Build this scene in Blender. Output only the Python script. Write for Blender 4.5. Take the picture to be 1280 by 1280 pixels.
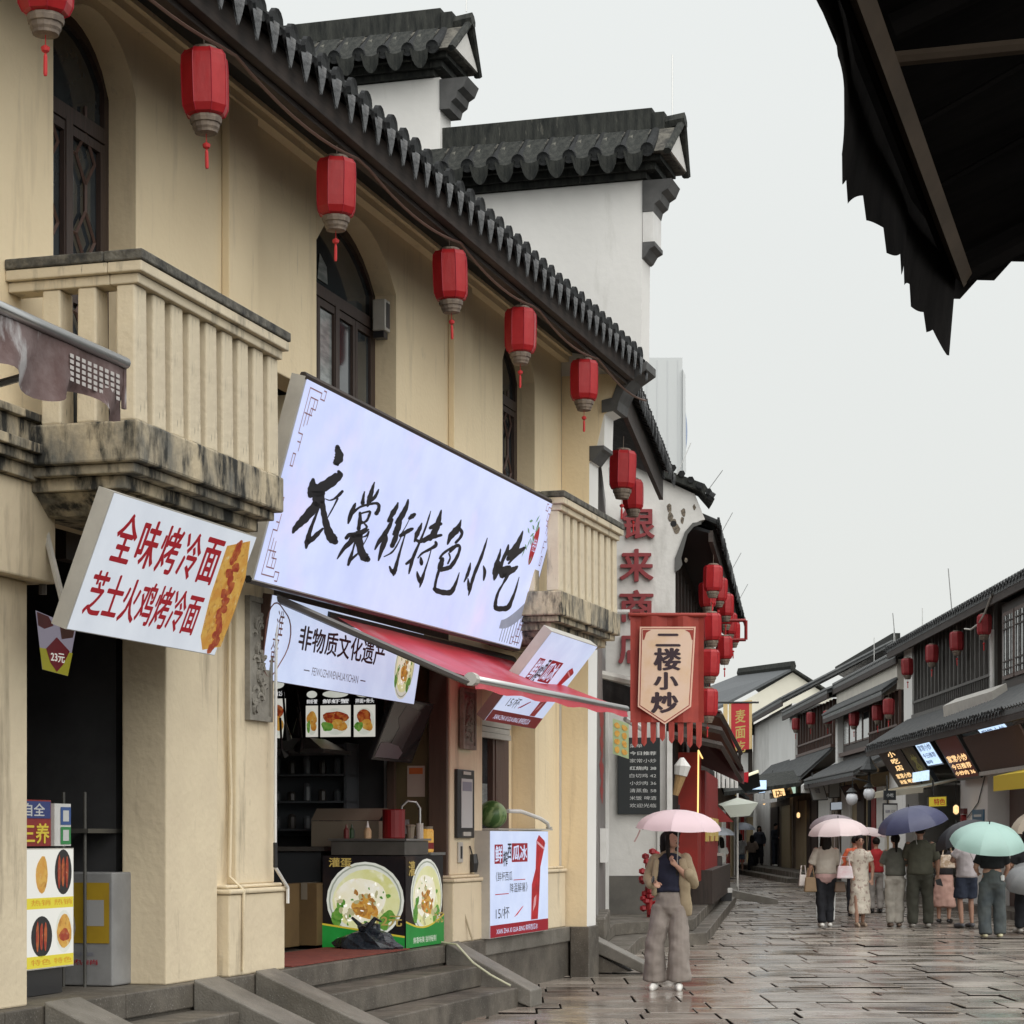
import bpy, bmesh, math, random
from mathutils import Vector, Matrix, noise
random.seed(7)
SC = bpy.context.scene
COL = SC.collection
for o in list(bpy.data.objects): bpy.data.objects.remove(o)

# ---------------------------------------------------------------- camera
cd = bpy.data.cameras.new("camera"); cam = bpy.data.objects.new("camera", cd); COL.objects.link(cam)
cam.location = (0, 0, 1.6); cam.rotation_euler = (math.radians(90), 0, 0)
cd.sensor_width = 36; cd.lens = 77.34; cd.shift_y = 0.3164; cd.clip_start = .1; cd.clip_end = 3000
SC.camera = cam

# ---------------------------------------------------------------- overcast sky and soft sun
w = bpy.data.worlds.new("World"); SC.world = w; w.use_nodes = True
nt = w.node_tree; N = nt.nodes; L = nt.links
bg = N["Background"]
sky = N.new("ShaderNodeTexSky"); sky.sky_type = 'NISHITA'; sky.sun_disc = False
sky.sun_elevation = math.radians(52); sky.sun_rotation = math.radians(150); sky.air_density = 1; sky.dust_density = 4
tc = N.new("ShaderNodeTexCoord"); sep = N.new("ShaderNodeSeparateXYZ"); L.new(tc.outputs["Generated"], sep.inputs[0])
ramp = N.new("ShaderNodeValToRGB"); L.new(sep.outputs["Z"], ramp.inputs[0])       # overcast: brighter towards the zenith
e = ramp.color_ramp.elements
e[0].position = 0.0; e[0].color = (.75, .765, .735, 1); e[1].position = 1.0; e[1].color = (1.45, 1.48, 1.50, 1)
m1 = e.new(.38); m1.color = (.81, .835, .82, 1)
nz = N.new("ShaderNodeTexNoise"); nz.inputs["Scale"].default_value = 2.2; nz.inputs["Detail"].default_value = 4
L.new(tc.outputs["Generated"], nz.inputs["Vector"])
mr = N.new("ShaderNodeMapRange"); mr.inputs[3].default_value = .965; mr.inputs[4].default_value = 1.035; L.new(nz.outputs[0], mr.inputs[0])
cl = N.new("ShaderNodeVectorMath"); cl.operation = 'SCALE'; L.new(ramp.outputs[0], cl.inputs[0]); L.new(mr.outputs[0], cl.inputs["Scale"])
sc = N.new("ShaderNodeVectorMath"); sc.operation = 'SCALE'; sc.inputs["Scale"].default_value = .006; L.new(sky.outputs[0], sc.inputs[0])
ad = N.new("ShaderNodeVectorMath"); ad.operation = 'ADD'; L.new(cl.outputs[0], ad.inputs[0]); L.new(sc.outputs[0], ad.inputs[1])
L.new(ad.outputs[0], bg.inputs["Color"]); bg.inputs["Strength"].default_value = .68
sd = bpy.data.lights.new("sun", 'SUN'); sd.energy = 1.5; sd.angle = math.radians(80); sd.color = (1, .965, .91)
so = bpy.data.objects.new("sun", sd); COL.objects.link(so)
_d = Vector((.36, -.66, .82)).normalized(); so.rotation_euler = _d.to_track_quat('Z', 'Y').to_euler(); so.location = (20, -20, 40)
vs = SC.view_settings; vs.view_transform = 'Standard'; vs.look = 'None'; vs.exposure = .58; vs.gamma = 1; vs.use_curve_mapping = False
cy = SC.cycles; cy.use_denoising = True; cy.max_bounces = 6; cy.diffuse_bounces = 3; cy.glossy_bounces = 3; cy.transmission_bounces = 4
cy.transparent_max_bounces = 6; cy.sample_clamp_indirect = 6

# ---------------------------------------------------------------- helpers
def lin(c):
    if isinstance(c, str):
        c = [int(c[i:i+2], 16) / 255 for i in (0, 2, 4)]
    else: return tuple(c)[:3]
    return tuple(x / 12.92 if x <= .04045 else ((x + .055) / 1.055) ** 2.4 for x in c)
MATS = {}
def M(name, col, col2=None, scale=4., lo=.35, hi=.65, rough=.7, metal=0., bump=0., bscale=None, stain=None, emis=0., trans=0., spec=.5,
      stretch=(1, 1, 1), detail=5., rough2=None, alpha=1., coat=0.):
    """one procedural material: two-tone noise, optional stain layers (colour, scale, lo, hi, stretch), bump"""
    if name in MATS: return MATS[name]
    m = bpy.data.materials.new(name); m.use_nodes = True; nt = m.node_tree; N = nt.nodes; L = nt.links
    b = N["Principled BSDF"]; MATS[name] = m
    emis *= .70; col = lin(col); tc = N.new("ShaderNodeTexCoord")
    def mapped(st):
        mp = N.new("ShaderNodeMapping"); mp.inputs["Scale"].default_value = st; L.new(tc.outputs["Object"], mp.inputs[0]); return mp.outputs[0]
    def fac(scale, lo, hi, st, det=5.):
        n = N.new("ShaderNodeTexNoise"); n.inputs["Scale"].default_value = scale; n.inputs["Detail"].default_value = det
        n.inputs["Roughness"].default_value = .62
        L.new(mapped(st), n.inputs["Vector"])
        r = N.new("ShaderNodeMapRange"); r.inputs[1].default_value = lo; r.inputs[2].default_value = hi; L.new(n.outputs[0], r.inputs[0]); return r.outputs[0]
    out = None
    if col2 is not None:
        f = fac(scale, lo, hi, stretch, detail)
        mx = N.new("ShaderNodeMix"); mx.data_type = 'RGBA'; mx.inputs[6].default_value = (*col, 1); mx.inputs[7].default_value = (*lin(col2), 1)
        L.new(f, mx.inputs[0]); out = mx.outputs[2]
        if rough2 is not None:
            rr = N.new("ShaderNodeMapRange"); rr.inputs[3].default_value = rough; rr.inputs[4].default_value = rough2; L.new(f, rr.inputs[0]); L.new(rr.outputs[0], b.inputs["Roughness"])
    for s in (stain or []):
        f = fac(s[1], s[2], s[3], s[4] if len(s) > 4 else (1, 1, 1), 7.)
        mx = N.new("ShaderNodeMix"); mx.data_type = 'RGBA'; mx.inputs[7].default_value = (*lin(s[0]), 1)
        if out: L.new(out, mx.inputs[6])
        else: mx.inputs[6].default_value = (*col, 1)
        L.new(f, mx.inputs[0]); out = mx.outputs[2]
    if out: L.new(out, b.inputs["Base Color"])
    else: b.inputs["Base Color"].default_value = (*col, 1)
    if rough2 is None or col2 is None: b.inputs["Roughness"].default_value = rough
    b.inputs["Metallic"].default_value = metal; b.inputs["Specular IOR Level"].default_value = spec
    b.inputs["Coat Weight"].default_value = coat
    if emis:
        b.inputs["Emission Strength"].default_value = emis
        if out: L.new(out, b.inputs["Emission Color"])
        else: b.inputs["Emission Color"].default_value = (*col, 1)
        if emis > .1: b.inputs["Base Color"].default_value = (*[x * .35 for x in col], 1)
        if out and emis > .15:
            for l in list(b.inputs["Base Color"].links): L.remove(l)
    if bump:
        n = N.new("ShaderNodeTexNoise"); n.inputs["Scale"].default_value = bscale or scale * 3; n.inputs["Detail"].default_value = 6
        L.new(mapped(stretch), n.inputs["Vector"])
        bp = N.new("ShaderNodeBump"); bp.inputs["Strength"].default_value = 1; bp.inputs["Distance"].default_value = bump
        L.new(n.outputs[0], bp.inputs["Height"]); L.new(bp.outputs[0], b.inputs["Normal"])
    if trans:
        o = [x for x in N if x.type == 'OUTPUT_MATERIAL'][0]
        t = N.new("ShaderNodeBsdfTranslucent"); t.inputs[0].default_value = (*col, 1)
        ms = N.new("ShaderNodeMixShader"); ms.inputs[0].default_value = trans
        L.new(b.outputs[0], ms.inputs[1]); L.new(t.outputs[0], ms.inputs[2]); L.new(ms.outputs[0], o.inputs[0])
    return m

class Fr:
    """street-side frame: s runs along a facade, d outwards from it, z up"""
    def __init__(f, ang, side, c):
        f.u = (math.sin(ang), math.cos(ang)); f.n = (math.cos(ang) * side, -math.sin(ang) * side); f.c = c
    def __call__(f, s, d, z):
        q = f.c + d; return (f.u[0] * s + f.n[0] * q, f.u[1] * s + f.n[1] * q, z)
A = Fr(math.radians(16.604), 1, -6.63)          # near cream building
B = Fr(math.radians(7.5), 1, -2.149)            # second building beyond the white gable
Cc = Fr(math.radians(3.549), 1, -.673)          # short facade between them
R = Fr(math.radians(.9375), -1, -9.35)          # right-hand row
ID = lambda x, y, z: (x, y, z)
ANG_A = math.atan2(A.u[1], A.u[0]); ANG_B = math.atan2(B.u[1], B.u[0]); ANG_R = math.atan2(R.u[1], R.u[0])

class MB:
    def __init__(s, f=ID): s.v = []; s.fc = []; s.mi = []; s.f = f; s.m = 0
    def pt(s, p): s.v.append(tuple(s.f(*p))); return len(s.v) - 1
    def face(s, idx): s.fc.append(tuple(idx)); s.mi.append(s.m)
    def poly(s, pts): s.face([s.pt(p) for p in pts]); return s
    def box(s, a0, a1, b0, b1, c0, c1):
        i = [s.pt(p) for p in ((a0,b0,c0),(a1,b0,c0),(a1,b1,c0),(a0,b1,c0),(a0,b0,c1),(a1,b0,c1),(a1,b1,c1),(a0,b1,c1))]
        for q in ((0,3,2,1),(4,5,6,7),(0,1,5,4),(1,2,6,5),(2,3,7,6),(3,0,4,7)): s.face([i[k] for k in q])
        return s
    def hexa(s, bot, top):
        n = len(bot); i = [s.pt(p) for p in bot]; j = [s.pt(p) for p in top]
        s.face(i[::-1]); s.face(j)
        for k in range(n): s.face((i[k], i[(k+1) % n], j[(k+1) % n], j[k]))
        return s
    def prism(s, prof, a0, a1, ax=0):
        """profile polygon swept along axis ax (0: s, 1: d, 2: z)"""
        def mk(a, p): return (a, p[0], p[1]) if ax == 0 else ((p[0], a, p[1]) if ax == 1 else (p[0], p[1], a))
        return s.hexa([mk(a0, p) for p in prof], [mk(a1, p) for p in prof])
    def tube(s, pts, r, n=8, cap=True):
        pts = [Vector(s.f(*p)) for p in pts]; rr = r if isinstance(r, (list, tuple)) else [r] * len(pts); f0 = s.f; s.f = ID
        rings = []; up = None
        for k, p in enumerate(pts):
            t = (pts[min(k+1, len(pts)-1)] - pts[max(k-1, 0)])
            t = t.normalized() if t.length > 1e-9 else Vector((0, 0, 1))
            if up is None: up = Vector((0, 0, 1)) if abs(t.z) < .9 else Vector((1, 0, 0))
            a = t.cross(up); a = a.normalized() if a.length > 1e-6 else t.orthogonal().normalized(); b = a.cross(t).normalized(); up = b
            ra, rb = rr[k] if isinstance(rr[k], (tuple, list)) else (rr[k], rr[k])
            rings.append([s.pt(p + a * ra * math.cos(2*math.pi*j/n) + b * rb * math.sin(2*math.pi*j/n)) for j in range(n)])
        for x, y in zip(rings, rings[1:]):
            for j in range(n): s.face((x[j], x[(j+1) % n], y[(j+1) % n], y[j]))
        if cap: s.face(rings[0][::-1]); s.face(rings[-1])
        s.f = f0; return s
    def lathe(s, c, prof, n=16, ang0=0., sc=(1, 1)):
        rings = []
        for r, z in prof:
            rings.append([s.pt((c[0] + sc[0]*r*math.cos(ang0+2*math.pi*j/n), c[1] + sc[1]*r*math.sin(ang0+2*math.pi*j/n), c[2] + z)) for j in range(n)])
        for x, y in zip(rings, rings[1:]):
            for j in range(n): s.face((x[j], x[(j+1) % n], y[(j+1) % n], y[j]))
        s.face(rings[0][::-1]); s.face(rings[-1]); return s
    def flat(s, glyph, O, ex, ey, sx=1., sy=1., dx=0., dy=0., lift=None):
        """flat print: 2-D outline (verts, faces) laid on the plane O, ex, ey"""
        f0 = s.f; s.f = ID; O = Vector(O); ex = Vector(ex); ey = Vector(ey)
        if lift is not None: O = O + lift
        base = len(s.v)
        nn = ex.cross(ey).normalized()
        for v in glyph[0]: s.pt(O + ex * (v[0] * sx + dx) + ey * (v[1] * sy + dy) + (nn * v[2] if len(v) > 2 else Vector((0, 0, 0))))
        for fc in glyph[1]: s.face([base + k for k in fc])
        s.f = f0; return s

MW = {}
def link(o, parent=None, label=None, cat=None, group=None, kind=None):
    COL.objects.link(o)
    if parent is not None: o.parent = parent
    if label: o['label'] = label
    if cat: o['category'] = cat
    if group: o['group'] = group
    if kind: o['kind'] = kind
    return o
def thing(name, label, cat, loc=(0, 0, 0), rz=0., group=None):
    o = bpy.data.objects.new(name, None); o.empty_display_size = .2; o.location = loc; o.rotation_euler = (0, 0, rz)
    MW[o.name] = Matrix.Translation(Vector(loc)) @ Matrix.Rotation(rz, 4, 'Z')
    return link(o, None, label, cat, group)
def obj(name, mb, mat, parent=None, label=None, cat=None, group=None, kind=None, bevel=0., smooth=False, local=False, recalc=True, origin=None):
    if parent is not None and kind is None and any(w in name for w in ("text", "lettering", "writing", "ornament", "letters", "band", "title", "lines", "highlight", "bamboo", "pagoda", "emblem", "paper_cut", "print", "petal", "flaked")): kind = "stuff"
    me = bpy.data.meshes.new(name)
    o = bpy.data.objects.new(name, me)
    W = Matrix.Identity(4)
    if parent is not None:
        W = MW[parent.name].copy()
        if origin is not None and not local:
            W2 = Matrix.Translation(Vector(origin)) @ W.to_3x3().to_4x4(); o.matrix_local = W.inverted() @ W2; W = W2
    elif not local:
        xs = [v[0] for v in mb.v]; ys = [v[1] for v in mb.v]; zs = [v[2] for v in mb.v]
        loc = Vector(origin) if origin is not None else Vector(((min(xs)+max(xs))/2, (min(ys)+max(ys))/2, min(zs)))
        o.location = loc; W = Matrix.Translation(loc)
    MW[o.name] = W
    Wi = Matrix.Identity(4) if local else W.inverted()
    me.from_pydata([tuple(Wi @ Vector(v)) for v in mb.v], [], mb.fc)
    for m_ in (mat if isinstance(mat, (list, tuple)) else [mat]): me.materials.append(m_)
    me.polygons.foreach_set('material_index', mb.mi)
    if smooth: me.polygons.foreach_set('use_smooth', [True] * len(me.polygons))
    me.update()
    if recalc:
        bm = bmesh.new(); bm.from_mesh(me); bmesh.ops.recalc_face_normals(bm, faces=bm.faces); bm.to_mesh(me); bm.free()
    if bevel:
        md = o.modifiers.new("bevel", 'BEVEL'); md.width = bevel; md.segments = 2; md.limit_method = 'ANGLE'; md.angle_limit = math.radians(40)
    return link(o, parent, label, cat, group, kind)
def dup(o, parent=None):
    """copy a thing with copies of its parts and sub-parts, mesh data shared"""
    c = o.copy(); COL.objects.link(c)
    if parent is not None: c.parent = parent
    for ch in KIDS.get(o.name, []): dup(ch, c)
    return c
KIDS = {}
def kids(o):
    KIDS.clear()
    for x in bpy.data.objects:
        if x.parent: KIDS.setdefault(x.parent.name, []).append(x)
def place(proto, loc, rz, label, used, scale=None):
    """first call moves the prototype itself, later ones copy it"""
    o = proto if not used else dup(proto)
    o.location = loc; o.rotation_euler = (random.uniform(-.03, .03), random.uniform(-.03, .03), rz); o['label'] = label
    if scale: o.scale = (scale,) * 3
    return o
def inst(name, src, parent, mat4=None, loc=None, rz=0.):
    """a further piece sharing the mesh of src"""
    c = bpy.data.objects.new(name, src.data); COL.objects.link(c); c.parent = parent
    for md in src.modifiers:
        n = c.modifiers.new(md.name, md.type)
        if md.type == 'BEVEL': n.width = md.width; n.segments = md.segments; n.limit_method = md.limit_method; n.angle_limit = md.angle_limit
    if mat4 is not None: c.matrix_local = mat4
    else: c.location = loc; c.rotation_euler = (0, 0, rz)
    return c

# lettering: every line of text is turned into flat outlines before anything else is built
TEXTS = """味|全|烤|冷|面|全味烤冷面|芝士火鸡烤冷面|非物质文化遗产|FEIWUZHIWENHUAYICHAN|淮|蛋|鲜|榨|西|瓜冰|《鲜杯西瓜|降温解暑》|15/杯|XIAN ZHA XI GUA BING 鲜榨西瓜冰|二|楼|小|炒|银|来|商|店|自全|三养|鲜香味美|鲜香味美 独特秘制|12元|灌蛋|2元|灌|23元|热销|麦|面馆|吃|菜单|今日推荐|家常小炒|红烧肉 38|白切鸡 42|小炒肉 36|清蒸鱼 58|米饭 啤酒|欢迎光临|鲜虾蟹|拌面+骨头|鸡排+2|招牌 12元|饮品|水果|小吃|特色|茶|咖啡|杯|印章|豆腐""".split("|")
GL = {}
def _glyphs():
    tmp = []
    for t in TEXTS:
        for bold in (0, 1):
            c = bpy.data.curves.new("t", 'FONT'); c.body = t; c.resolution_u = 3
            o = bpy.data.objects.new("t", c); COL.objects.link(o); tmp.append((t, bold, o, c))
    dg = bpy.context.evaluated_depsgraph_get()
    for t, bold, o, c in tmp:
        me = bpy.data.meshes.new_from_object(o.evaluated_get(dg))
        vs_ = [(v.co.x, v.co.y) for v in me.vertices]; fs = [tuple(p.vertices) for p in me.polygons]
        x0 = min(v[0] for v in vs_); x1 = max(v[0] for v in vs_); y0 = min(v[1] for v in vs_); y1 = max(v[1] for v in vs_)
        if bold:                                    # heavier weight: shifted copies a hair above each other
            b_ = .026; vv = []; ff = []
            for q, (dx, dy) in enumerate(((0, 0), (b_, 0), (-b_, 0), (0, b_*.6), (0, -b_*.6), (b_*.7, b_*.5), (-b_*.7, -b_*.5))):
                n0 = len(vv); vv += [(x+dx, y+dy, .00012*q) for x, y in vs_]; ff += [tuple(k+n0 for k in f) for f in fs]
            x0 -= b_; x1 += b_; y0 -= b_; y1 += b_; GL[(t, 1)] = ([((x-x0)/(x1-x0), (y-y0)/(y1-y0), z) for x, y, z in vv], ff)
        else: GL[(t, 0)] = ([((x-x0)/(x1-x0), (y-y0)/(y1-y0)) for x, y in vs_], fs)   # unit box
        bpy.data.meshes.remove(me)
    for t, bold, o, c in tmp: bpy.data.objects.remove(o); bpy.data.curves.remove(c)
_glyphs()
def disc(n=24): return ([(math.cos(2*math.pi*k/n), math.sin(2*math.pi*k/n)) for k in range(n)], [tuple(range(n))])
DISC = disc()
def blobby(n=22, amp=.15, seed=1):
    r = random.Random(seed); ph = [r.uniform(0, 6.3) for _ in range(4)]
    return ([((1+amp*sum(math.sin((k+2)*2*math.pi*j/n+ph[k])/(k+1) for k in range(4))/1.6)*math.cos(2*math.pi*j/n),
              (1+amp*sum(math.sin((k+2)*2*math.pi*j/n+ph[k])/(k+1) for k in range(4))/1.6)*math.sin(2*math.pi*j/n)) for j in range(n)], [tuple(range(n))])
RECT = ([(0, 0), (1, 0), (1, 1), (0, 1)], [(0, 1, 2, 3)])
class Plane:
    """a flat board: origin bottom left, ex along its width, ey up its height (full-length vectors)"""
    def __init__(p, O, BR, TL, thick=.1):
        p.O = Vector(O); p.ex = Vector(BR) - p.O; p.ey = Vector(TL) - p.O; p.n = p.ex.cross(p.ey).normalized(); p.t = thick; p.k = 0
    def body(p, mb):
        a = [p.O, p.O+p.ex, p.O+p.ex+p.ey, p.O+p.ey]; f0 = mb.f; mb.f = ID; mb.hexa([v - p.n*p.t for v in a], a); mb.f = f0; return mb
    def frame(p, mb, w, out=.012):
        f0 = mb.f; mb.f = ID; W = p.ex.length; Hh = p.ey.length; x = p.ex.normalized(); y = p.ey.normalized()
        for (u0, u1, v0, v1) in ((0, W, -w*.0, w), (0, W, Hh-w, Hh), (0, w, w, Hh-w), (W-w, W, w, Hh-w)):
            q = [p.O+x*u0+y*v0, p.O+x*u1+y*v0, p.O+x*u1+y*v1, p.O+x*u0+y*v1]; mb.hexa([v - p.n*.01 for v in q], [v + p.n*out for v in q])
        mb.f = f0; return mb
    def put(p, mb, g, u0, v0, u1, v1, k=1, m=None):
        if m is not None: mb.m = m
        if isinstance(g, str): g = GL[(g, 0)]
        return mb.flat(g, p.O + p.n*(.003+.0012*k), p.ex, p.ey, u1-u0, v1-v0, u0, v0)
    def ell(p, mb, u, v, ru, rv, k=1, m=None, g=DISC):
        if m is not None: mb.m = m
        return mb.flat(g, p.O + p.n*(.003+.0012*k), p.ex, p.ey, ru, rv, u, v)
# ---------------------------------------------------------------- materials
G = [("4a3f30", 2.2, .56, .74, (1, 1, .35)), ("8a7a5c", 6., .6, .8, (2.5, 2.5, .25))]
trimg = M('trim_grey', (.11, .11, .108), (.07, .07, .07), scale=4, rough=.8)
tilefar = M('roof_tile_painted_sheen', (.055, .06, .062), (.10, .105, .105), scale=6, rough=.42, rough2=.6, bump=.004)  # wet tiles of the right row, sky sheen and haze put into paler grey
cream = M("cream_stucco", (.85, .71, .48), (.80, .66, .44), scale=1.3, rough=.85, bump=.004, bscale=22, stain=[((.60, .49, .33), 2.6, .56, .85, (2.2, 2.2, .3)), ((.40, .32, .21), 4., .62, .84, (3, 3, .22)), ((.30, .25, .18), 1.4, .66, .85, (1, 1, .8))])
cream_low = M("cream_stucco_grubby", (.76, .65, .46), (.68, .575, .41), scale=1.6, rough=.85, bump=.006, bscale=16, stain=[((.30, .245, .17), 2.0, .56, .78, (2.6, 2.6, .4)), ((.22, .18, .12), 7., .68, .82, (2, 2, .5))])
balm = M("baluster_render", (.68, .59, .43), (.58, .50, .37), scale=2.2, rough=.88, bump=.006, bscale=18, stain=[((.20, .18, .14), 2.6, .54, .74, (2.5, 2.5, .55)), ((.06, .058, .05), 7., .66, .76, (3, 3, .5))])
weath = M("weathered_render", (.56, .47, .32), (.46, .385, .27), scale=2, rough=.9, bump=.01, bscale=14, stain=[((.15, .145, .125), 1.8, .40, .60, (1.4, 1.4, .8)), ((.025, .025, .022), 5., .47, .62, (1.5, 1.5, .5))])
lichen = M("lichen_concrete", (.045, .042, .036), (.16, .15, .125), scale=9, rough=.9, bump=.012, bscale=30, stain=[((.03, .03, .028), 5., .52, .66)])
plaster = M("white_plaster", (.80, .79, .76), (.74, .73, .70), scale=.8, rough=.85, bump=.003, bscale=12, stain=[((.52, .51, .47), 1.6, .62, .85, (1.6, 1.6, .35)), ((.42, .41, .38), 6., .7, .85, (2, 2, .3))])
oldplaster = M("old_plaster", (.72, .71, .68), (.60, .59, .56), scale=1.2, rough=.9, bump=.006, bscale=12, stain=[((.42, .41, .38), 1.8, .56, .8, (1.5, 1.5, .4)), ((.19, .18, .16), 4.5, .68, .78, (2, 2, .5))])
greyb = M("grey_brick_render", (.30, .30, .29), (.22, .22, .215), scale=5, rough=.85, bump=.004)
tile = M("dark_roof_tile", (.010, .011, .012), (.032, .034, .034), scale=9, rough=.6, rough2=.8, spec=.2, bump=.006, bscale=30, stain=[((.12, .12, .105), 7., .64, .78)])
tilehi = M("wet_drip_tile", (.070, .072, .074), (.014, .015, .016), scale=14, lo=.42, hi=.6, rough=.3, rough2=.6, bump=.005, bscale=40, stain=[((.30, .30, .28), 16., .62, .74)])
coping = M("coping_dark", (.013, .015, .014), (.045, .047, .041), scale=5, rough=.8, bump=.008, bscale=24, stretch=(3, 3, .6), stain=[((.16, .155, .13), 5., .62, .74, (2, 2, .5))], spec=.3)
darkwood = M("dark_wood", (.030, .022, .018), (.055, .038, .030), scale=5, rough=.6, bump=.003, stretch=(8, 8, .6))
brownwood = M("brown_wood", (.075, .040, .030), (.11, .06, .045), scale=5, rough=.55, bump=.003, stretch=(8, 8, .6))
greywood = M("grey_wood", (.15, .145, .135), (.075, .07, .065), scale=6, rough=.7, bump=.003, stretch=(8, 8, .5))
fascia = M("fascia_board", (.060, .045, .038), (.032, .025, .022), scale=3, rough=.75, bump=.004, stretch=(.6, .6, 6))
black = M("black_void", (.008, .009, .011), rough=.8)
blackp = M("black_plastic", (.018, .018, .02), rough=.35)
granite = M("granite_step", (.150, .132, .108), (.080, .070, .056), scale=3, rough=.42, rough2=.75, bump=.004, bscale=60, stain=[((.05, .043, .034), 1.3, .48, .70), ((.30, .28, .25), 60., .6, .7)])
granite_l = M("granite_cheek", (.20, .185, .16), (.12, .11, .092), scale=3, rough=.5, bump=.004, bscale=60, stain=[((.10, .095, .085), 1.7, .55, .72), ((.36, .355, .33), 90., .62, .7)])
redsilk = M("lantern_silk", (.56, .030, .034), (.40, .016, .020), scale=7, rough=.38, bump=.003, bscale=20, stretch=(1, 1, .5), trans=.22)
redsilk_old = M("lantern_silk_faded", (.36, .045, .045), (.26, .02, .025), scale=7, rough=.5, bump=.003, trans=.2)
gauze = M("lantern_collar", (.24, .19, .145), (.13, .10, .08), scale=14, rough=.7)
tassel = M("tassel_red", (.52, .03, .03), rough=.7)
steel = M("steel", (.55, .55, .54), rough=.3, metal=.9)
alu = M("painted_aluminium", (.52, .50, .45), (.44, .42, .38), scale=5, rough=.5)
greybar = M("grey_bar", (.13, .12, .115), rough=.45)
whitep = M("white_paint", (.78, .77, .75), (.66, .65, .62), scale=3, rough=.5)
signwhite = M("lit_sign_white", (.60, .66, .93), (.50, .56, .84), scale=1.7, rough=.4, emis=.90, stain=[((.72, .63, .86), .9, .55, .8)])
signwhite2 = M("lit_sign_cool", (.60, .68, .88), (.50, .58, .80), scale=2.5, rough=.4, emis=.85)
signcold = M("sign_face_white", (.80, .85, .92), (.70, .75, .83), scale=3, rough=.4, emis=.62, stretch=(1, 1, .4))
ink = M("ink_black", (.010, .009, .014), rough=.5)
inkg = M("ink_grey", (.22, .22, .27), rough=.6)
signred = M("print_red", (.50, .006, .020), rough=.5, emis=.05)
signred2 = M("print_crimson", (.36, .004, .02), rough=.5, emis=.04)
signpink = M("print_pink", (.75, .38, .42), rough=.5, emis=.1)
redpaint = M("red_paint", (.30, .022, .020), (.24, .016, .016), scale=5, rough=.5)
redlet = M("red_letter_metal", (.26, .030, .034), (.21, .022, .028), scale=8, rough=.45)
bannerred = M("banner_red", (.38, .048, .030), (.32, .035, .024), scale=5, rough=.6, bump=.004, bscale=6)
bannercream = M("banner_cream", (.84, .62, .48), (.80, .55, .34), scale=5, lo=.45, hi=.75, rough=.7)
bannerline = M("banner_line", (.85, .55, .42), rough=.6)
gold = M("gold_print", (.75, .55, .16), rough=.4, emis=.25)
yellow = M("yellow_print", (.85, .66, .06), rough=.5, emis=.35)
green = M("green_print", (.02, .30, .05), (.01, .22, .03), scale=5, rough=.5, emis=.45)
platew = M("plate_white", (.86, .87, .80), (.70, .73, .62), scale=6, rough=.4, emis=.55)
broth = M("food_egg", (.86, .86, .52), (.66, .66, .22), scale=4, rough=.5, emis=.55, stain=[((.94, .93, .72), 9., .56, .7)])
eggw = M("food_white", (.93, .90, .78), (.86, .80, .52), scale=7, rough=.5, emis=.6, stain=[((.80, .60, .22), 6., .60, .76), ((.98, .97, .92), 15., .55, .68)])
golden = M("food_golden", (.85, .50, .10), (.70, .28, .04), scale=11, lo=.4, hi=.6, rough=.5, emis=.42, stain=[((.30, .07, .01), 26., .54, .68), ((.95, .80, .42), 19., .58, .70)])
sausage = M("food_red", (.45, .05, .02), (.72, .22, .05), scale=18, lo=.45, hi=.6, rough=.4, emis=.35, stain=[((.14, .01, .005), 30., .55, .68), ((.90, .62, .35), 40., .62, .72)])
leaf = M("food_green", (.10, .38, .04), (.35, .60, .12), scale=22, rough=.5, emis=.35, stain=[((.02, .12, .01), 30., .52, .64)])
awnred = M("awning_red_sheet", (.74, .07, .10), (.58, .04, .07), scale=1.3, rough=.35, bump=.01, bscale=3, trans=.28, stretch=(1, 1, 3), stain=[((.68, .28, .34), 1.5, .55, .75)])
awnmaroon = M("awning_maroon", (.10, .055, .05), (.17, .12, .115), scale=3.5, lo=.42, hi=.6, rough=.7, bump=.01, stain=[((.42, .40, .40), 3., .55, .62, (1, 1, .4))])
awnblack = M("awning_black", (.014, .013, .013), (.030, .027, .026), scale=2.2, stretch=(3, .6, 1), rough=1., bump=.003, spec=.05)
awnbar = M("awning_bar_bronze", (.20, .15, .11), (.15, .115, .085), scale=5, rough=.75, spec=.2)
glass = M("window_glass_dark", (.02, .025, .03), (.07, .08, .085), scale=1.2, rough=.06, spec=.8)
glassl = M("window_glass_pale", (.34, .36, .35), (.20, .22, .22), scale=4, lo=.4, hi=.6, rough=.15, spec=.8, stretch=(1, 1, 4))
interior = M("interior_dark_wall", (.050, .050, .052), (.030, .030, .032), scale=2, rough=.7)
olive = M("olive_panel", (.125, .10, .045), (.085, .07, .035), scale=2, rough=.5)
jamb = M("brown_jamb", (.095, .062, .045), (.075, .048, .036), scale=3, rough=.5, stretch=(6, 6, .6))
steeld = M("counter_steel", (.10, .095, .085), (.07, .068, .06), scale=4, rough=.4)
card = M("cardboard", (.15, .095, .035), (.12, .075, .03), scale=4, rough=.85)
card2 = M("cardboard_pale", (.22, .19, .14), rough=.85)
bucket = M("bucket_red", (.20, .008, .010), rough=.4)
mat_red = M("red_mat", (.24, .055, .035), (.17, .04, .03), scale=9, rough=.9, bump=.004)
carve = M("carved_stone", (.30, .28, .24), (.19, .175, .15), scale=7, rough=.85, bump=.008)
melon = M("watermelon_skin", (.05, .13, .03), (.22, .33, .13), scale=2.2, lo=.46, hi=.54, rough=.35, stretch=(3.6, 3.6, .5))
yellowcab = M("yellow_cabinet", (.46, .30, .02), (.38, .24, .02), scale=3, rough=.5)
greycab = M("grey_cabinet", (.30, .30, .30), (.22, .22, .22), scale=3, rough=.6)
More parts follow.
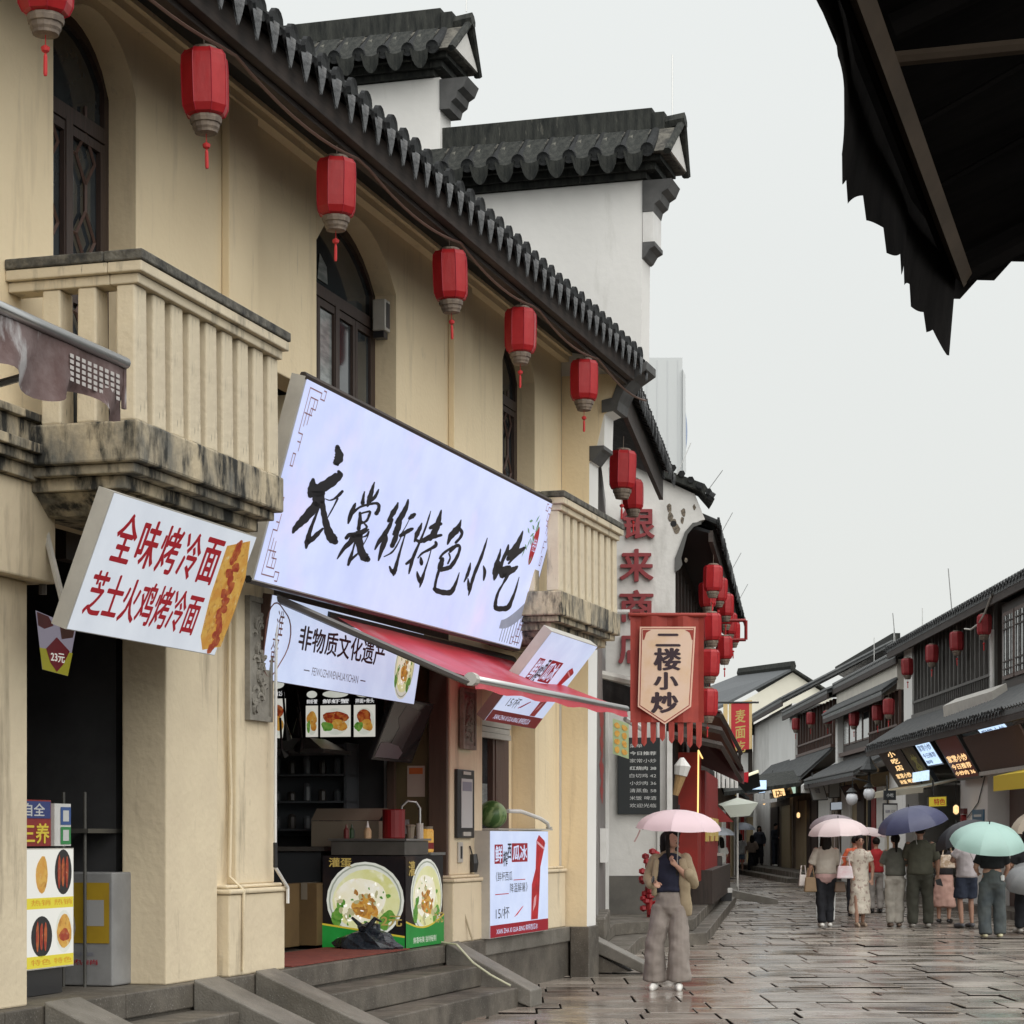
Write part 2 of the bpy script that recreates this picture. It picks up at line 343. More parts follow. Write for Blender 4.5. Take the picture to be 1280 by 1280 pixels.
darkbag = M("bag_black_plastic", (.012, .016, .022), (.05, .065, .08), scale=9, rough=.25, bump=.02, bscale=14)
blackboard = M("menu_board_black", (.016, .020, .022), rough=.5)
chalk = M("chalk_white", (.62, .63, .62), rough=.7)
cable = M("cable_black", (.02, .02, .02), rough=.5)
concrete_far = M("hazed_concrete", (.60, .625, .625), (.57, .59, .59), scale=.02, rough=.8)  # haze over the tower is put into this pale grey
blueg = M("far_blue_panel", (.33, .40, .55), rough=.4)
warm = M("warm_lamp", (1.0, .62, .22), rough=.5, emis=1.6)
warmw = M("warm_sign", (1.0, .72, .36), (.9, .5, .2), scale=20, rough=.5, emis=1.3)
coolw = M("cool_sign", (.62, .80, 1.0), (.45, .62, .85), scale=16, rough=.5, emis=1.15)
redglow = M("red_lit_panel", (.40, .025, .015), (.16, .02, .012), scale=2.5, rough=.5, emis=.22)
creamaw = M("cream_awning", (.62, .57, .44), rough=.7, trans=.2)
yellowaw = M("yellow_awning", (.80, .60, .05), rough=.6, trans=.2)
whiteaw = M("white_awning", (.62, .66, .58), rough=.6, trans=.3)
darkmetal = M("dark_iron", (.02, .022, .022), rough=.45, metal=.3)
globe = M("lamp_globe", (.80, .82, .86), rough=.2)
tanwall = M("tan_panel", (.42, .34, .21), (.34, .27, .16), scale=3, rough=.7, stretch=(5, 5, .5))
# wet street stone
def wet_stone():
    m = bpy.data.materials.new("wet_street_stone"); m.use_nodes = True; nt = m.node_tree; N = nt.nodes; L = nt.links; b = N["Principled BSDF"]
    g = N.new("ShaderNodeNewGeometry"); oi = N.new("ShaderNodeObjectInfo")
    def nz(scale, lo, hi, a, c, st=(1, 1, 1), det=6):
        mp = N.new("ShaderNodeMapping"); mp.inputs["Scale"].default_value = st; L.new(g.outputs["Position"], mp.inputs[0])
        n = N.new("ShaderNodeTexNoise"); n.inputs["Scale"].default_value = scale; n.inputs["Detail"].default_value = det; L.new(mp.outputs[0], n.inputs[0])
        r = N.new("ShaderNodeMapRange"); r.inputs[1].default_value = lo; r.inputs[2].default_value = hi; r.inputs[3].default_value = a; r.inputs[4].default_value = c
        L.new(n.outputs[0], r.inputs[0]); return r.outputs[0], n.outputs[0]
    f, _ = nz(1.1, .35, .65, 0, 1)
    mx = N.new("ShaderNodeMix"); mx.data_type = 'RGBA'; mx.inputs[6].default_value = (.30, .262, .222, 1); mx.inputs[7].default_value = (.15, .128, .105, 1); L.new(f, mx.inputs[0])
    f2, _ = nz(.35, .5, .68, 0, .8)
    m2 = N.new("ShaderNodeMix"); m2.data_type = 'RGBA'; m2.inputs[7].default_value = (.17, .125, .10, 1); L.new(mx.outputs[2], m2.inputs[6]); L.new(f2, m2.inputs[0])
    hv = N.new("ShaderNodeMapRange"); hv.inputs[3].default_value = .8; hv.inputs[4].default_value = 1.3; L.new(oi.outputs["Random"], hv.inputs[0])
    ms = N.new("ShaderNodeVectorMath"); ms.operation = 'SCALE'; L.new(m2.outputs[2], ms.inputs[0]); L.new(hv.outputs[0], ms.inputs["Scale"])
    L.new(ms.outputs[0], b.inputs["Base Color"])
    r, _ = nz(.9, .38, .62, .06, .36, (1, 1.6, 1)); L.new(r, b.inputs["Roughness"])
    _, h1 = nz(2.6, 0, 1, 0, 1, det=5); _, h2 = nz(30, 0, 1, 0, 1, det=3)
    a = N.new("ShaderNodeMath"); a.operation = 'MULTIPLY_ADD'; a.inputs[1].default_value = .10; L.new(h2, a.inputs[0]); L.new(h1, a.inputs[2])
    bp = N.new("ShaderNodeBump"); bp.inputs["Distance"].default_value = .010; bp.inputs["Strength"].default_value = 1; L.new(a.outputs[0], bp.inputs["Height"]); L.new(bp.outputs[0], b.inputs["Normal"])
    b.inputs["Specular IOR Level"].default_value = .5
    return m
wet = wet_stone()
joint = M("street_joint_mud", (.012, .010, .009), (.022, .019, .016), scale=4, rough=.95, spec=.05)
# ---------------------------------------------------------------- street
gm = MB(); gm.poly([(-600, -40, -.035), (900, -40, -.035), (900, 1400, -.035), (-600, 1400, -.035)])
street = obj("street", gm, joint, kind="structure", origin=(0, 0, -.035)); MW[street.name] = Matrix.Translation((0, 0, -.035))
def slab(mb, x0, x1, y0, y1, z, skew, tx, ty):
    """one stone with a chamfered rim"""
    g = .009 if y0 < 34 else .014; c = .005
    def q(x, y, zz): return (x + (y - y0) * skew, y + (x - 3) * .03, zz + tx * (x - (x0+x1)/2) + ty * (y - (y0+y1)/2))
    b = [q(x0+g, y0+g, -.03), q(x1-g, y0+g, -.03), q(x1-g, y1-g, -.03), q(x0+g, y1-g, -.03)]
    t = [q(x0+g, y0+g, z-c), q(x1-g, y0+g, z-c), q(x1-g, y1-g, z-c), q(x0+g, y1-g, z-c)]
    p = [q(x0+g+c, y0+g+c, z), q(x1-g-c, y0+g+c, z), q(x1-g-c, y1-g-c, z), q(x0+g+c, y1-g-c, z)]
    i = [mb.pt(k) for k in b]; j = [mb.pt(k) for k in t]; l = [mb.pt(k) for k in p]
    mb.m = 0; mb.face(l)
    for k in range(4):
        n = (k+1) % 4; mb.m = 1; mb.face((i[k], i[n], j[n], j[k])); mb.m = 0; mb.face((j[k], j[n], l[n], l[k]))
y = 15.5; cnt = 0; far = MB()
while y < 125:
    dy = random.uniform(.50, 1.05) if y < 60 else random.uniform(.8, 1.3)
    xl = 2.0+.133*(y-33) if y > 33 else max(-3.6, -3.6+(y-20)*.43); xr = .2327*y + 1.2
    x = xl - random.uniform(0, 1.2)
    while x < xr:
        dx = random.choice([.42, .55, .7, .85, 1.0, 1.25]) * random.uniform(.85, 1.15)
        z = random.uniform(-.011, .009); tx = random.uniform(-.008, .008); ty = random.uniform(-.012, .012)
        inview = (x + dx > -.2327*y) and (x < .2327*y + .2) and y > 18.0 and x + dx > xl + .6
        if cnt < 296 and inview:
            mb = MB(); slab(mb, x, x+dx, y, y+dy, z, 0., tx, ty)
            obj("stone_slab", mb, [wet, joint], street, recalc=True, origin=(x+dx/2, y+dy/2, 0)); cnt += 1
        else: slab(far, x, x+dx, y, y+dy, z, 0., tx, ty)
        x += dx
    y += dy
obj("paving_stones", far, [wet, joint], street, kind="stuff")
windowwood = M("window_wood", (.038, .024, .020), (.062, .038, .030), scale=5, rough=.55, bump=.003, stretch=(8, 8, .6))
# ---------------------------------------------------------------- near cream building (frame A)
E0, E1 = 9.3, 24.2
base_a = A(18, -2, 0)
shop = thing("shop_building", "long cream shop house with arched upper windows, two balconies and a dark tiled eave", "building", base_a, ANG_A)
def part(name, mb, mat, parent=None, **k): return obj(name, mb, mat, parent if parent is not None else shop, **k)
def BX(*a): return MB(A).box(*a)
# platform the shops stand on
mb = MB(A); mb.box(8.5, 25.5, -6, .08, -.05, .40); part("plinth", mb, granite)
# kerb stones along the platform edge, one by one
s = 8.6; first = None
while s < 25.3:
    l = random.uniform(1.1, 1.7); l = min(l, 25.5 - s)
    part("edge_stone", MB(A).box(s+.004, s+l-.004, -.7, .105, .402, .57), granite_l if s > 20 else granite, bevel=.01); s += l
mb = MB(A); mb.box(8.6, 25.5, -6, -.705, .402, .566); part("shop_floor", mb, granite)
# lower walls
mb = MB(A)
mb.box(9.0, 11.95, -.36, 0, .57, 3.14)
part("pillar", mb, cream_low, bevel=.012)
part("pillar", MB(A).box(13.88, 14.735, -.34, 0, .57, 3.6), cream_low, bevel=.012)
part("pillar", MB(A).box(15.03, 15.75, -.40, .02, 1.24, 3.6), cream_low, bevel=.012)
part("pillar", MB(A).box(20.16, 21.19, -.17, .0, 1.22, 3.6), cream_low, bevel=.012)
part("wall_recess", MB(A).box(14.735, 15.03, -.40, -.06, .57, 3.6), cream_low)
def pbase(s0, s1, zt, d0=-.34, d1=.075):
    mb = MB(A); mb.box(s0, s1, d0, d1, .57, zt-.07); mb.box(s0-.02, s1+.02, d0, d1+.02, zt-.067, zt-.03); mb.box(s0, s1, d0, d1-.02, zt-.027, zt); part("pillar_base", mb, cream_low, bevel=.014)
pbase(14.78, 15.83, 1.24); pbase(20.03, 21.25, 1.22, -.17); pbase(23.16, 24.17, 1.26, -.02, .06)
part("wall", MB(A).box(23.2, E1, -.3, -.022, .57, 3.6), cream)
part("wall", MB(A).box(21.19, 23.2, -.3, -.02, 2.92, 3.6), cream); part("wall", MB(A).box(21.19, 23.2, -.3, -.03, .57, 1.58), cream)
# big lintel wall under the upper floor
part("wall", MB(A).box(12.1, 15.75, -.30, -.01, 3.602, 3.80).box(15.75, E1, -.30, -.012, 3.604, 3.80), cream)
part("lintel", MB(A).box(13.0, 20.6, -.40, -.30, 3.42, 3.80).box(15.75, 20.16, -.30, -.02, 3.47, 3.60), darkwood)
part("beam", MB(A).box(8.8, 12.12, -.36, .10, 3.142, 3.72), cream_low, bevel=.012)
mb = MB(A)
for (z0, z1, d) in ((3.722, 3.80, .15), (3.802, 3.86, .20), (3.862, 3.92, .24), (3.922, 4.06, .16), (4.062, 4.11, .2)): mb.box(8.8, 12.0, -.3, d, z0, z1)
part("cornice", mb, weath, bevel=.006)
# upper wall with arched openings
def arch(mb, s0, s1, zs, za, zt, d0, d1, n=12):
    """wall over an opening with a segmental arch"""
    w = s1 - s0; h = za - zs; r = (w*w/4 + h*h) / (2*h); cz = za - r; sm = (s0+s1)/2
    P_ = [(s0 + w*k/n) for k in range(n+1)]
    zf = lambda s: cz + math.sqrt(max(r*r - (s-sm)**2, 0))
    for a, b in zip(P_, P_[1:]):
        mb.hexa([(a, d0, zf(a)), (b, d0, zf(b)), (b, d0, zt), (a, d0, zt)], [(a, d1, zf(a)), (b, d1, zf(b)), (b, d1, zt), (a, d1, zt)])
D0 = -.24; ZT = 7.12
part("upper_wall", MB(A).box(8.8, 12.27, D0, 0, 4.05, ZT), cream)
part("upper_wall", MB(A).box(13.41, 15.4, D0, 0, 3.81, ZT), cream)
part("upper_wall", MB(A).box(15.4, 16.68, D0, 0.001, 5.2, ZT), cream, bevel=.01)
part("wall_niche", MB(A).box(15.4, 16.68, -.9, -.7, 3.81, 5.2).box(15.36, 15.4, -.9, D0, 3.81, 5.2).box(16.68, 16.72, -.9, D0, 3.81, 5.2), cream_low)
part("niche_shelf", MB(A).box(15.4, 16.66, -.68, -.1, 4.55, 4.62), darkwood)
part("upper_wall", MB(A).box(18.60, 21.89, D0, 0, 3.81, ZT), cream)
part("upper_wall", MB(A).box(23.1, E1, D0, 0, 3.81, ZT), cream)
for (a, b, zs, za) in ((12.27, 13.41, 6.55, 6.93), (16.68, 18.60, 6.45, 6.88), (21.89, 23.10, 6.55, 6.93)):
    mb = MB(A); arch(mb, a, b, zs, za, ZT, D0, 0); part("arch", mb, cream)
part("upper_wall", MB(A).box(12.27, 13.41, D0, 0, 3.81, 4.10).box(16.68, 18.6, D0, 0, 3.81, 4.10).box(21.89, 23.1, D0, 0, 3.81, 4.10), cream)
for (a, b) in ((14.80, 15.33), (20.08, 20.65)):
    part("pilaster", MB(A).box(a, b, .002, .066, 3.81, 7.0), cream, bevel=.008)
mb = MB(A); mb.box(8.8, E1, .002, .09, 7.0, 7.06).box(8.8, E1, .002, .13, 7.063, 7.12); part("moulding", mb, cream)
# room shells so that openings look into depth
mb = MB(A)
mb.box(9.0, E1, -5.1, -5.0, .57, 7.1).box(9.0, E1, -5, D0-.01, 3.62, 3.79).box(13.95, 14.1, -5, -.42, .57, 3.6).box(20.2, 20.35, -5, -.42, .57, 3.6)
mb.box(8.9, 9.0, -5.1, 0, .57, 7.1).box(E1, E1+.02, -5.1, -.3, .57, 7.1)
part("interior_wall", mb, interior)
part("jamb_panel", MB(A).box(20.10, 20.158, -.20, -.02, .57, 3.47).box(20.08, 20.15, -.62, -.55, .57, 3.47), jamb)
part("side_panel", MB(A).box(20.16, 20.19, -.62, -.2, .57, 3.47), olive)
part("glass_edge", MB(A).box(20.1, 20.2, -.66, -.63, .57, 3.0), steel)
# eave: soffit, fascia, tiles
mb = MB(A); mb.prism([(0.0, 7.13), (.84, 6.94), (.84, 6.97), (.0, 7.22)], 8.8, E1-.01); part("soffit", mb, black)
mb = MB(A); mb.box(8.8, E1-.02, .78, .86, 6.74, 6.95).box(8.8, E1-.02, .70, .775, 6.70, 6.86); part("fascia_board", mb, fascia, bevel=.006)
roof = MB(A); roof.prism([(.88, 6.97), (.88, 7.01), (-3.6, 9.10), (-3.6, 9.04)], 8.8, E1-.01); roof.prism([(-3.6, 9.04), (-3.6, 9.10), (-8, 7.0), (-8, 6.94)], 8.8, E1-.01); part("roof", roof, tile)
sl = math.atan2(2.09, 4.48)
# one eave tile pair, then shared-mesh copies
def arcpts(r, n, a0, a1): return [(r*math.cos(a0+(a1-a0)*k/n), r*math.sin(a0+(a1-a0)*k/n)) for k in range(n+1)]
def cover_tile():                       # local: x along eave, -y outwards, z up
    mb = MB(); n = 7; pr = arcpts(.082, n, 0, math.pi); pi = arcpts(.066, n, 0, math.pi)
    rows = []
    for yy, zz in ((-.02, -.005), (.55, .25)):
        rows.append(([mb.pt((x, yy, z+zz)) for x, z in pr], [mb.pt((x, yy, z+zz)) for x, z in pi]))
    for k in range(n):
        for q in (0, 1): mb.face((rows[0][q][k], rows[0][q][k+1], rows[1][q][k+1], rows[1][q][k]))
    # round end cap
    c = [mb.pt((.092*math.cos(t), -.022, .02+.092*math.sin(t))) for t in [2*math.pi*k/12 for k in range(12)]]
    c2 = [mb.pt((.088*math.cos(t), -.055, .02+.088*math.sin(t))) for t in [2*math.pi*k/12 for k in range(12)]]
    c3 = [mb.pt((.055*math.cos(t), -.045, .02+.055*math.sin(t))) for t in [2*math.pi*k/12 for k in range(12)]]
    mb.face(c)
    for k in range(12): mb.face((c[k], c[(k+1) % 12], c2[(k+1) % 12], c2[k])); mb.face((c2[k], c2[(k+1) % 12], c3[(k+1) % 12], c3[k]))
    mb.face(c3); return mb
def drip_tile():                        # trough with a pointed apron hanging down
    mb = MB(); top = []; bot = []; n = 8
    for k in range(n+1):
        x = -.095 + .19*k/n; u = k/n*2-1
        zt = -.035 + .035*u*u; zb = zt - .03 - .185*(1-abs(u))**.75
        top.append((x, zt)); bot.append((x, zb, ))
    for yo in (0, .014):
        T = [mb.pt((x, -.05+yo, z)) for x, z in top]; Bm = [mb.pt((x, -.085+yo + .0, z)) for x, z in bot]
        for k in range(n): mb.face((T[k], T[k+1], Bm[k+1], Bm[k]))
    F_ = [mb.pt((x, -.05, z)) for x, z in top]; K = [mb.pt((x, .55, z+.255)) for x, z in top]
    for k in range(n): mb.face((F_[k], F_[k+1], K[k+1], K[k]))
    return mb
def eave_row(parent, f, s0, s1, d, z, step=.285, jit=1., matc=tile, matd=tilehi, W=None, sc=1.):
    """cover and drip tiles along an eave, each its own piece, meshes shared"""
    ct = dt = None; s = s0; W = MW[parent.name].inverted()
    ang = math.atan2(f.u[1], f.u[0]); 
    if f is R: ang += math.pi      # tiles face -n
    while s < s1:
        for kind in (0, 1):
            ss = s + (step/2 if kind else 0)
            mt = W @ Matrix.Translation(Vector(f(ss, d, z + random.uniform(-.012, .012)*jit))) @ Matrix.Rotation(ang + random.uniform(-.05, .05)*jit, 4, 'Z') @ Matrix.Rotation(random.uniform(-.05, .05)*jit, 4, 'Y') @ Matrix.Scale(sc, 4)
            if kind == 0:
                if ct is None: ct = obj("cover_tile", cover_tile(), matc, parent, local=True, smooth=False); ct.matrix_local = mt
                else: inst("cover_tile", ct, parent, mt)
            else:
                if dt is None: dt = obj("drip_tile", drip_tile(), matd, parent, local=True); dt.matrix_local = mt
                else: inst("drip_tile", dt, parent, mt)
        s += step
eave_row(shop, A, 9.6, E1-.02, .90, 7.0)
mb = MB(A); s = 9.6
while s < E1:
    rows = []
    for d, z in ((.35, 7.28), (-3.58, 9.11)): rows.append([mb.pt((s+x, d, z+zz)) for x, zz in arcpts(.08, 6, 0, math.pi)])
    for k in range(6): mb.face((rows[0][k], rows[0][k+1], rows[1][k+1], rows[1][k]))
    s += .285
part("roof_tile_rows", mb, tile, kind="stuff")
part("roof_ridge", MB(A).box(8.8, E1, -3.75, -3.45, 9.05, 9.4), coping)

# windows ---------------------------------------------------------------
def arched_window(s0, s1, z0, zs, za, cols, lattice):
    w = MB(A); d = -.20; fw = .065
    w.box(s0, s0+fw, d-.05, d, z0, zs+.05).box(s1-fw, s1, d-.05, d, z0, zs+.05).box(s0, s1, d-.05, d, z0, z0+fw)
    w.box(s0+fw, s1-fw, d-.045, d+.01, zs-.32, zs-.22)
    n = 12; W_ = s1-s0; h = za-zs; r = (W_*W_/4+h*h)/(2*h); cz = za-r; sm = (s0+s1)/2
    zf = lambda s: cz+math.sqrt(max(r*r-(s-sm)**2, 0))
    for k in range(n):
        a = s0+W_*k/n; b = s0+W_*(k+1)/n
        w.hexa([(a, d-.05, zf(a)-.07), (b, d-.05, zf(b)-.07), (b, d-.05, zf(b)), (a, d-.05, zf(a))], [(a, d, zf(a)-.07), (b, d, zf(b)-.07), (b, d, zf(b)), (a, d, zf(a))])
    fr = part("window", w, windowwood)
    obj("glass", MB(A).box(s0+.02, s1-.02, d-.04, d-.034, z0, zf(sm)-.02), glass, fr)
    cw = (W_-2*fw)/cols
    for c in range(cols):
        a = s0+fw+cw*c; sb = MB(A); f2 = .06
        sb.box(a+.005, a+f2, d-.03, d+.004, z0+fw, zs-.33).box(a+cw-f2, a+cw-.005, d-.03, d+.004, z0+fw, zs-.33)
        for zz in (z0+fw, zs-.39, (z0+zs)/2-.25, z0+.65): sb.box(a+f2, a+cw-f2, d-.03, d+.003, zz, zz+.06)
        obj("sash", sb, windowwood, fr)
        if not lattice:
            g = MB(A); g.box(a+f2+.01, a+cw-f2-.01, d-.022, d-.018, z0+.1, zs-.4); obj("pane", g, glassl if c < 2 else glass, fr)
            if c < 2: obj("pane", MB(A).prism([(a+f2, zs-.16), (a+cw-f2-.1, zs-.16), (a+cw-f2-.12, zs-.02), (a+f2+.05, zs+.06)], d-.022, d-.018, 1), glassl, fr)
        else:
            lt = MB(A); zz = z0+.75
            while zz < zs-.6:
                m_ = a+cw/2; q = min(.13, cw/2-f2-.01)
                for p1, p2 in (((m_, zz), (m_+q, zz+.17)), ((m_+q, zz+.17), (m_, zz+.34)), ((m_, zz+.34), (m_-q, zz+.17)), ((m_-q, zz+.17), (m_, zz))):
                    lt.tube([(p1[0], d-.01, p1[1]), (p2[0], d-.01, p2[1])], .014, 4)
                lt.tube([(m_, d-.01, zz+.34), (m_, d-.01, zz+.52)], .014, 4); lt.tube([(a+f2, d-.01, zz+.17), (m_-q, d-.01, zz+.17)], .012, 4); zz += .52
            obj("lattice", lt, brownwood, fr)
    mid = MB(A).box(sm-.045, sm+.045, d-.04, d+.012, z0, zs-.3) if cols > 1 else None
    if mid: obj("mullion", mid, windowwood, fr)
arched_window(12.27, 13.41, 4.1, 6.55, 6.93, 2, True)
arched_window(16.68, 18.60, 4.1, 6.45, 6.88, 4, False)
arched_window(21.89, 23.10, 4.1, 6.55, 6.93, 2, True)
# ground floor window behind the melon
wn = part("window", MB(A).box(21.25, 21.34, -.28, -.2, 1.6, 2.9).box(22.2, 22.28, -.28, -.2, 1.6, 2.9).box(22.28, 22.75, -.29, -.19, 1.6, 2.9).box(21.34, 22.2, -.28, -.2, 1.6, 1.68), brownwood)
obj("glass", MB(A).box(21.3, 22.25, -.27, -.26, 1.6, 2.9), glass, wn)
for k in range(2): obj("pane", MB(A).box(21.42+k*.4, 21.76+k*.4, -.255, -.25, 1.72, 2.15), glassl, wn)
sh = MB(A)
for k in range(5): sh.box(21.25, 22.6, -.18, -.12-(k % 2)*.012, 2.62+k*.06, 2.675+k*.06)
obj("roller_shutter", sh, alu, wn)
part("window_reveal", MB(A).box(22.76, 23.19, -.299, -.29, 1.6, 2.92).box(21.2, 23.19, -.30, -.05, 1.58, 1.60), cream)

# balconies ------------------------------------------------------------
def balcony(s0, s1):
    D = .84
    mb = MB(A); mb.box(s0-.02, s1+.02, -.02, D+.02, 3.80, 4.04)
    b = part("balcony", mb, weath, bevel=.015)
    mm = MB(A); mm.box(s0+.03, s1-.03, 0, D-.03, 3.74, 3.798).box(s0+.10, s1-.10, 0, D-.12, 3.66, 3.738)
    mm.hexa([(s0+.30, 0, 3.54), (s1-.30, 0, 3.54), (s1-.30, D-.35, 3.54), (s0+.30, D-.35, 3.54)], [(s0+.14, 0, 3.657), (s1-.14, 0, 3.657), (s1-.14, D-.18, 3.657), (s0+.14, D-.18, 3.657)])
    obj("slab_moulding", mm, weath, b, bevel=.008)
    rl = MB(A)
    for (dz0, dz1, o) in ((4.84, 4.90, -.015), (4.902, 4.965, .02)):
        rl.box(s0-.02-o, s1+.02+o, D-.17, D+.03+o, dz0, dz1); rl.box(s0-.02-o, s0+.16, 0, D-.172, dz0, dz1); rl.box(s1-.16, s1+.02+o, 0, D-.172, dz0, dz1)
    obj("handrail", rl, balm, b, bevel=.008)
    cp = MB(A); cp.box(s0-.05, s1+.05, D-.19, D+.06, 4.967, 5.03); cp.box(s0-.05, s0+.17, 0, D-.192, 4.967, 5.03); cp.box(s1-.17, s1+.05, 0, D-.192, 4.967, 5.03)
    obj("rail_capping", cp, lichen, b, bevel=.01)
    n = 9; st = (s1-s0-.175)/(n-1); p0 = None
    Wb = MW[b.name].inverted()
    def bal(s, d):
        nonlocal p0
        mt = Wb @ Matrix.Translation(Vector(A(s, d, 4.04))) @ Matrix.Rotation(ANG_A, 4, 'Z')
        if p0 is None:
            q = MB(); q.hexa([(0, -.0, 0), (.175, -.0, 0), (.175, .13, 0), (0, .13, 0)], [(.008, .005, .80), (.167, .005, .80), (.167, .125, .80), (.008, .125, .80)])
            p0 = obj("baluster", q, balm, b, local=True, bevel=.012); p0.matrix_local = mt
        else: inst("baluster", p0, b, mt)
    for k in range(n): bal(s0+st*k, D-.01)
    for d in (.345, .578): bal(s0, d); bal(s1-.175, d)
balcony(11.72, 13.90); balcony(21.09, 23.51)
part("white_door_panel", MB(A).box(12.3, 12.52, -.15, -.1, 4.1, 5.0), whitep)
part("dark_box", MB(A).box(12.95, 13.25, -.1, .1, 4.1, 4.62), darkmetal)

# stone relief plaques and small fittings ------------------------------
def plaque(s0, s1, z0, z1, seed):
    r = random.Random(seed); mb = MB(A); mb.box(s0, s1, .021, .045, z0, z1); mb.box(s0, s1, .045, .062, z0, z0+.04).box(s0, s1, .045, .062, z1-.04, z1).box(s0, s0+.035, .045, .062, z0+.04, z1-.04).box(s1-.035, s1, .045, .062, z0+.04, z1-.04)
    for k in range(26):
        s = r.uniform(s0+.08, s1-.1); z = z0+.1+(z1-z0-.2)*k/26; a = r.uniform(0, 3)
        pts = [(s+.07*math.cos(a+t)*(.3+.25*t), .052, z+.07*math.sin(a+t)*(.3+.25*t)) for t in [q*.55 for q in range(6)]]
        pts = [(min(max(x, s0+.04), s1-.04), y_, z_) for x, y_, z_ in pts]
        mb.tube(pts, [.022, .02, .018, .016, .012, .008], 5)
    part("relief_plaque", mb, carve)
plaque(15.18, 15.62, 2.47, 3.40, 3); plaque(20.38, 20.80, 2.45, 3.05, 4)
mb = MB(A); mb.tube([(15.0, -.02, 3.5), (14.98, -.02, 2.5), (15.02, -.02, 1.9), (14.97, -.01, 1.3), (15.0, .09, 1.2), (14.99, .09, .6)], .014, 6); part("conduit", mb, cream_low)
# ---------------------------------------------------------------- entrance steps with sloping cheek stones
def steps(s0, s1, label, n_low=2):
    t = thing("stone_steps", label, "steps", A((s0+s1)/2, .5, 0), ANG_A)
    for (z0, z1, d0, d1) in ((.195, .385, .108, .47), (-.03, .19, .108, .83)):
        s = s0
        while s < s1-.05:
            l = min(random.uniform(1.3, 2.0), s1-s)
            obj("step_stone", MB(A).box(s+.003, s+l-.003, d0, d1, z0, z1), granite, t, bevel=.012); s += l
    return t
def cheek(t, s0, s1, d1=.95, zt=.60, z1=.14, mat=granite_l):
    mb = MB(A); mb.prism([(.11, zt), (d1, z1+.02), (d1, z1-.14), (.11, zt-.30)], s0, s1)
    obj("cheek_stone", mb, mat, t, bevel=.012)
    obj("cheek_block", MB(A).prism([(.11, zt-.305), (d1-.02, z1-.145), (d1-.02, -.03), (.11, -.03)], s0+.03, s1-.03), granite, t)
t1 = steps(15.56, 19.66, "grey granite steps in front of the egg pancake stall between two sloping cheek stones")
cheek(t1, 19.67, 20.05); cheek(t1, 15.16, 15.54, 1.35, .6, .04)
t2 = steps(12.5, 14.06, "grey granite steps up to the dark shop at the left edge")
cheek(t2, 14.08, 14.50, 1.35, .6, .04); cheek(t2, 11.95, 12.4, 1.35, .6, .04)

# far steps beyond the cream building and along the second building
t3 = thing("stone_steps", "long grey granite steps below the red lit shop behind the woman", "steps", (2.6, 34, 0), 0)
mb = MB(); pl = [(.93, 26.2), (1.0, 26.6), (1.46, 31.2), (1.70, 31.75), (2.05, 32.2), (2.73, 33.0), (4.92, 51.2), (6.5, 66), (2, 66), (-2, 34), (-1, 26.5)]
mb.hexa([(x, y, .18) for x, y in pl], [(x, y, .36) for x, y in pl]); obj("top_step", mb, granite, t3, bevel=.012)
pl2 = [(1.15, 26.0), (1.30, 26.15), (1.80, 30.9), (1.95, 31.4), (2.87, 32.45), (5.19, 51.2), (6.8, 66), (2, 66), (-2, 34), (-.4, 26.0)]
mb = MB(); mb.hexa([(x, y, -.03) for x, y in pl2], [(x, y, .178) for x, y in pl2]); obj("lower_step", mb, granite, t3, bevel=.012)
ck = MB(A); ck.prism([(.11, .45), (.80, .12), (.80, .0), (.11, .28)], 24.88, 25.2); obj("cheek_stone", ck, granite_l, t3, bevel=.012)
obj("cheek_block", MB(A).prism([(.11, .275), (.62, .02), (.11, .0)], 24.91, 25.17), granite, t3)
ck = MB(B); ck.prism([(-.5, .55), (1.6, .12), (1.6, -.02), (-.5, .3)], 51.7, 52.0); obj("cheek_stone", ck, granite_l, t3, bevel=.01)

# ---------------------------------------------------------------- white stepped gable wall (frame A, at the end of the cream building)
GS0, GS1 = 24.21, 24.61
gw = thing("gable_wall", "white stepped fire gable with dark tiled copings rising above the cream shop house", "gable wall", A(24.4, -2, 0), ANG_A)
prof = [(-9, .572), (.30, .572), (.33, 5.85), (.38, 5.88), (.46, 6.0), (.50, 6.03), (.51, 6.38), (.62, 6.42), (.64, 6.56), (.70, 6.70), (.80, 6.80), (.93, 6.86), (.95, 9.0), (-9, 9.0)]
mb = MB(A); mb.prism(prof, GS0, GS1); obj("wall", mb, plaster, gw)
obj("upper_wall", MB(A).box(GS0, GS1, -9, -1.46, 9.0, 10.40), plaster, gw)
def round_drip():
    mb = MB(); n = 10; T = []; B_ = []
    for k in range(n+1):
        x = -.135+.27*k/n; u = x/.135; T.append(mb.pt((x, -.05, -.02+.05*u*u))); B_.append(mb.pt((x, -.085, -.02+.05*u*u-.21*math.sqrt(max(0, 1-u*u))-.01)))
    for k in range(n): mb.face((T[k], T[k+1], B_[k+1], B_[k]))
    K = [mb.pt((-.135+.27*k/n, .4, .30)) for k in range(n+1)]
    for k in range(n): mb.face((T[k], T[k+1], K[k+1], K[k]))
    return mb
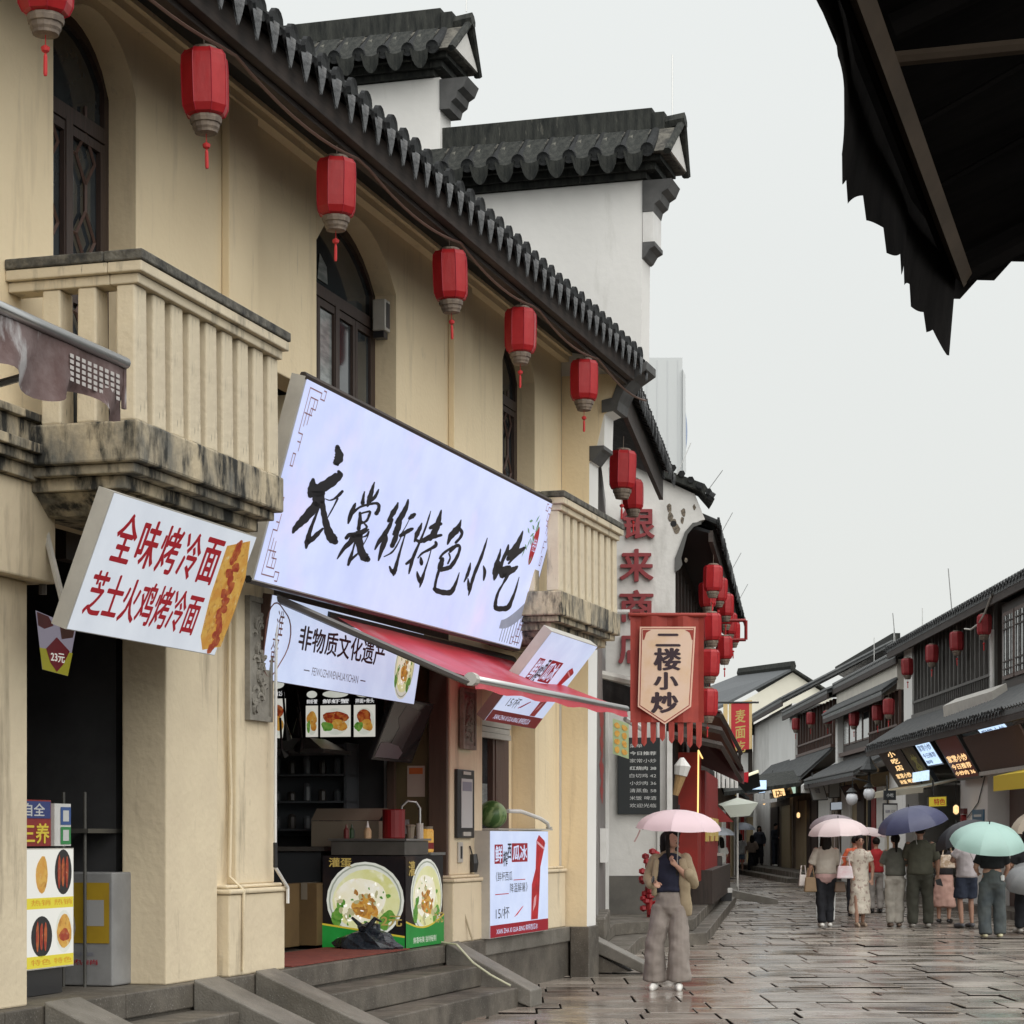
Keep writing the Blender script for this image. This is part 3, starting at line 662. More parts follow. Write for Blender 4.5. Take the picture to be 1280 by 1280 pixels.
def capped(d0, d1, z, name="coping", end=True):
    """tiled coping on a wall top: moulded eaves, tile fronts, stacked-tile ridge"""
    sm = (GS0+GS1)/2; c = MB(A)
    c.box(GS0-.06, GS1+.06, d0, d1-.30, z-.03, z+.04); c.box(GS0-.12, GS1+.12, d0, d1-.18, z+.042, z+.12); c.box(GS0-.20, GS1+.20, d0, d1-.10, z+.122, z+.18)
    cp = obj(name, c, coping, gw)
    r = MB(A)
    pr = [(GS0-.30, z+.185), (GS1+.30, z+.185), (sm+.12, z+.55), (sm-.12, z+.55)]
    r.hexa([(a, d0, b) for a, b in pr], [(a, d1, b) for a, b in pr]); obj("coping_slope", r, lichen, gw)
    rg = MB(A); rg.box(sm-.12, sm+.12, d0, d1-.26, z+.552, z+.80); obj("coping_ridge", rg, coping, gw, bevel=.01)
    e_ = MB(A); e_.box(sm-.125, sm+.125, d1-.258, d1-.12, z+.55, z+.74).tube([(sm, d1-.4, z+.60), (sm, d1+.10, z+.66)], .09, 8); obj("ridge_end", e_, coping, gw)
    # end gable face, pale with dark verge
    e2 = MB(A); e2.hexa([(GS0-.24, d1+.002, z+.20), (GS1+.24, d1+.002, z+.20), (sm, d1+.002, z+.52)], [(GS0-.24, d1+.02, z+.20), (GS1+.24, d1+.02, z+.20), (sm, d1+.02, z+.52)]); obj("end_panel", e2, oldplaster, gw)
    for sg, a in ((-1, GS0-.31), (1, GS1+.31)):
        vg = MB(A); vg.tube([(a, d1+.0, z+.17), (sm, d1+.06, z+.64)], [(.05, .04), (.05, .04)], 6); obj("verge", vg, coping, gw)
    # tiles on the face towards the street end
    d = d1-.22; t_ = math.atan2(.365, .42)
    W = MW[gw.name].inverted()
    while d > d0+.1 and d > -4.9:
        for kd in (0, 1):
            dd = d-(.15 if kd else 0)
            mt = W @ Matrix.Translation(Vector(A(GS0-.30, dd, z+.19))) @ Matrix.Rotation(ANG_A-math.pi/2, 4, 'Z') @ Matrix.Scale(.86, 4) @ Matrix.Rotation(math.radians(14), 4, 'X')
            src = CT if kd == 0 else DT
            n_ = inst("cover_tile" if kd == 0 else "drip_tile", src, gw, mt)
        d -= .30
CT = obj("cover_tile", cover_tile(), tile, gw, local=True); DT = obj("drip_tile", round_drip(), coping, gw, local=True)
W = MW[gw.name].inverted()
for o_, dd in ((CT, -.3), (DT, -.42)): o_.matrix_local = W @ Matrix.Translation(Vector(A(GS1+.30, dd, 9.22))) @ Matrix.Rotation(ANG_A+math.pi/2, 4, 'Z') @ Matrix.Scale(.86, 4)
capped(-9, 1.30, 9.04); capped(-9, -1.22, 10.44)
# moulded corbels under the coping ends
def corbel(d, z):
    mb = MB(A); mb.prism([(d, z-.36), (d+.12, z-.36), (d+.14, z-.28), (d+.20, z-.24), (d+.22, z-.16), (d+.29, z-.12), (d+.34, z-.01), (d, z-.01)], GS0-.02, GS1+.02); obj("corbel", mb, trimg, gw)
corbel(.95, 9.0); corbel(-1.46, 10.38)
obj("cream_return", MB(A).prism([(.004, .57), (.298, .57), (.328, 5.84), (.40, 5.95), (.50, 6.38), (.60, 6.45), (.62, 6.56), (.70, 6.74), (.86, 6.84), (.004, 6.84)], GS0-.006, GS0-.001), cream, gw)
obj("panel_edge", MB(A).box(GS0-.01, GS1+.01, .952, 1.07, 8.30, 8.636), whitep, gw)
obj("corbel", MB(A).prism([(.95, 8.12), (.98, 8.14), (1.03, 8.22), (1.09, 8.25), (1.09, 8.298), (.95, 8.298)], GS0-.01, GS1+.01), trimg, gw)
obj("corbel_trim", MB(A).prism([(.48, 6.40), (.66, 6.42), (.68, 6.52), (.74, 6.64), (.84, 6.76), (1.0, 6.86), (1.0, 6.95), (.80, 6.87), (.66, 6.72), (.60, 6.56), (.48, 6.54)], GS0-.03, GS1+.04), trimg, gw)
obj("corbel_trim", MB(A).prism([(.33, 5.86), (.37, 5.86), (.46, 5.97), (.50, 5.99), (.50, 6.03), (.33, 6.03)], GS0-.01, GS1+.01), trimg, gw)
obj("foot_stone", MB(A).box(GS0-.03, GS1+.03, .11, .33, -.03, .57), granite, gw, bevel=.01)
for d, z in ((-1.2, 11.2), (1.25, 9.7)): obj("lightning_rod", MB(A).tube([(24.4, d, z), (24.4, d, z+.75)], .008, 5), steel, gw)
# ---------------------------------------------------------------- lanterns
def lantern(name, label, group, scale=1., mat=None, tassel_on=True):
    t = thing("red_lantern", label, "lantern", (0, 0, 0), 0, group)
    t.scale = (scale,)*3
    mt = mat or redsilk
    b = MB(); n = 8; prof = [(.085, -.005), (.125, -.015), (.148, -.05), (.152, -.12), (.150, -.30), (.146, -.37), (.125, -.415), (.09, -.43)]
    b.lathe((0, 0, 0), prof, n, math.pi/8); obj("shade", b, mt, t, local=True)
    r = MB()
    for k in range(n):
        a = math.pi/8+2*math.pi*k/n; r.tube([(p*1.012*math.cos(a), p*1.012*math.sin(a), z) for p, z in prof], .0035, 4)
    obj("ribs", r, signred2, t, local=True)
    c = MB(); c.lathe((0, 0, 0), [(.10, -.428), (.104, -.445), (.098, -.47), (.088, -.474), (.085, -.50), (.075, -.515), (.072, -.53), (.05, -.532)], 14); obj("collar", c, gauze, t, local=True)
    c = MB(); c.lathe((0, 0, 0), [(.07, .02), (.085, .012), (.09, -.004), (.06, -.006)], 14); c.tube([(0, 0, .015), (0, 0, .16)], .004, 4); obj("cap", c, gauze, t, local=True)
    if tassel_on:
        s = MB(); s.tube([(0, 0, -.53), (0, 0, -.60)], .003, 4).lathe((0, 0, 0), [(.004, -.585), (.026, -.60), (.022, -.62), (.006, -.632)], 8).lathe((0, 0, 0), [(.005, -.63), (.011, -.65), (.012, -.74), (.009, -.755)], 8)
        obj("tassel", s, tassel, t, local=True)
    return t
L0 = lantern("lantern", "red eight sided silk lantern cut by the top left corner of the picture", "red lanterns under the cream house's eave")
kids(L0)
for k, (s, lab) in enumerate(((10.80, "red silk lantern cut by the top left corner, in front of the first arched window"),
      (12.86, "large red silk lantern hanging above the near balcony between arched window and pilaster"),
      (15.19, "red silk lantern hanging at the left side of the middle arched window"),
      (17.85, "red silk lantern just right of the middle arched window, above the big sign"),
      (20.01, "red silk lantern hanging at the narrow third window of the cream house"),
      (22.37, "red silk lantern farthest along the cream eave, above the right hand balcony"))):
    place(L0, A(s, .75, 6.60 if k else 6.51), random.uniform(-.25, .25), lab, k)
L1 = lantern("lantern", "", "red lanterns along the second building", mat=redsilk, tassel_on=True); kids(L1)
sets = [((1.365, 27.0, 6.33), "red lantern in front of the black eave shadow, next to the white gable strip", 1.12),
        ((1.62, 29.5, 6.38), "red lantern half hidden behind the one beside the white gable strip", .95)]
for s, zt, lab, sc_ in ((30.9+4.6, 5.80+.16, "dusty red lantern under the arched corner of the flaking white gable", 1.0), (38.0, 6.05, "red lantern just behind the one at the flaking gable's corner", .95),
      (41.0, 5.95, "red lantern with red bracket around it under the second black eave", 1.0), (43.5, 6.0, "red lantern next to last under the second black eave", 1.0), (46.0, 6.05, "red lantern at the far tip of the second black eave", 1.0)):
    p = B(s, .74, zt); sets.append((p, lab, sc_))
for X, zt, lab in ((3.08, 5.05, "upper red lantern of the vertical string beside the red banner"), (3.06, 4.49, "middle red lantern of the vertical string beside the red banner"), (3.03, 3.88, "lowest red lantern of the vertical string beside the red banner")):
    sets.append(((X, 34.0, zt), lab, 1.0))
for (px_, py_, Yl, lab) in ((899, 722, 37.5, "red lantern hanging between the arched corner and the top of the string"), (907, 742, 39.5, "red lantern just above the red bracket's outer end"), (884, 728, 36.2, "red lantern behind the upper one of the vertical string"), (905, 795, 38.5, "low red lantern right of the upper one of the vertical string")):
    sets.append((((px_-640)*Yl/2750, Yl, 1.6+(1045-py_)*Yl/2750), lab, .95))
for k, (p, lab, sc_) in enumerate(sets): place(L1, p, random.uniform(0, .7), lab, k, sc_)
L2 = lantern("lantern", "", "red lanterns on the right hand row", mat=redsilk_old, tassel_on=True); kids(L2)
rr = [(45.8, .30, 6.20, "red lantern nearest on the right hand wooden house, below the looped wire"), (48.9, .3, 6.13, "second red lantern on the right hand wooden house, counted from the looped wire"),
      (52.0, .3, 6.11, "third red lantern on the right hand wooden house, counted from the looped wire"), (55.6, .3, 6.08, "red lantern on the white pier at the end of the wooden house"),
      (58.6, .3, 5.25, "red lantern in the shadow just left of the white pier"), (60.6, .3, 5.20, "red lantern second left of the white pier"), (65.2, .3, 5.28, "red lantern in front of the pale panes of the middle wooden house"),
      (71.4, .3, 5.66, "faded red lantern under the eave end of the middle wooden house"), (75.9, .3, 5.86, "faded red lantern in front of the far dark slatted front"), (80.5, .3, 5.90, "small faded red lantern beside the far white wall")]
for k, (s, d, z, lab) in enumerate(rr): place(L2, R(s, d, z), random.uniform(0, .7), lab, k, 1.0)

# cable loops under the cream eave
mb = MB(A)
pts = []
for k in range(0, 61):
    s = 10+k*.25; ph = (s-10.8) % 2.4/2.4; pts.append((s, .80, 6.70-.10*4*ph*(1-ph)))
mb.tube(pts, .012, 5); obj("cable", mb, M("cable_brown", (.13, .07, .05), rough=.6), label="brown lantern cable drooping in loops below the fascia of the cream house", cat="cable")
cm = thing("security_camera", "small white bullet camera on the cream wall left of the big sign", "camera", A(15.4, -.1, 4.85), ANG_A)
obj("body", MB(A).tube([(15.62, -.02, 4.84), (15.38, .10, 4.82)], .04, 8), whitep, cm); obj("bracket", MB(A).tube([(15.62, -.1, 4.80), (15.56, 0, 4.82)], .015, 6), redpaint, cm)
wl = thing("wall_lamp", "small box shaped lamp at the right springing of the middle arched window", "wall lamp", A(18.55, -.05, 6.2), ANG_A)
obj("housing", MB(A).box(18.42, 18.56, -.16, -.04, 6.10, 6.38), alu, wl, bevel=.01); obj("bracket", MB(A).box(18.44, 18.54, -.16, -.06, 6.04, 6.098), blackp, wl); obj("lamp_slot", MB(A).box(18.45, 18.53, -.039, -.034, 6.13, 6.35), blackp, wl)
# ---------------------------------------------------------------- signs, screens and lit boards
def board(name, label, cat, P0, loc, face_mat, side_mat, back=.1, frame=0., rz=None, group=None, f=A):
    t = thing(name, label, cat, loc, ANG_A if rz is None else rz, group)
    obj("housing", P0.body(MB()), side_mat, t)
    mb = MB(); P0.put(mb, RECT, .004, .006, .996, .994, 0); obj("sign_face", mb, face_mat, t)
    if frame: obj("trim", P0.frame(MB(), frame, .008), side_mat, t)
    return t
# main sign, leaning out over the stall
PS = Plane(A(14.55, .35, 3.431), A(21.344, .35, 3.485), A(14.55, .762, 4.866), .11)
ms_ = board("shop_sign", "long blue white lit sign with black brush lettering leaning over the food stall", "sign", PS, A(18, .3, 3.4), signwhite, alu)
obj("top_rail", MB().tube([PS.O+PS.ey-PS.n*.02, PS.O+PS.ey+PS.ex-PS.n*.02], .03, 6), fascia, ms_)
obj("bottom_rail", MB().tube([PS.O-PS.n*.03, PS.O+PS.ex-PS.n*.03], .03, 6), blackp, ms_)
SX = PS.ex.normalized(); SY = PS.ey.normalized()
K0 = Matrix(((0.017867,0.004782),(0.002383,-0.006142))); K0i = K0.inverted()
def brush(mb, data, lift0=.006, wob=.08):
    """brush strokes: points (x, y, width) on the sign, slanted nib K0"""
    n_ = 0
    for st in data.split('|'):
        P_ = [tuple(map(float, q.split(','))) for q in st.split(';')]
        A_ = [(K0i @ Vector(p[:2]), p[2]*.5) for p in P_]
        # resample with a smooth curve
        pts = []
        for k in range(len(A_)-1):
            p0 = A_[max(k-1, 0)]; p1 = A_[k]; p2 = A_[k+1]; p3 = A_[min(k+2, len(A_)-1)]
            for j in range(4):
                t = j/4; t2 = t*t; t3 = t2*t
                c = .5*((2*p1[0]) + (-p0[0]+p2[0])*t + (2*p0[0]-5*p1[0]+4*p2[0]-p3[0])*t2 + (-p0[0]+3*p1[0]-3*p2[0]+p3[0])*t3)
                pts.append((c, p1[1]+(p2[1]-p1[1])*t))
        pts.append(A_[-1])
        lift = PS.n*(lift0+.00012*n_); n_ += 1
        def W3(v): m = K0 @ v; return PS.O + SX*m.x + SY*m.y + lift
        prev = None
        for k, (c, r) in enumerate(pts):
            t = (pts[min(k+1, len(pts)-1)][0]-pts[max(k-1, 0)][0]); t = t.normalized() if t.length > 1e-6 else Vector((1, 0))
            n2 = Vector((-t.y, t.x)); r = r*(1+wob*math.sin(k*1.7+n_)); a, b = mb.pt(W3(c+n2*r)), mb.pt(W3(c-n2*r))
            if prev: mb.face((prev[0], a, b, prev[1]))
            prev = (a, b)
        for c, r in (pts[0], pts[-1]):
            if r > .9: mb.face([mb.pt(W3(c+Vector((math.cos(q*.7854), math.sin(q*.7854)))*r*.98)) for q in range(8)])
for ch_ in "0.876,1.124,4.88;0.899,1.102,6.72;0.946,1.075,9.21;0.954,1.037,9.59;0.919,1.008,6.13|0.943,1.013,6.14;0.977,0.993,1.72|0.588,0.829,3.58;0.603,0.789,7.16;0.615,0.748,8.97;0.613,0.709,5.38|0.622,0.770,9.57;0.737,0.783,10.87;0.881,0.839,11.62;0.997,0.904,10.50;1.057,0.935,7.45;1.019,0.956,3.71|0.728,0.764,14.49;0.770,0.719,13.34;0.814,0.673,10.35|0.787,0.678,9.72;0.717,0.617,9.66;0.618,0.534,8.98;0.551,0.487,7.38;0.494,0.441,5.33;0.479,0.410,2.13|0.825,0.640,1.95;0.802,0.559,2.92;0.779,0.478,3.89;0.776,0.417,5.11;0.779,0.370,5.47;0.791,0.326,1.22|0.780,0.379,6.69;0.867,0.416,5.51;0.936,0.464,4.93;1.014,0.517,1.74|0.849,0.704,6.10;0.909,0.652,5.89;0.975,0.600,6.42;1.072,0.534,7.73;1.166,0.484,10.05;1.247,0.459,11.39;1.304,0.446,7.63|0.896,0.728,0.98;0.982,0.728,1.48;1.061,0.748,2.24;1.130,0.784,3.50;1.187,0.827,3.27|1.134,0.762,2.25;1.099,0.696,1.75;1.038,0.600,1.24#1.781,0.990,1.05;1.774,0.954,3.16;1.773,0.908,5.01;1.770,0.858,6.33;1.770,0.817,4.62;1.767,0.793,2.90|1.628,0.892,1.30;1.632,0.852,2.87;1.652,0.798,4.96|1.906,0.951,1.33;1.891,0.912,3.46;1.858,0.870,3.98;1.795,0.834,2.91|1.507,0.778,1.81;1.494,0.742,4.64;1.473,0.676,5.41;1.469,0.614,2.32|1.474,0.681,3.86;1.610,0.760,2.60;1.799,0.812,2.91;1.934,0.838,3.48;1.997,0.830,4.03;2.013,0.795,4.58;1.990,0.763,5.37|1.647,0.722,2.87;1.683,0.677,4.46;1.708,0.599,4.73|1.670,0.719,1.83;1.839,0.758,2.92;1.849,0.727,3.19;1.822,0.678,2.92;1.709,0.642,2.89|1.730,0.665,1.84;1.865,0.637,2.66;1.814,0.603,3.45;1.722,0.573,3.95|1.507,0.500,4.40;1.557,0.534,4.67;1.667,0.546,5.76;1.794,0.578,5.82;1.925,0.625,1.61|1.657,0.542,7.86;1.614,0.482,6.53;1.514,0.416,4.66;1.435,0.322,1.29|1.704,0.502,1.84;1.705,0.425,2.37;1.697,0.360,4.47;1.691,0.306,3.16|1.700,0.347,4.21;1.782,0.388,2.91;1.837,0.422,1.60|1.731,0.561,9.22;1.796,0.500,8.74;1.885,0.437,8.81;1.987,0.403,10.77;2.064,0.393,7.05|1.807,0.543,1.33;1.903,0.569,2.40;1.932,0.609,1.87;1.933,0.563,1.34;1.886,0.488,1.07#2.394,0.912,1.39;2.388,0.871,4.71;2.347,0.818,6.64;2.293,0.740,3.86|2.367,0.764,3.32;2.343,0.700,4.98;2.288,0.631,6.06;2.203,0.550,4.93;2.162,0.482,1.37|2.300,0.633,4.96;2.327,0.580,7.47;2.309,0.497,5.53;2.305,0.407,1.66|2.600,0.968,1.69;2.607,0.916,4.80;2.580,0.855,6.76;2.532,0.791,7.30;2.468,0.749,3.35|2.523,0.785,6.17;2.542,0.726,7.87;2.513,0.674,7.01;2.485,0.656,4.20|2.549,0.698,4.22;2.546,0.631,6.47;2.518,0.561,6.18|2.397,0.453,1.11;2.546,0.507,2.53;2.619,0.573,1.98;2.672,0.666,1.14|2.744,0.824,4.28;2.795,0.850,6.30;2.836,0.870,4.31|2.752,0.825,1.00;2.706,0.747,1.14;2.649,0.677,1.42|2.646,0.663,4.82;2.740,0.703,5.42;2.828,0.736,5.17;2.878,0.752,3.46|2.742,0.694,1.43;2.737,0.636,2.00;2.729,0.538,2.86;2.727,0.451,4.00;2.727,0.379,5.72;2.725,0.327,1.72|2.575,0.397,1.41;2.638,0.369,4.26;2.719,0.354,6.28#3.062,0.828,1.17;3.048,0.780,4.97;3.016,0.722,6.42;3.006,0.651,1.75|3.194,0.950,0.89;3.190,0.882,2.36;3.173,0.782,2.66;3.126,0.658,3.24;3.072,0.524,4.69;3.071,0.445,4.40;3.075,0.381,1.47|2.956,0.459,3.78;3.024,0.493,4.09;3.104,0.557,2.06|3.003,0.677,2.33;3.128,0.673,5.00;3.258,0.714,5.94;3.378,0.768,3.60|3.442,0.994,1.20;3.446,0.937,5.12;3.442,0.856,8.43;3.418,0.793,9.02;3.362,0.722,5.39|3.289,0.812,4.47;3.401,0.851,6.60;3.524,0.879,4.54|3.227,0.678,2.37;3.326,0.722,5.08;3.475,0.761,5.13;3.611,0.790,3.36|3.183,0.532,1.77;3.258,0.585,2.97;3.397,0.633,3.91;3.540,0.689,5.16;3.512,0.715,3.64|3.454,0.638,1.51;3.452,0.548,1.81;3.436,0.456,2.72;3.426,0.375,5.13;3.421,0.299,1.21|3.248,0.427,1.19;3.316,0.383,5.08;3.408,0.353,6.93|3.242,0.553,1.19;3.287,0.519,5.37;3.313,0.497,4.48#4.006,0.982,0.94;3.999,0.929,5.33;3.945,0.871,10.00;3.855,0.809,8.08;3.827,0.729,1.55|3.994,0.908,5.33;4.117,0.878,4.75;4.109,0.830,4.11;4.027,0.774,3.78|3.982,0.732,3.14;3.785,0.647,3.71;3.728,0.595,3.08|3.945,0.682,4.07;4.051,0.746,5.36;4.158,0.754,4.13;4.176,0.694,4.46;4.129,0.616,5.71;4.055,0.551,6.32|3.922,0.664,2.19;3.988,0.630,2.51;3.969,0.577,2.82|3.800,0.598,5.27;3.797,0.557,7.74;3.807,0.507,7.13;4.001,0.539,6.29;4.098,0.576,3.80|3.797,0.527,5.27;3.782,0.454,4.03;3.785,0.383,3.72;3.808,0.324,4.66|3.799,0.328,5.58;3.900,0.318,7.19;4.086,0.322,7.61;4.245,0.343,8.34;4.298,0.395,5.79;4.325,0.461,3.54;4.332,0.537,0.97#4.846,0.921,1.00;4.841,0.848,3.34;4.819,0.727,5.00;4.764,0.593,5.32;4.747,0.495,4.98;4.752,0.410,4.32;4.755,0.359,1.00|4.565,0.653,1.31;4.577,0.593,4.92;4.565,0.529,4.92;4.528,0.463,1.31|4.607,0.512,1.31;4.675,0.456,4.96;4.738,0.414,5.31|4.940,0.668,1.35;5.031,0.617,5.76;5.063,0.542,2.72#5.310,0.874,1.38;5.326,0.808,4.83;5.305,0.719,6.90;5.295,0.630,4.14|5.336,0.733,10.37;5.359,0.659,12.12;5.367,0.577,2.77|5.341,0.679,10.37;5.533,0.689,11.56;5.718,0.732,8.16|5.509,0.931,3.14;5.512,0.874,5.94;5.460,0.769,5.92;5.465,0.704,5.23|5.830,1.116,1.07;5.817,1.056,6.06;5.779,0.973,9.25;5.707,0.887,13.46;5.610,0.809,7.04|5.521,0.865,7.00;5.726,0.867,12.41;5.904,0.921,7.90;6.017,0.966,4.70|5.779,0.851,5.34;5.664,0.770,3.18|5.544,0.657,10.52;5.734,0.695,10.66;5.882,0.739,8.25;5.950,0.769,4.32|5.570,0.649,11.59;5.723,0.666,7.10;5.661,0.570,3.18;5.590,0.485,4.23;5.580,0.406,5.28;5.608,0.342,6.35|5.603,0.347,6.35;5.677,0.326,7.80;5.868,0.342,8.26;6.014,0.369,9.07;6.062,0.442,6.18;6.099,0.548,4.01;6.101,0.686,1.09".split("#"): mb = MB(); brush(mb, ch_); obj("brush_character", mb, ink, ms_, recalc=False)
# fret ornaments in the corners, bamboo, seal and a pale pagoda
fret = M("fret_brown", (.40, .22, .24), rough=.6)
def fretwork(mb, x, y, sx, sy, w=.010):
    for ln in (((0,0),(0,.55)),((0,0),(.3,0)),((.07,.1),(.07,.45)),((.07,.1),(.25,.1)),((.25,.1),(.25,.22)),((.25,.22),(.14,.22)),((.14,.22),(.14,.42)),((0,.55),(.1,.55)),((.1,.55),(.1,.75)),((.03,.65),(.1,.65)),
               ((0,.8),(.06,.8)),((.06,.8),(.06,.95)),((.06,.95),(0,.95)),((0,.95),(0,.8)),((.3,0),(.3,.07)),((.3,.07),(.4,.07)),((.4,.07),(.4,-.04)),((.4,-.04),(.34,-.04)),((.02,.3),(.2,.3)),((.18,.1),(.18,.3))):
        (a, b), (c, d) = ln; a, b, c, d = x+a*sx, y+b*sy, x+c*sx, y+d*sy
        if abs(a-c) < 1e-6: g = (a-w/2, min(b, d)-w/2, w, abs(b-d)+w)
        else: g = (min(a, c)-w/2, b-w/2, abs(a-c)+w, w)
        mb.flat(RECT, PS.O+PS.n*.006, SX, SY, g[2], g[3], g[0], g[1])
W_, H_ = PS.ex.length, PS.ey.length
mb = MB(); fretwork(mb, .12, H_-.06, .75, -.60); fretwork(mb, .12, .06, .75, .60); fretwork(mb, W_-.12, H_-.06, -.75, -.6); fretwork(mb, W_-.12, .06, -.75, .6); obj("fret_ornament", mb, fret, ms_)
mb = MB(); r_ = random.Random(5)
for k in range(16):
    u, v = W_-.62+r_.uniform(-.12, .16), H_-.17-.42*k/16; a = r_.uniform(2.2, 4.6); l = .12
    d_ = Vector((math.cos(a), math.sin(a))); n2 = Vector((-d_.y, d_.x))*.016; c = Vector((u, v))
    mb.poly([PS.O+SX*p.x+SY*p.y+PS.n*.006 for p in (c, c+d_*l*.5+n2, c+d_*l, c+d_*l*.5-n2)])
obj("bamboo_print", mb, M("bamboo_print_green", (.22, .42, .25), rough=.6), ms_, recalc=False)
mb = MB(); u, v = 0.9287,0.6855; PS.ell(mb, u, v, .0125, .13, 1); s1 = obj("seal", mb, signred, ms_)
mb = MB(); PS.put(mb, "特色", u-.009, v-.04, u+.009, v+.05, 3); obj("seal_text", mb, signwhite, ms_)
pag = M("pagoda_print", (.42, .45, .58), (.55, .58, .72), scale=9, rough=.6, emis=.35)
mb = MB(); u0, u1 = .87, .985
for k in range(10):
    a, b = k/10, (k+1)/10; f = lambda t: .10+.17*t**2.0; g = lambda t: .155+.22*t**1.4
    mb.poly([PS.O+PS.ex*(u0+(u1-u0)*x)+PS.ey*y+PS.n*.0055 for x, y in ((a, f(a)), (b, f(b)), (b, g(b)), (a, g(a)))])
for k in range(8): mb.flat(RECT, PS.O+PS.n*.0052, PS.ex, PS.ey, .004, .10+.02*k, .885+.0125*k, .02)
obj("pagoda_print", mb, pag, ms_)

# cold noodle sign under the balcony
PC = Plane(A(11.493, .5, 2.80), A(13.572, .5, 2.81), A(11.493, .807, 3.585), .10)
cs = board("shop_sign", "white lit sign with two lines of red lettering and a golden roll, below near balcony", "sign", PC, A(12.5, .4, 2.8), signcold, alu)
mb = MB()
for k, t_ in enumerate("全味烤冷面"): PC.put(mb, GL[(t_, 1)], .095+.143*k, .53, .220+.143*k, .90, 1)
PC.put(mb, GL[("芝士火鸡烤冷面", 1)], .05, .12, .785, .46, 1)
obj("lettering", mb, signred, cs, recalc=False)
mb = MB(); pr = [(0.8073,0.8653), (0.9586,0.9533), (1.0188,0.6634), (1.0266,0.3750), (1.0168,0.0815), (0.8923,0.0294), (0.8470,0.1329), (0.8149,0.4550)]
mb.poly([PC.O+PC.ex*u+PC.ey*v+PC.n*.005 for u, v in pr]); obj("roll_picture", mb, golden, cs)
mb = MB(); r_ = random.Random(9)
for k in range(16):
    t = k/15; u = (pr[1][0]+pr[0][0])/2*(1-t)+(pr[5][0]+pr[4][0])/2*t; v = (pr[1][1]*(1-t)+pr[5][1]*t)*.9+.03
    PC.ell(mb, u+r_.uniform(-.015, .03), v, .024, .045, 3+k*.1, g=blobby(12, .3, k))
obj("roll_filling", mb, sausage, cs, recalc=False)
br = thing("sign_bracket", "grey triangular steel bracket holding the noodle sign under the balcony", "bracket", A(11.3, .1, 3.0), ANG_A)
obj("bar", MB(A).tube([(12.08, .02, 3.62), (12.02, .40, 3.62)], .028, 6), alu, br); obj("bar", MB(A).tube([(12.08, .02, 3.58), (11.86, .30, 2.95)], .022, 6), alu, br); obj("bar", MB(A).tube([(12.10, .02, 3.62), (12.10, .02, 3.08)], .025, 6), greybar, br)

# heritage food sign in the opening behind the awning arm
PF = Plane(A(15.43, .03, 2.79), A(19.0, .03, 2.80), A(15.43, .13, 3.43), .07)
fs = board("shop_sign", "pale blue lit sign with black lettering and bowl picture behind the awning arm", "sign", PF, A(17, 0, 2.8), signwhite2, brownwood)
mb = MB(); PF.put(mb, GL[("非物质文化遗产", 1)], 0.1810,0.4254, *(0.7326,0.5572)[:1], .74, 1); obj("lettering", mb, ink, fs, recalc=False)
mb = MB(); a = (0.2844,0.1609); b = (0.5770,0.1969); PF.put(mb, "FEIWUZHIWENHUAYICHAN", a[0], a[1]-.01, b[0], a[1]+.09, 1); PF.put(mb, RECT, a[0]-.05, a[1]+.03, a[0]-.015, a[1]+.045, 1); PF.put(mb, RECT, b[0]+.015, a[1]+.03, b[0]+.05, a[1]+.045, 1); obj("small_lettering", mb, inkg, fs, recalc=False)
brn = M("sign_brown", (.20, .08, .06), rough=.5)
mb = MB(); a = (0.0560,0.5998); PF.put(mb, GL[("淮", 0)], .045, .52, .085, .84, 2); PF.put(mb, GL[("蛋", 0)], .035, .20, .075, .50, 2)
for k in range(30):
    t = k/30*2*math.pi; rr_ = 1+.12*math.sin(3*t+1); c = (.055+.068*math.cos(t)*rr_, .50+.42*math.sin(t)*rr_); t2 = (k+1)/30*2*math.pi; r2 = 1+.12*math.sin(3*t2+1); c2 = (.055+.068*math.cos(t2)*r2, .50+.42*math.sin(t2)*r2)
    mb.tube([PF.O+PF.ex*c[0]+PF.ey*c[1]+PF.n*.006, PF.O+PF.ex*c2[0]+PF.ey*c2[1]+PF.n*.006], .006, 4)
obj("emblem", mb, brn, fs, recalc=False)
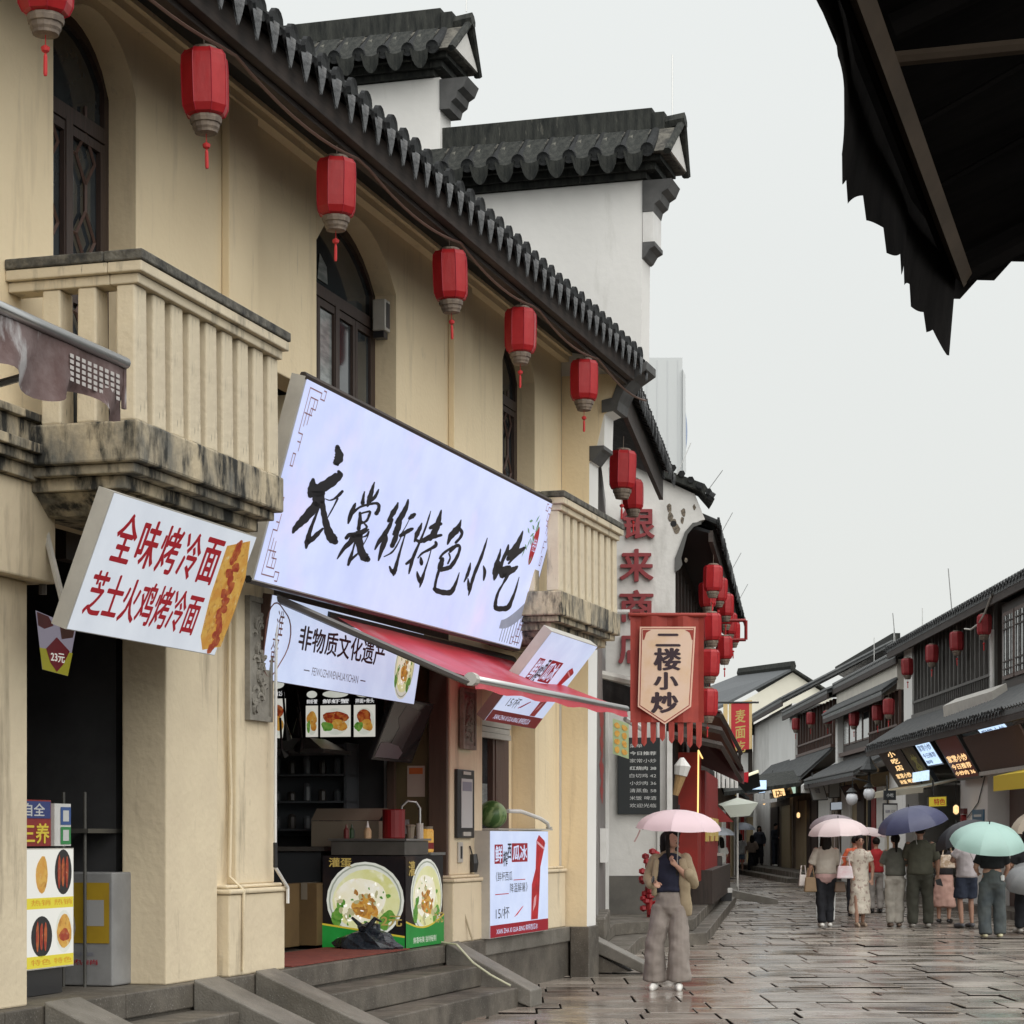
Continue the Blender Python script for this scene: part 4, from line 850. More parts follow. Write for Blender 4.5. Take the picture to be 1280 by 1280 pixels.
def bowl(Pn, t, u, v, ru, rv, k=2, small=False, matset=None):
    mb = MB(); Pn.ell(mb, u, v, ru, rv, k); obj("plate_print", mb, platew, t)
    mb = MB(); Pn.ell(mb, u+ru*.03, v, ru*.84, rv*.82, k+1, g=blobby(24, .05, 3)); obj("soup_print", mb, broth, t)
    mb = MB(); Pn.ell(mb, u-ru*.12, v+rv*.02, ru*.62, rv*.60, k+2, g=blobby(24, .10, 8)); obj("egg_print", mb, eggw, t)
    mb = MB(); Pn.ell(mb, u, v-rv*.22, ru*.34, rv*.26, k+3, g=blobby(24, .18, 12)); Pn.ell(mb, u+ru*.02, v+rv*.06, ru*.13, rv*.12, k+3.3, g=blobby(16, .2, 2)); obj("golden_print", mb, golden, t, recalc=False)
    mb = MB()
    for j, (a_, b_, c_) in enumerate(((-.72, -.42, .17), (-.62, -.1, .10), (.52, -.52, .17), (.62, -.40, .14), (.60, .12, .05))): Pn.ell(mb, u+ru*a_, v+rv*b_, ru*c_, rv*c_*1.3, k+3.5+j*.2, g=blobby(14, .35, j))
    obj("herb_print", mb, leaf, t, recalc=False)
    rq = random.Random(int(u*1000)+int(ru*997))
    for nm_, mt_, cnt_, sz in (("browned_print", M("food_browned", (.55, .20, .03), (.80, .45, .12), scale=30, rough=.5, emis=.3), 16, .055), ("herb_speck_print", leaf, 14, .030), ("gloss_print", M("food_gloss", (.97, .96, .88), rough=.3, emis=.8), 16, .035), ("shade_print", M("food_shade", (.62, .60, .30), (.74, .70, .46), scale=20, rough=.5, emis=.4), 12, .075)):
        mb = MB()
        for q in range(cnt_):
            rr_, aa_ = (.10+.5*rq.random()**.7)*(.6 if nm_ == "browned_print" else 1.15), rq.uniform(0, 6.28)
            Pn.ell(mb, u+ru*(rr_*math.cos(aa_)-.04), v+rv*(rr_*math.sin(aa_)-.08), ru*sz*rq.uniform(.5, 1.4), rv*sz*rq.uniform(.5, 1.5), k+5+q*.08, g=blobby(9, .4, q))
        obj(nm_, mb, mt_, t, recalc=False)
    mb = MB()
    for q in range(28):
        a0, a1 = 2*math.pi*q/28, 2*math.pi*(q+1)/28
        mb.poly([Pn.O+Pn.ex*(u+ru*r_2*math.cos(a_2))+Pn.ey*(v+rv*r_2*math.sin(a_2))+Pn.n*(.004+.0012*(k+.5)) for r_2, a_2 in ((.90, a0), (.90, a1), (.94, a1), (.94, a0))])
    obj("rim_print", mb, M("plate_rim_shade", (.50, .55, .45), rough=.5, emis=.35), t, recalc=False)
bowl(PF, fs, .885, .50, .072, .46)
# juice sign leaning out, beyond the awning
P5 = Plane(A(20.28, .3, 2.715), A(22.05, .3, 2.715), A(20.28, .98, 3.56), .10)
js = board("shop_sign", "lit white and red juice price sign leaning far out beneath the far balcony", "sign", P5, A(21, .3, 2.7), signwhite2, alu)
juicered = M("juice_red", (.55, .02, .03), (.36, .01, .015), scale=6, lo=.4, hi=.6, rough=.4, emis=.12)
def juice(Pn, t, tall, title, sub, sub2, strip):
    mb = MB(); Pn.put(mb, RECT, 0.004, .006, .996, strip, 1); obj("red_band", mb, signred2, t)
    (a, b, c, d) = tall; X_ = lambda u: a+(c-a)*u; V_ = lambda v: strip+(d-strip)*v
    mb = MB(); mb.poly([Pn.O+Pn.ex*X_(u)+Pn.ey*V_(v)+Pn.n*.007 for u, v in ((0, .01), (.45, .01), (.55, .30), (.62, .62), (.95, .90), (.90, .93), (.52, 1.0), (.36, .93), (.30, .60), (.05, .42))]); obj("juice_glass_print", mb, juicered, t)
    mb = MB(); mb.poly([Pn.O+Pn.ex*X_(u)+Pn.ey*V_(v)+Pn.n*.009 for u, v in ((.38, .90), (.88, .82), (.87, .85), (.40, .93))]); mb.poly([Pn.O+Pn.ex*X_(u)+Pn.ey*V_(v)+Pn.n*.009 for u, v in ((.10, .10), (.30, .18), (.34, .30), (.18, .26))]); obj("glass_highlight", mb, signpink, t, recalc=False)
    u0, v0, u1, v1 = title; w_ = (u1-u0)/4.4
    mb = MB(); Pn.put(mb, RECT, u0, v0-.01, u0+w_*1.05, v1+.01, 2); Pn.put(mb, RECT, u0+w_*2.25, v0+.0, u1, v1+.02, 2); obj("title_box", mb, signred2, t, recalc=False)
    mb = MB(); Pn.put(mb, GL[("鲜", 1)], u0+.008, v0, u0+w_-.004, v1, 3.4); Pn.put(mb, GL[("瓜冰", 1)], u0+w_*2.35, v0+.015, u1-.012, v1+.005, 3.4); Pn.put(mb, "XIAN ZHA XI GUA BING 鲜榨西瓜冰", .10, strip*.25, .80, strip*.75, 2.6); obj("title_text", mb, signwhite2, t, recalc=False)
    mb = MB(); Pn.put(mb, GL[("榨", 1)], u0+w_*1.1, v0-.04, u0+w_*1.7, v1-.05, 2); Pn.put(mb, GL[("西", 1)], u0+w_*1.7, v0+.03, u0+w_*2.2, v1+.02, 2)
    if sub: Pn.put(mb, "《鲜杯西瓜", *sub, 2); Pn.put(mb, "降温解暑》", *sub2, 2)
    Pn.put(mb, GL[("15/杯", 0)], u0+.02, strip+.05, u0+.24, strip+.165, 2); obj("lettering", mb, ink, t, recalc=False)
    mb = MB()
    if sub: Pn.put(mb, RECT, sub[2]+.02, sub[1], .58, sub[1]+.008, 2); Pn.put(mb, RECT, .08, sub2[1]-.01, sub2[0]-.02, sub2[1]-.002, 2)
    for j in range(2): mb.tube([Pn.O+Pn.ex*(.40+.03*j)+Pn.ey*(strip+.06+.01*j)+Pn.n*.007, Pn.O+Pn.ex*(.52+.02*j)+Pn.ey*(strip+.14+.01*j)+Pn.n*.007], .004, 4)
    obj("red_lines", mb, signred, t, recalc=False)
juice(P5, js, (.70, .1, .93, .72), (.13, .50, .60, .72), None, None, .13)
PW = Plane(A(20.918, .16, .575), A(23.070, .16, .575), A(20.918, .16, 1.655), .26)
wsn = board("standing_sign", "white standing light box with a red juice glass below the watermelon", "sign", PW, A(22.2, .1, .575), signwhite2, alu)
juice(PW, wsn, (.68, .2, .95, .96), (.07, .70, .62, .86), (.09, .525, .36, .615), (.32, .41, .62, .50), .12)
obj("back_case", MB(A).box(21.18, 21.36, -.14, .0, .70, 1.62), darkwood, wsn)

# banner
PB = Plane((1.668, 31, 3.02), (2.705, 31, 3.02), (1.668, 31, 4.723), .012)
bn = thing("cloth_banner", "red hanging banner with a cream panel, four dark brush characters and a cut fringe", "banner", (2.2, 31, 2.8), 0)
mb = MB(); n = 14; i_ = []
for k in range(n+1):
    x = 1.668+1.037*k/n; yv = 31+.03*math.sin(k*1.1)
    i_.append((mb.pt((x, yv, 4.70)), mb.pt((x, yv+.01, 3.9)), mb.pt((x, yv+.0, 3.20))))
for k in range(n):
    for q in (0, 1): mb.face((i_[k][q], i_[k+1][q], i_[k+1][q+1], i_[k][q+1]))
cl_ = obj("cloth", mb, bannerred, bn, recalc=False)
for k in range(8):
    x0 = 1.69+.129*k; zb = (2.84, 2.86, 2.90, 2.93, 2.90, 2.88, 2.84, 2.83)[k]
    obj("fringe_strip", MB().poly([(x0, 31.01, 3.21), (x0+.085, 31.01, 3.21), (x0+.08, 31.0, zb+.05), (x0+.043, 30.99, zb), (x0+.005, 31.0, zb+.05)]), bannerred, bn, recalc=False)
yb = 30.955
def bpoly(pts, mat, name, dy=0): return obj(name, MB().poly([(x, yb-dy, z) for x, z in pts]), mat, bn, recalc=False)
shp = lambda o: [(1.80+o, 4.545-o), (2.585-o, 4.545-o), (2.52-o, 3.42+o*.6), (2.15, 3.17+o*1.2), (1.77+o, 3.42+o*.6)]
bpoly(shp(0), bannerline, "panel_border"); bpoly(shp(.022), bannerred, "panel_line", .002); bpoly(shp(.034), bannercream, "panel", .004)
for t_, x0, z0, x1, z1 in (("二", 2.02, 4.27, 2.36, 4.45), ("楼", 1.99, 3.93, 2.37, 4.25), ("小", 1.99, 3.66, 2.33, 3.91), ("炒", 1.95, 3.33, 2.33, 3.63)):
    mb = MB(); mb.flat(GL[(t_, 1)], (0, yb-.008, 0), (1, 0, 0), (0, 0, 1), x1-x0, z1-z0, x0, z0)
    mb.flat(GL[(t_, 1)], (0, yb-.0086, 0), (1, 0, 0), (0, 0, 1), x1-x0, z1-z0, x0+.012, z0-.006); obj("character", mb, M("banner_ink", (.045, .025, .035), rough=.7), bn, recalc=False)
for sx, x in ((1, 1.84), (-1, 2.55)):
    mb = MB(); mb.poly([(x, yb-.006, 4.50), (x+sx*.12, yb-.006, 4.50), (x+sx*.05, yb-.006, 4.46), (x+sx*.02, yb-.006, 4.36), (x, yb-.006, 4.36)]); obj("corner_ornament", mb, bannerred, bn, recalc=False)
obj("rod", MB().tube([(1.64, 31, 4.72), (2.74, 31, 4.715)], .028, 8), bannerred, bn)
pl_ = thing("banner_pole", "white horizontal pole carrying the red banner", "pole", (1.3, 31, 4.7))
obj("pole", MB().tube([(1.15, 31.05, 4.76), (1.66, 31.03, 4.76)], .035, 8), whitep, pl_)

# red metal letters on the second building's white end wall
ls = thing("wall_lettering", "four dark red three dimensional characters in a column on the white end wall", "sign letters", (1.97, 34.85, 4.3))
for t_, (x0, z0, x1, z1) in zip("银来商店", ((1.72, 6.30, 2.26, 6.80), (1.70, 5.62, 2.24, 6.15), (1.70, 4.98, 2.24, 5.50), (1.68, 4.32, 2.20, 4.84))):
    g = GL[(t_, 1)]; m_ = MB()
    m_.flat(g, (0, 34.80, 0), (1, 0, 0), (0, 0, 1), x1-x0, z1-z0, x0, z0)
    o_ = obj("character", m_, redlet, ls, recalc=False)
    bm = bmesh.new(); bm.from_mesh(o_.data); bmesh.ops.remove_doubles(bm, verts=bm.verts, dist=.0005)
    r_ = bmesh.ops.extrude_face_region(bm, geom=bm.faces[:]); bmesh.ops.translate(bm, verts=[v for v in r_['geom'] if isinstance(v, bmesh.types.BMVert)], vec=(0, .07, 0)); bmesh.ops.recalc_face_normals(bm, faces=bm.faces); bm.to_mesh(o_.data); bm.free()
# black menu board with chalky rows
mbd = thing("menu_board", "black menu board with rows of white writing on the white end wall behind the banner", "menu board", (1.95, 34.8, 2.0))
obj("panel", MB().box(1.670, 2.341, 34.78, 34.84, 1.942, 3.157), blackboard, mbd, bevel=.008)
mb = MB(); rows = ["菜单", "今日推荐", "家常小炒", "红烧肉 38", "白切鸡 42", "小炒肉 36", "清蒸鱼 58", "米饭 啤酒", "欢迎光临"]
for k, t_ in enumerate(rows):
    z = 3.055-.118*k; w_ = .42 if len(t_) > 2 else .2
    mb.flat(GL[(t_, 1 if k in (1, 3) else 0)], (0, 34.775, 0), (1, 0, 0), (0, 0, 1), w_, .062, 1.86, z-.06)
obj("writing", mb, chalk, mbd, recalc=False)
fp = thing("food_poster", "small coloured food poster hanging beside the menu board", "poster", (1.66, 33.5, 2.9))
x0, x1, z1, z0 = 1.535, 1.779, 3.391, 2.855
obj("sheet", MB().hexa([(x0, 33.5, z0), (x1, 33.52, z0-.08), (x1, 33.52, z1-.08), (x0, 33.5, z1)], [(x0, 33.51, z0), (x1, 33.53, z0-.08), (x1, 33.53, z1-.08), (x0, 33.51, z1)]), M("poster_green", (.50, .62, .35), rough=.6), fp)
PP = Plane((x0, 33.498, z0), (x1, 33.518, z0-.08), (x0, 33.498, z1), 0)
mb = MB()
for a_ in range(2):
    for b_ in range(4): PP.ell(mb, .27+.46*a_, .15+.23*b_, .17, .09, 2, g=blobby(10, .2, a_*4+b_))
obj("food_print", mb, golden, fp, recalc=False)
# ---------------------------------------------------------------- awnings
aw = thing("red_awning", "pinkish red plastic sheet awning with a steel front tube below the big sign", "awning", A(19, .2, 2.9), ANG_A)
mb = MB(A); nx, ny = 24, 8; ids = []
for i in range(nx+1):
    u = i/nx; row = []
    for j in range(ny+1):
        v = j/ny; s = (16.75+(21.75-16.75)*u)*(1-v)+(16.85+(22.05-16.85)*u)*v
        z = (3.40+.02*u)*(1-v)+(2.87+.05*u)*v - .05*math.sin(math.pi*v)*(1+.4*math.sin(u*17)) ; row.append(mb.pt((s, .12+1.15*v, z)))
    ids.append(row)
for i in range(nx):
    for j in range(ny): mb.face((ids[i][j], ids[i+1][j], ids[i+1][j+1], ids[i][j+1]))
obj("sheet", mb, awnred, aw, smooth=True, recalc=False)
mb = MB(A); ids = []
for i in range(nx+1):
    s = 16.85+5.2*i/nx; ids.append((mb.pt((s, 1.28, 2.885+.05*i/nx)), mb.pt((s, 1.30, 2.78+.05*i/nx+.012*math.sin(i*1.3)))))
for i in range(nx): mb.face((ids[i][0], ids[i+1][0], ids[i+1][1], ids[i][1]))
obj("valance", mb, awnred, aw, recalc=False)
obj("front_tube", MB(A).tube([(16.85, 1.27, 2.86), (22.1, 1.27, 2.91)], .035, 10), steel, aw, smooth=True)
obj("end_cap", MB(A).tube([(16.80, 1.27, 2.86), (16.90, 1.27, 2.86)], .055, 10), alu, aw)
obj("roller", MB(A).tube([(16.6, .10, 3.38), (21.9, .10, 3.42)], .05, 10), darkmetal, aw)
obj("arm", MB(A).tube([(15.56, .10, 3.42), (16.84, 1.25, 2.83)], [(.045, .03), (.04, .028)], 6), greybar, aw)
obj("arm", MB(A).tube([(22.0, .10, 3.35), (22.06, 1.25, 2.88)], [(.03, .03), (.03, .03)], 6), greybar, aw)
ck_ = thing("awning_crank", "white awning crank rod hanging at the left side of the stall opening", "crank rod", A(15.65, .1, 1.4), ANG_A)
obj("rod", MB(A).tube([(15.62, .09, 3.40), (15.60, .09, 2.1), (15.60, .09, 1.55)], .013, 6), whitep, ck_); obj("grip", MB(A).tube([(15.60, .09, 1.55), (15.60, .09, 1.36)], .018, 6), blackp, ck_)
obj("handle", MB(A).tube([(15.60, .09, 1.36), (15.80, .11, 1.20), (15.80, .11, 1.08)], .014, 6), whitep, ck_)
# neighbour's awning at the left edge
am = thing("striped_awning", "rolled up maroon awning with a faded printed valance crossing the left edge", "awning", A(9.8, 1.6, 3.7), ANG_A)
S1 = 10.060
obj("front_tube", MB(A).tube([(7.5, 1.6, 3.97), (S1, 1.6, 3.98)], .03, 10), steel, am, smooth=True)
mb = MB(A); ids = []; n = 60
for i in range(n+1):
    s = 7.5+(S1-7.5)*i/n; dr = .25+.035*math.sin(s*9)+.05*max(0, math.sin(s*4.2+1)); ids.append([mb.pt((s, 1.6+.015*math.sin(s*14+q)*q, 3.96-dr*q/3)) for q in range(4)])
for i in range(n):
    for q in range(3): mb.face((ids[i][q], ids[i+1][q], ids[i+1][q+1], ids[i][q+1]))
obj("valance", mb, awnmaroon, am, smooth=True, recalc=False)
mb = MB(A)
for r0 in range(5):
    for k in range(9):
        s = S1-.62+k*.06; mb.box(s, s+.035, 1.618, 1.620, 3.90-.028*r0-.018, 3.90-.028*r0)
obj("printed_letters", mb, M("faded_print", (.50, .47, .45), rough=.8), am, recalc=False)
mb = MB(A); mb.poly([(7.5, 1.58, 3.99), (S1, 1.58, 3.99), (S1, .2, 4.35), (7.5, .2, 4.35)]); obj("sheet", mb, awnmaroon, am, recalc=False)
obj("end_strap", MB(A).box(S1-.02, S1+.01, 1.585, 1.6, 3.75, 3.97), awnmaroon, am)
obj("arm", MB(A).tube([(S1-.25, .20, 3.70), (S1-.25, 1.58, 3.97)], .02, 6), steel, am)

# black awning of the house beside the camera
ab = thing("black_awning", "black fabric awning with a scalloped valance and bronze bars in the upper right corner", "awning", (1.4, 4, 2.9), ANG_A)
K_ = Vector((1.027, 5.0, 2.873)); U_ = Vector((-A.u[0], -A.u[1], 0)); N_ = Vector((A.n[0], A.n[1], 0))
def Q(a, b, z): return tuple(K_ + U_*a + N_*b + Vector((0, 0, z)))
mb = MB(); nx, ny = 16, 6; ids = []
for i in range(nx+1):
    row = []
    for j in range(ny+1): a = -.07+4.3*i/nx; b = (-.085 if 1 < i < 8 else -.04)+2.4*j/ny; row.append(mb.pt(Q(a, b, .035+.48*max(b, -.03)+.024-.03*math.sin(math.pi*j/ny)*abs(math.sin(a*2.1)))))
    ids.append(row)
for i in range(nx):
    for j in range(ny): mb.face((ids[i][j], ids[i+1][j], ids[i+1][j+1], ids[i][j+1]))
obj("fabric", mb, awnblack, ab, smooth=True, recalc=False)
mb = MB(); n = 168; ids = []
for i in range(n+1):
    a = -.03+4.3*i/n; ph = (a/.165) % 1; fq = min(1, max(.15, (2.05-a)/.7)); dr = (.150+.045*ph)*fq if a > .10 else .225-.5*max(0, a)
    dr += .014*math.sin(a*11)
    bo = -.018-.045*min(1, max(0, a)/.5)*fq; ids.append([mb.pt(Q(a+.012*q, bo-.012*q*math.sin(a*7)*.5-.006*q, .040-dr*q/3)) for q in range(4)])
for i in range(n):
    for q in range(3): mb.face((ids[i][q], ids[i+1][q], ids[i+1][q+1], ids[i][q+1]))
obj("valance", mb, awnblack, ab, smooth=True, recalc=False)
mb = MB(); n = 60; ids = []
for i in range(n+1):
    b = -.05+2.3*i/n; dr = .085+.022*(i % 2); ids.append((mb.pt(Q(-.035, b, .035+.48*(b+.05))), mb.pt(Q(-.035, b, .045+.48*(b+.05)-dr))))
for i in range(n): mb.face((ids[i][0], ids[i+1][0], ids[i+1][1], ids[i][1]))
obj("side_valance", mb, awnblack, ab, recalc=False)
obj("front_bar", MB().tube([Q(0, 0, 0), Q(4.2, 0, 0)], [(.020, .026)]*2, 4), awnbar, ab)
obj("inner_bar", MB().tube([Q(.02, -.03, .01), Q(4.2, -.03, .01)], .008, 6), awnblack, ab)
obj("side_bar", MB().tube([Q(0, 0, 0), Q(.0, 2.2, 1.03)], .022, 6), awnblack, ab)
obj("cross_bar", MB().tube([Q(1.40, .01, .018), Q(1.40, 2.2, .018)], .013, 8), awnbar, ab)
obj("cross_bar", MB().tube([Q(1.43, .01, .06), Q(1.50, 2.2, .85)], .022, 6), awnblack, ab)
for a in (.55, .95, 2.1): obj("seam", MB().tube([Q(a, -.04, .03), Q(a+.1, 2.2, .03+1.06)], .006, 4), awnblack, ab)
# awnings over the second building's shop front
m2_ = thing("maroon_awning", "dark maroon lean-to awning frame above the red lit shop", "awning", B(37.5, .8, 3.2), ANG_B)
for k, z in enumerate((3.62, 3.36, 3.12)):
    obj("slat_beam", MB(B).tube([(35.3, .1, z+.10), (35.7+k*.1, .85, z-.05), (40.5, 1.05, z-.50)], [(.04, .06)]*3, 4), darkwood, m2_)
obj("sheet", MB(B).poly([(35.2, .0, 3.78), (40.4, .1, 3.60), (40.7, 1.1, 2.80), (35.6, .85, 3.60)]), M("maroon_sheet", (.085, .022, .022), rough=.5), m2_, recalc=False)
obj("end_panel", MB(B).poly([(40.4, .1, 3.6), (40.7, 1.1, 2.80), (40.7, 1.1, 2.55), (40.5, .1, 3.0)]), M("maroon_sheet", (.085, .022, .022), rough=.5), m2_, recalc=False)
sa = thing("shop_awning", "dark awning edge with a white roller box on the short facade left of the banner", "awning", (1.35, 29, 3.6))
obj("roller_box", MB().tube([(1.1, 30.5, 3.86), (1.95, 32.5, 3.84)], .07, 8), alu, sa); obj("sheet", MB().hexa([(1.0, 30.4, 3.5), (1.9, 32.5, 3.4), (1.95, 32.5, 3.75), (1.1, 30.4, 3.8)], [(1.05, 30.5, 3.5), (1.95, 32.6, 3.4), (2.0, 32.6, 3.75), (1.15, 30.5, 3.8)]), awnblack, sa)
obj("end_light_bar", MB().tube([(1.64, 31.9, 3.30), (1.92, 32.2, 3.16)], .04, 6), whitep, sa)
wa = thing("market_umbrella", "pale cream square market umbrella over the distant stalls with a red cloth beside it", "market umbrella", (6.4, 62, 0))
cxx, cyy = 6.358,62.000
mb = MB(); c4 = [(cxx-.52, cyy-.8, 2.434), (cxx+.50, cyy-.8, 2.524), (cxx+.50, cyy+.3, 2.5), (cxx-.52, cyy+.3, 2.5)]; ap = (cxx-.02, cyy-.2, 2.68)
for k in range(4): mb.poly([c4[k], c4[(k+1) % 4], ap])
mb.poly([c4[0], c4[1], (cxx+.25, cyy-.85, 2.164), (cxx-.28, cyy-.85, 2.119)])
obj("canopy", mb, whiteaw, wa, recalc=False); obj("pole", MB().tube([(cxx, cyy, 0), (cxx, cyy, 2.8)], .03, 6), whitep, wa)
ra = thing("red_parasol", "small red and cream parasol canopy at the distant left stalls", "market umbrella", (5.4, 55, 0))
x_, y_ = 5.040,55.000
mb = MB(); mb.poly([(x_-.5, y_, 1.95), (x_+.5, y_, 1.95), (x_, y_, 2.45)]).poly([(x_-.5, y_, 1.95), (x_, y_+.6, 1.95), (x_, y_, 2.45)]).poly([(x_+.5, y_, 1.95), (x_, y_+.6, 1.95), (x_, y_, 2.45)]); obj("canopy", mb, redpaint, ra, recalc=False); obj("pole", MB().tube([(x_, y_+.1, 0), (x_, y_+.1, 2.4)], .025, 6), whitep, ra)
# ---------------------------------------------------------------- egg pancake stall and what stands in the openings
st = thing("food_stall", "stall counter with two lit pictures of an egg dish and a grey steel top", "stall", A(19.3, -.4, .57), ANG_A)
obj("cabinet", MB(A).box(18.86, 19.92, -.80, -.02, .575, 1.42), blackp, st)
obj("counter_edge", MB(A).box(18.84, 19.5, -.72, .0, 1.425, 1.555), steeld, st, bevel=.006)
obj("counter_top", MB(A).box(18.82, 19.52, -.74, .02, 1.557, 1.575).box(19.52, 19.95, -.74, .02, 1.42, 1.445), steel, st)
stblk = M("panel_black", (.016, .014, .016), (.06, .035, .025), scale=2.2, lo=.5, hi=.75, rough=.3, emis=.10)
E1 = Plane(A(18.84, -.80, .575), A(18.84, 0, .575), A(18.84, -.80, 1.415), .02)
E2 = Plane(A(18.84, 0, .575), A(19.93, 0, .575), A(18.84, 0, 1.415), .02)
for Pn, u, v, ru, rv, txt1, sx in ((E1, .52, .52, .47, .42, "灌蛋", (.08, .88, .36, .985)), (E2, .55, .55, .42, .42, "灌", (.06, .78, .22, .95))):
    o_ = obj("panel", Pn.body(MB()), stblk, st)
    mb = MB(); Pn.put(mb, RECT, .01, .01, .99, .99, 0); obj("panel_face", mb, stblk, st)
    if Pn is E1: fr_ = st
    bowl(Pn, st, u, v, ru, rv, 1)
    mb = MB(); n = 14
    for k in range(n):
        a_, b_ = k/n, (k+1)/n; f_ = (lambda t: .17 - .13*t) if Pn is E1 else (lambda t: .20-.10*math.sin(t*3.1)+.05*t)
        mb.poly([Pn.O+Pn.ex*x+Pn.ey*y+Pn.n*.0095 for x, y in ((a_, .005), (b_, .005), (b_, f_(b_)+.08), (a_, f_(a_)+.08))])
    obj("green_band", mb, green, st, recalc=False)
    mb = MB()
    for k in range(n):
        a_, b_ = k/n, (k+1)/n; mb.poly([Pn.O+Pn.ex*x+Pn.ey*y+Pn.n*.0100 for x, y in ((a_, f_(a_)+.08), (b_, f_(b_)+.08), (b_, f_(b_)+.10), (a_, f_(a_)+.10))])
    obj("yellow_line", mb, yellow, st, recalc=False)
    mb = MB(); Pn.put(mb, GL[(txt1, 1)], *sx, 8); Pn.put(mb, GL[("12元" if Pn is E1 else "2元", 1)], .66 if Pn is E1 else .74, .24, .97, .36, 8); obj("gold_lettering", mb, gold, st, recalc=False)
    mb = MB(); Pn.put(mb, "鲜香味美" if Pn is E1 else "鲜香味美 独特秘制", .18, .045, .46 if Pn is E1 else .78, .115, 8); obj("white_lettering", mb, platew, st, recalc=False)
bag = thing("plastic_bag", "crumpled dark plastic bag slumped against the lit stall panel", "bag", A(18.6, -.25, .57), ANG_A)
mb = MB(A); r_ = random.Random(4)
rows = []
for j, (rz_, z) in enumerate(((.30, .575), (.33, .61), (.27, .67), (.17, .72), (.09, .75), (.11, .79), (.02, .81))):
    rows.append([mb.pt((18.66+rz_*.55*math.cos(t)*(1+r_.uniform(-.2, .2)), -.28+rz_*math.sin(t)*(1+r_.uniform(-.25, .25)), z+r_.uniform(-.02, .02))) for t in [2*math.pi*k/14 for k in range(14)]])
for x, y in zip(rows, rows[1:]):
    for k in range(14): mb.face((x[k], x[(k+1) % 14], y[(k+1) % 14], y[k]))
mb.face(rows[0][::-1]); mb.face(rows[-1]); obj("sack", mb, darkbag, bag)
obj("knot", MB(A).tube([(18.62, -.30, .74), (18.6, -.20, .86), (18.6, -.14, .83)], [.03, .02, .01], 6).tube([(18.66, -.3, .74), (18.7, -.46, .86)], [.03, .012], 6), darkbag, bag)
t = thing("tap", "tall curved steel tap at the end of the stall counter", "tap", A(19.3, -.1, 1.45), ANG_A)
s_, d_ = 19.60, -.12
obj("column", MB(A).tube([(s_, d_, 1.447), (s_, d_, 1.72)], .035, 10), alu, t); obj("spout", MB(A).tube([(s_, d_, 1.72), (s_, d_, 1.86), (s_-.03, d_-.03, 1.92), (s_-.06, d_-.10, 1.93), (s_-.08, d_-.15, 1.88), (s_-.08, d_-.16, 1.82)], .012, 8), steel, t)
obj("lever", MB(A).tube([(s_, d_, 1.60), (s_-.02, d_-.09, 1.58)], .012, 6), steel, t)
t = thing("bucket", "round red tin on the stall counter", "bucket", A(19.1, -.35, 1.576), 0)
c = A(19.15, -.22, 1.577); obj("wall", MB().lathe(c, [(.098, 0), (.105, .01), (.105, .26), (.11, .265), (.10, .27)], 18), bucket, t, smooth=False)
t = thing("sauce_bottle", "small pale sauce bottle with a pointed cap on the stall counter", "bottle", A(19.0, -.42, 1.576)); c = A(19.0, -.42, 1.577)
obj("body", MB().lathe(c, [(.03, 0), (.035, .01), (.035, .07), (.02, .10)], 10), M("bottle_pale", (.55, .38, .22), rough=.4), t); obj("nozzle", MB().lathe(c, [(.018, .101), (.012, .12), (.004, .16)], 8), whitep, t)
t = thing("jar", "glass jar with red label beside the tap", "jar", A(19.75, -.1, 1.446)); c = A(19.82, -.12, 1.447)
obj("glass_body", MB().lathe(c, [(.055, 0), (.06, .01), (.06, .20), (.05, .22)], 12), golden, t); obj("label_band", MB().lathe(c, [(.062, .03), (.062, .09)], 12), bucket, t); obj("lid", MB().lathe(c, [(.052, .221), (.052, .245)], 12), card2, t)
t = thing("plastic_cup", "small crumpled clear cup between the red tin and the tap", "cup", A(19.3, -.2, 1.576)); c = A(19.36, -.13, 1.577)
obj("cup_wall", MB().lathe(c, [(.03, 0), (.04, .10), (.05, .12), (.035, .13)], 9), card2, t)
def carton(label, s0, s1, d0, d1, z0, z1, mat, hole=False, flap=False):
    t = thing("cardboard_box", label, "box", A((s0+s1)/2, (d0+d1)/2, z0), ANG_A)
    obj("carton", MB(A).box(s0, s1, d0, d1, z0, z1), mat, t, bevel=.006)
    obj("tape", MB(A).box(s0-.003, s1+.003, (d0+d1)/2-.03, (d0+d1)/2+.03, z1+.001, z1+.004).box(s0-.004, s0-.001, (d0+d1)/2-.03, (d0+d1)/2+.03, z1-.15, z1), card2, t)
    if hole: obj("hand_hole", MB(A).box(s0-.004, s0-.001, (d0+d1)/2-.10, (d0+d1)/2+.10, z1-.16, z1-.11), black, t)
    if flap: obj("flap", MB(A).poly([(s0, d0, z1+.006), (s0, d1, z1+.006), (s0+.2, d1+.02, z1+.12), (s0+.2, d0-.02, z1+.12)]), card2, t, recalc=False)
    return t
carton("brown cardboard box with a hand hole standing on the floor left of the stall", 18.2, 18.6, -1.40, -.93, .60, 1.17, card, True)
carton("darker cardboard box pushed behind the one with the hand hole", 18.7, 19.1, -1.05, -.80, .60, 1.17, card)
carton("open pale cardboard box on the counter behind the red tin", 19.3, 19.7, -1.10, -.42, 1.50, 1.74, card2, False, True)
t = thing("floor_mat", "worn red floor mat in the stall opening", "mat", A(17.4, -.2, .57), ANG_A); mb = MB(A); mb.box(16.0, 18.8, -.75, .06, .574, .584); obj("mat_sheet", mb, mat_red, t)
t = thing("work_counter", "low grey steel counter in the dark behind the stall", "counter", A(19.6, -1, .57), ANG_A)
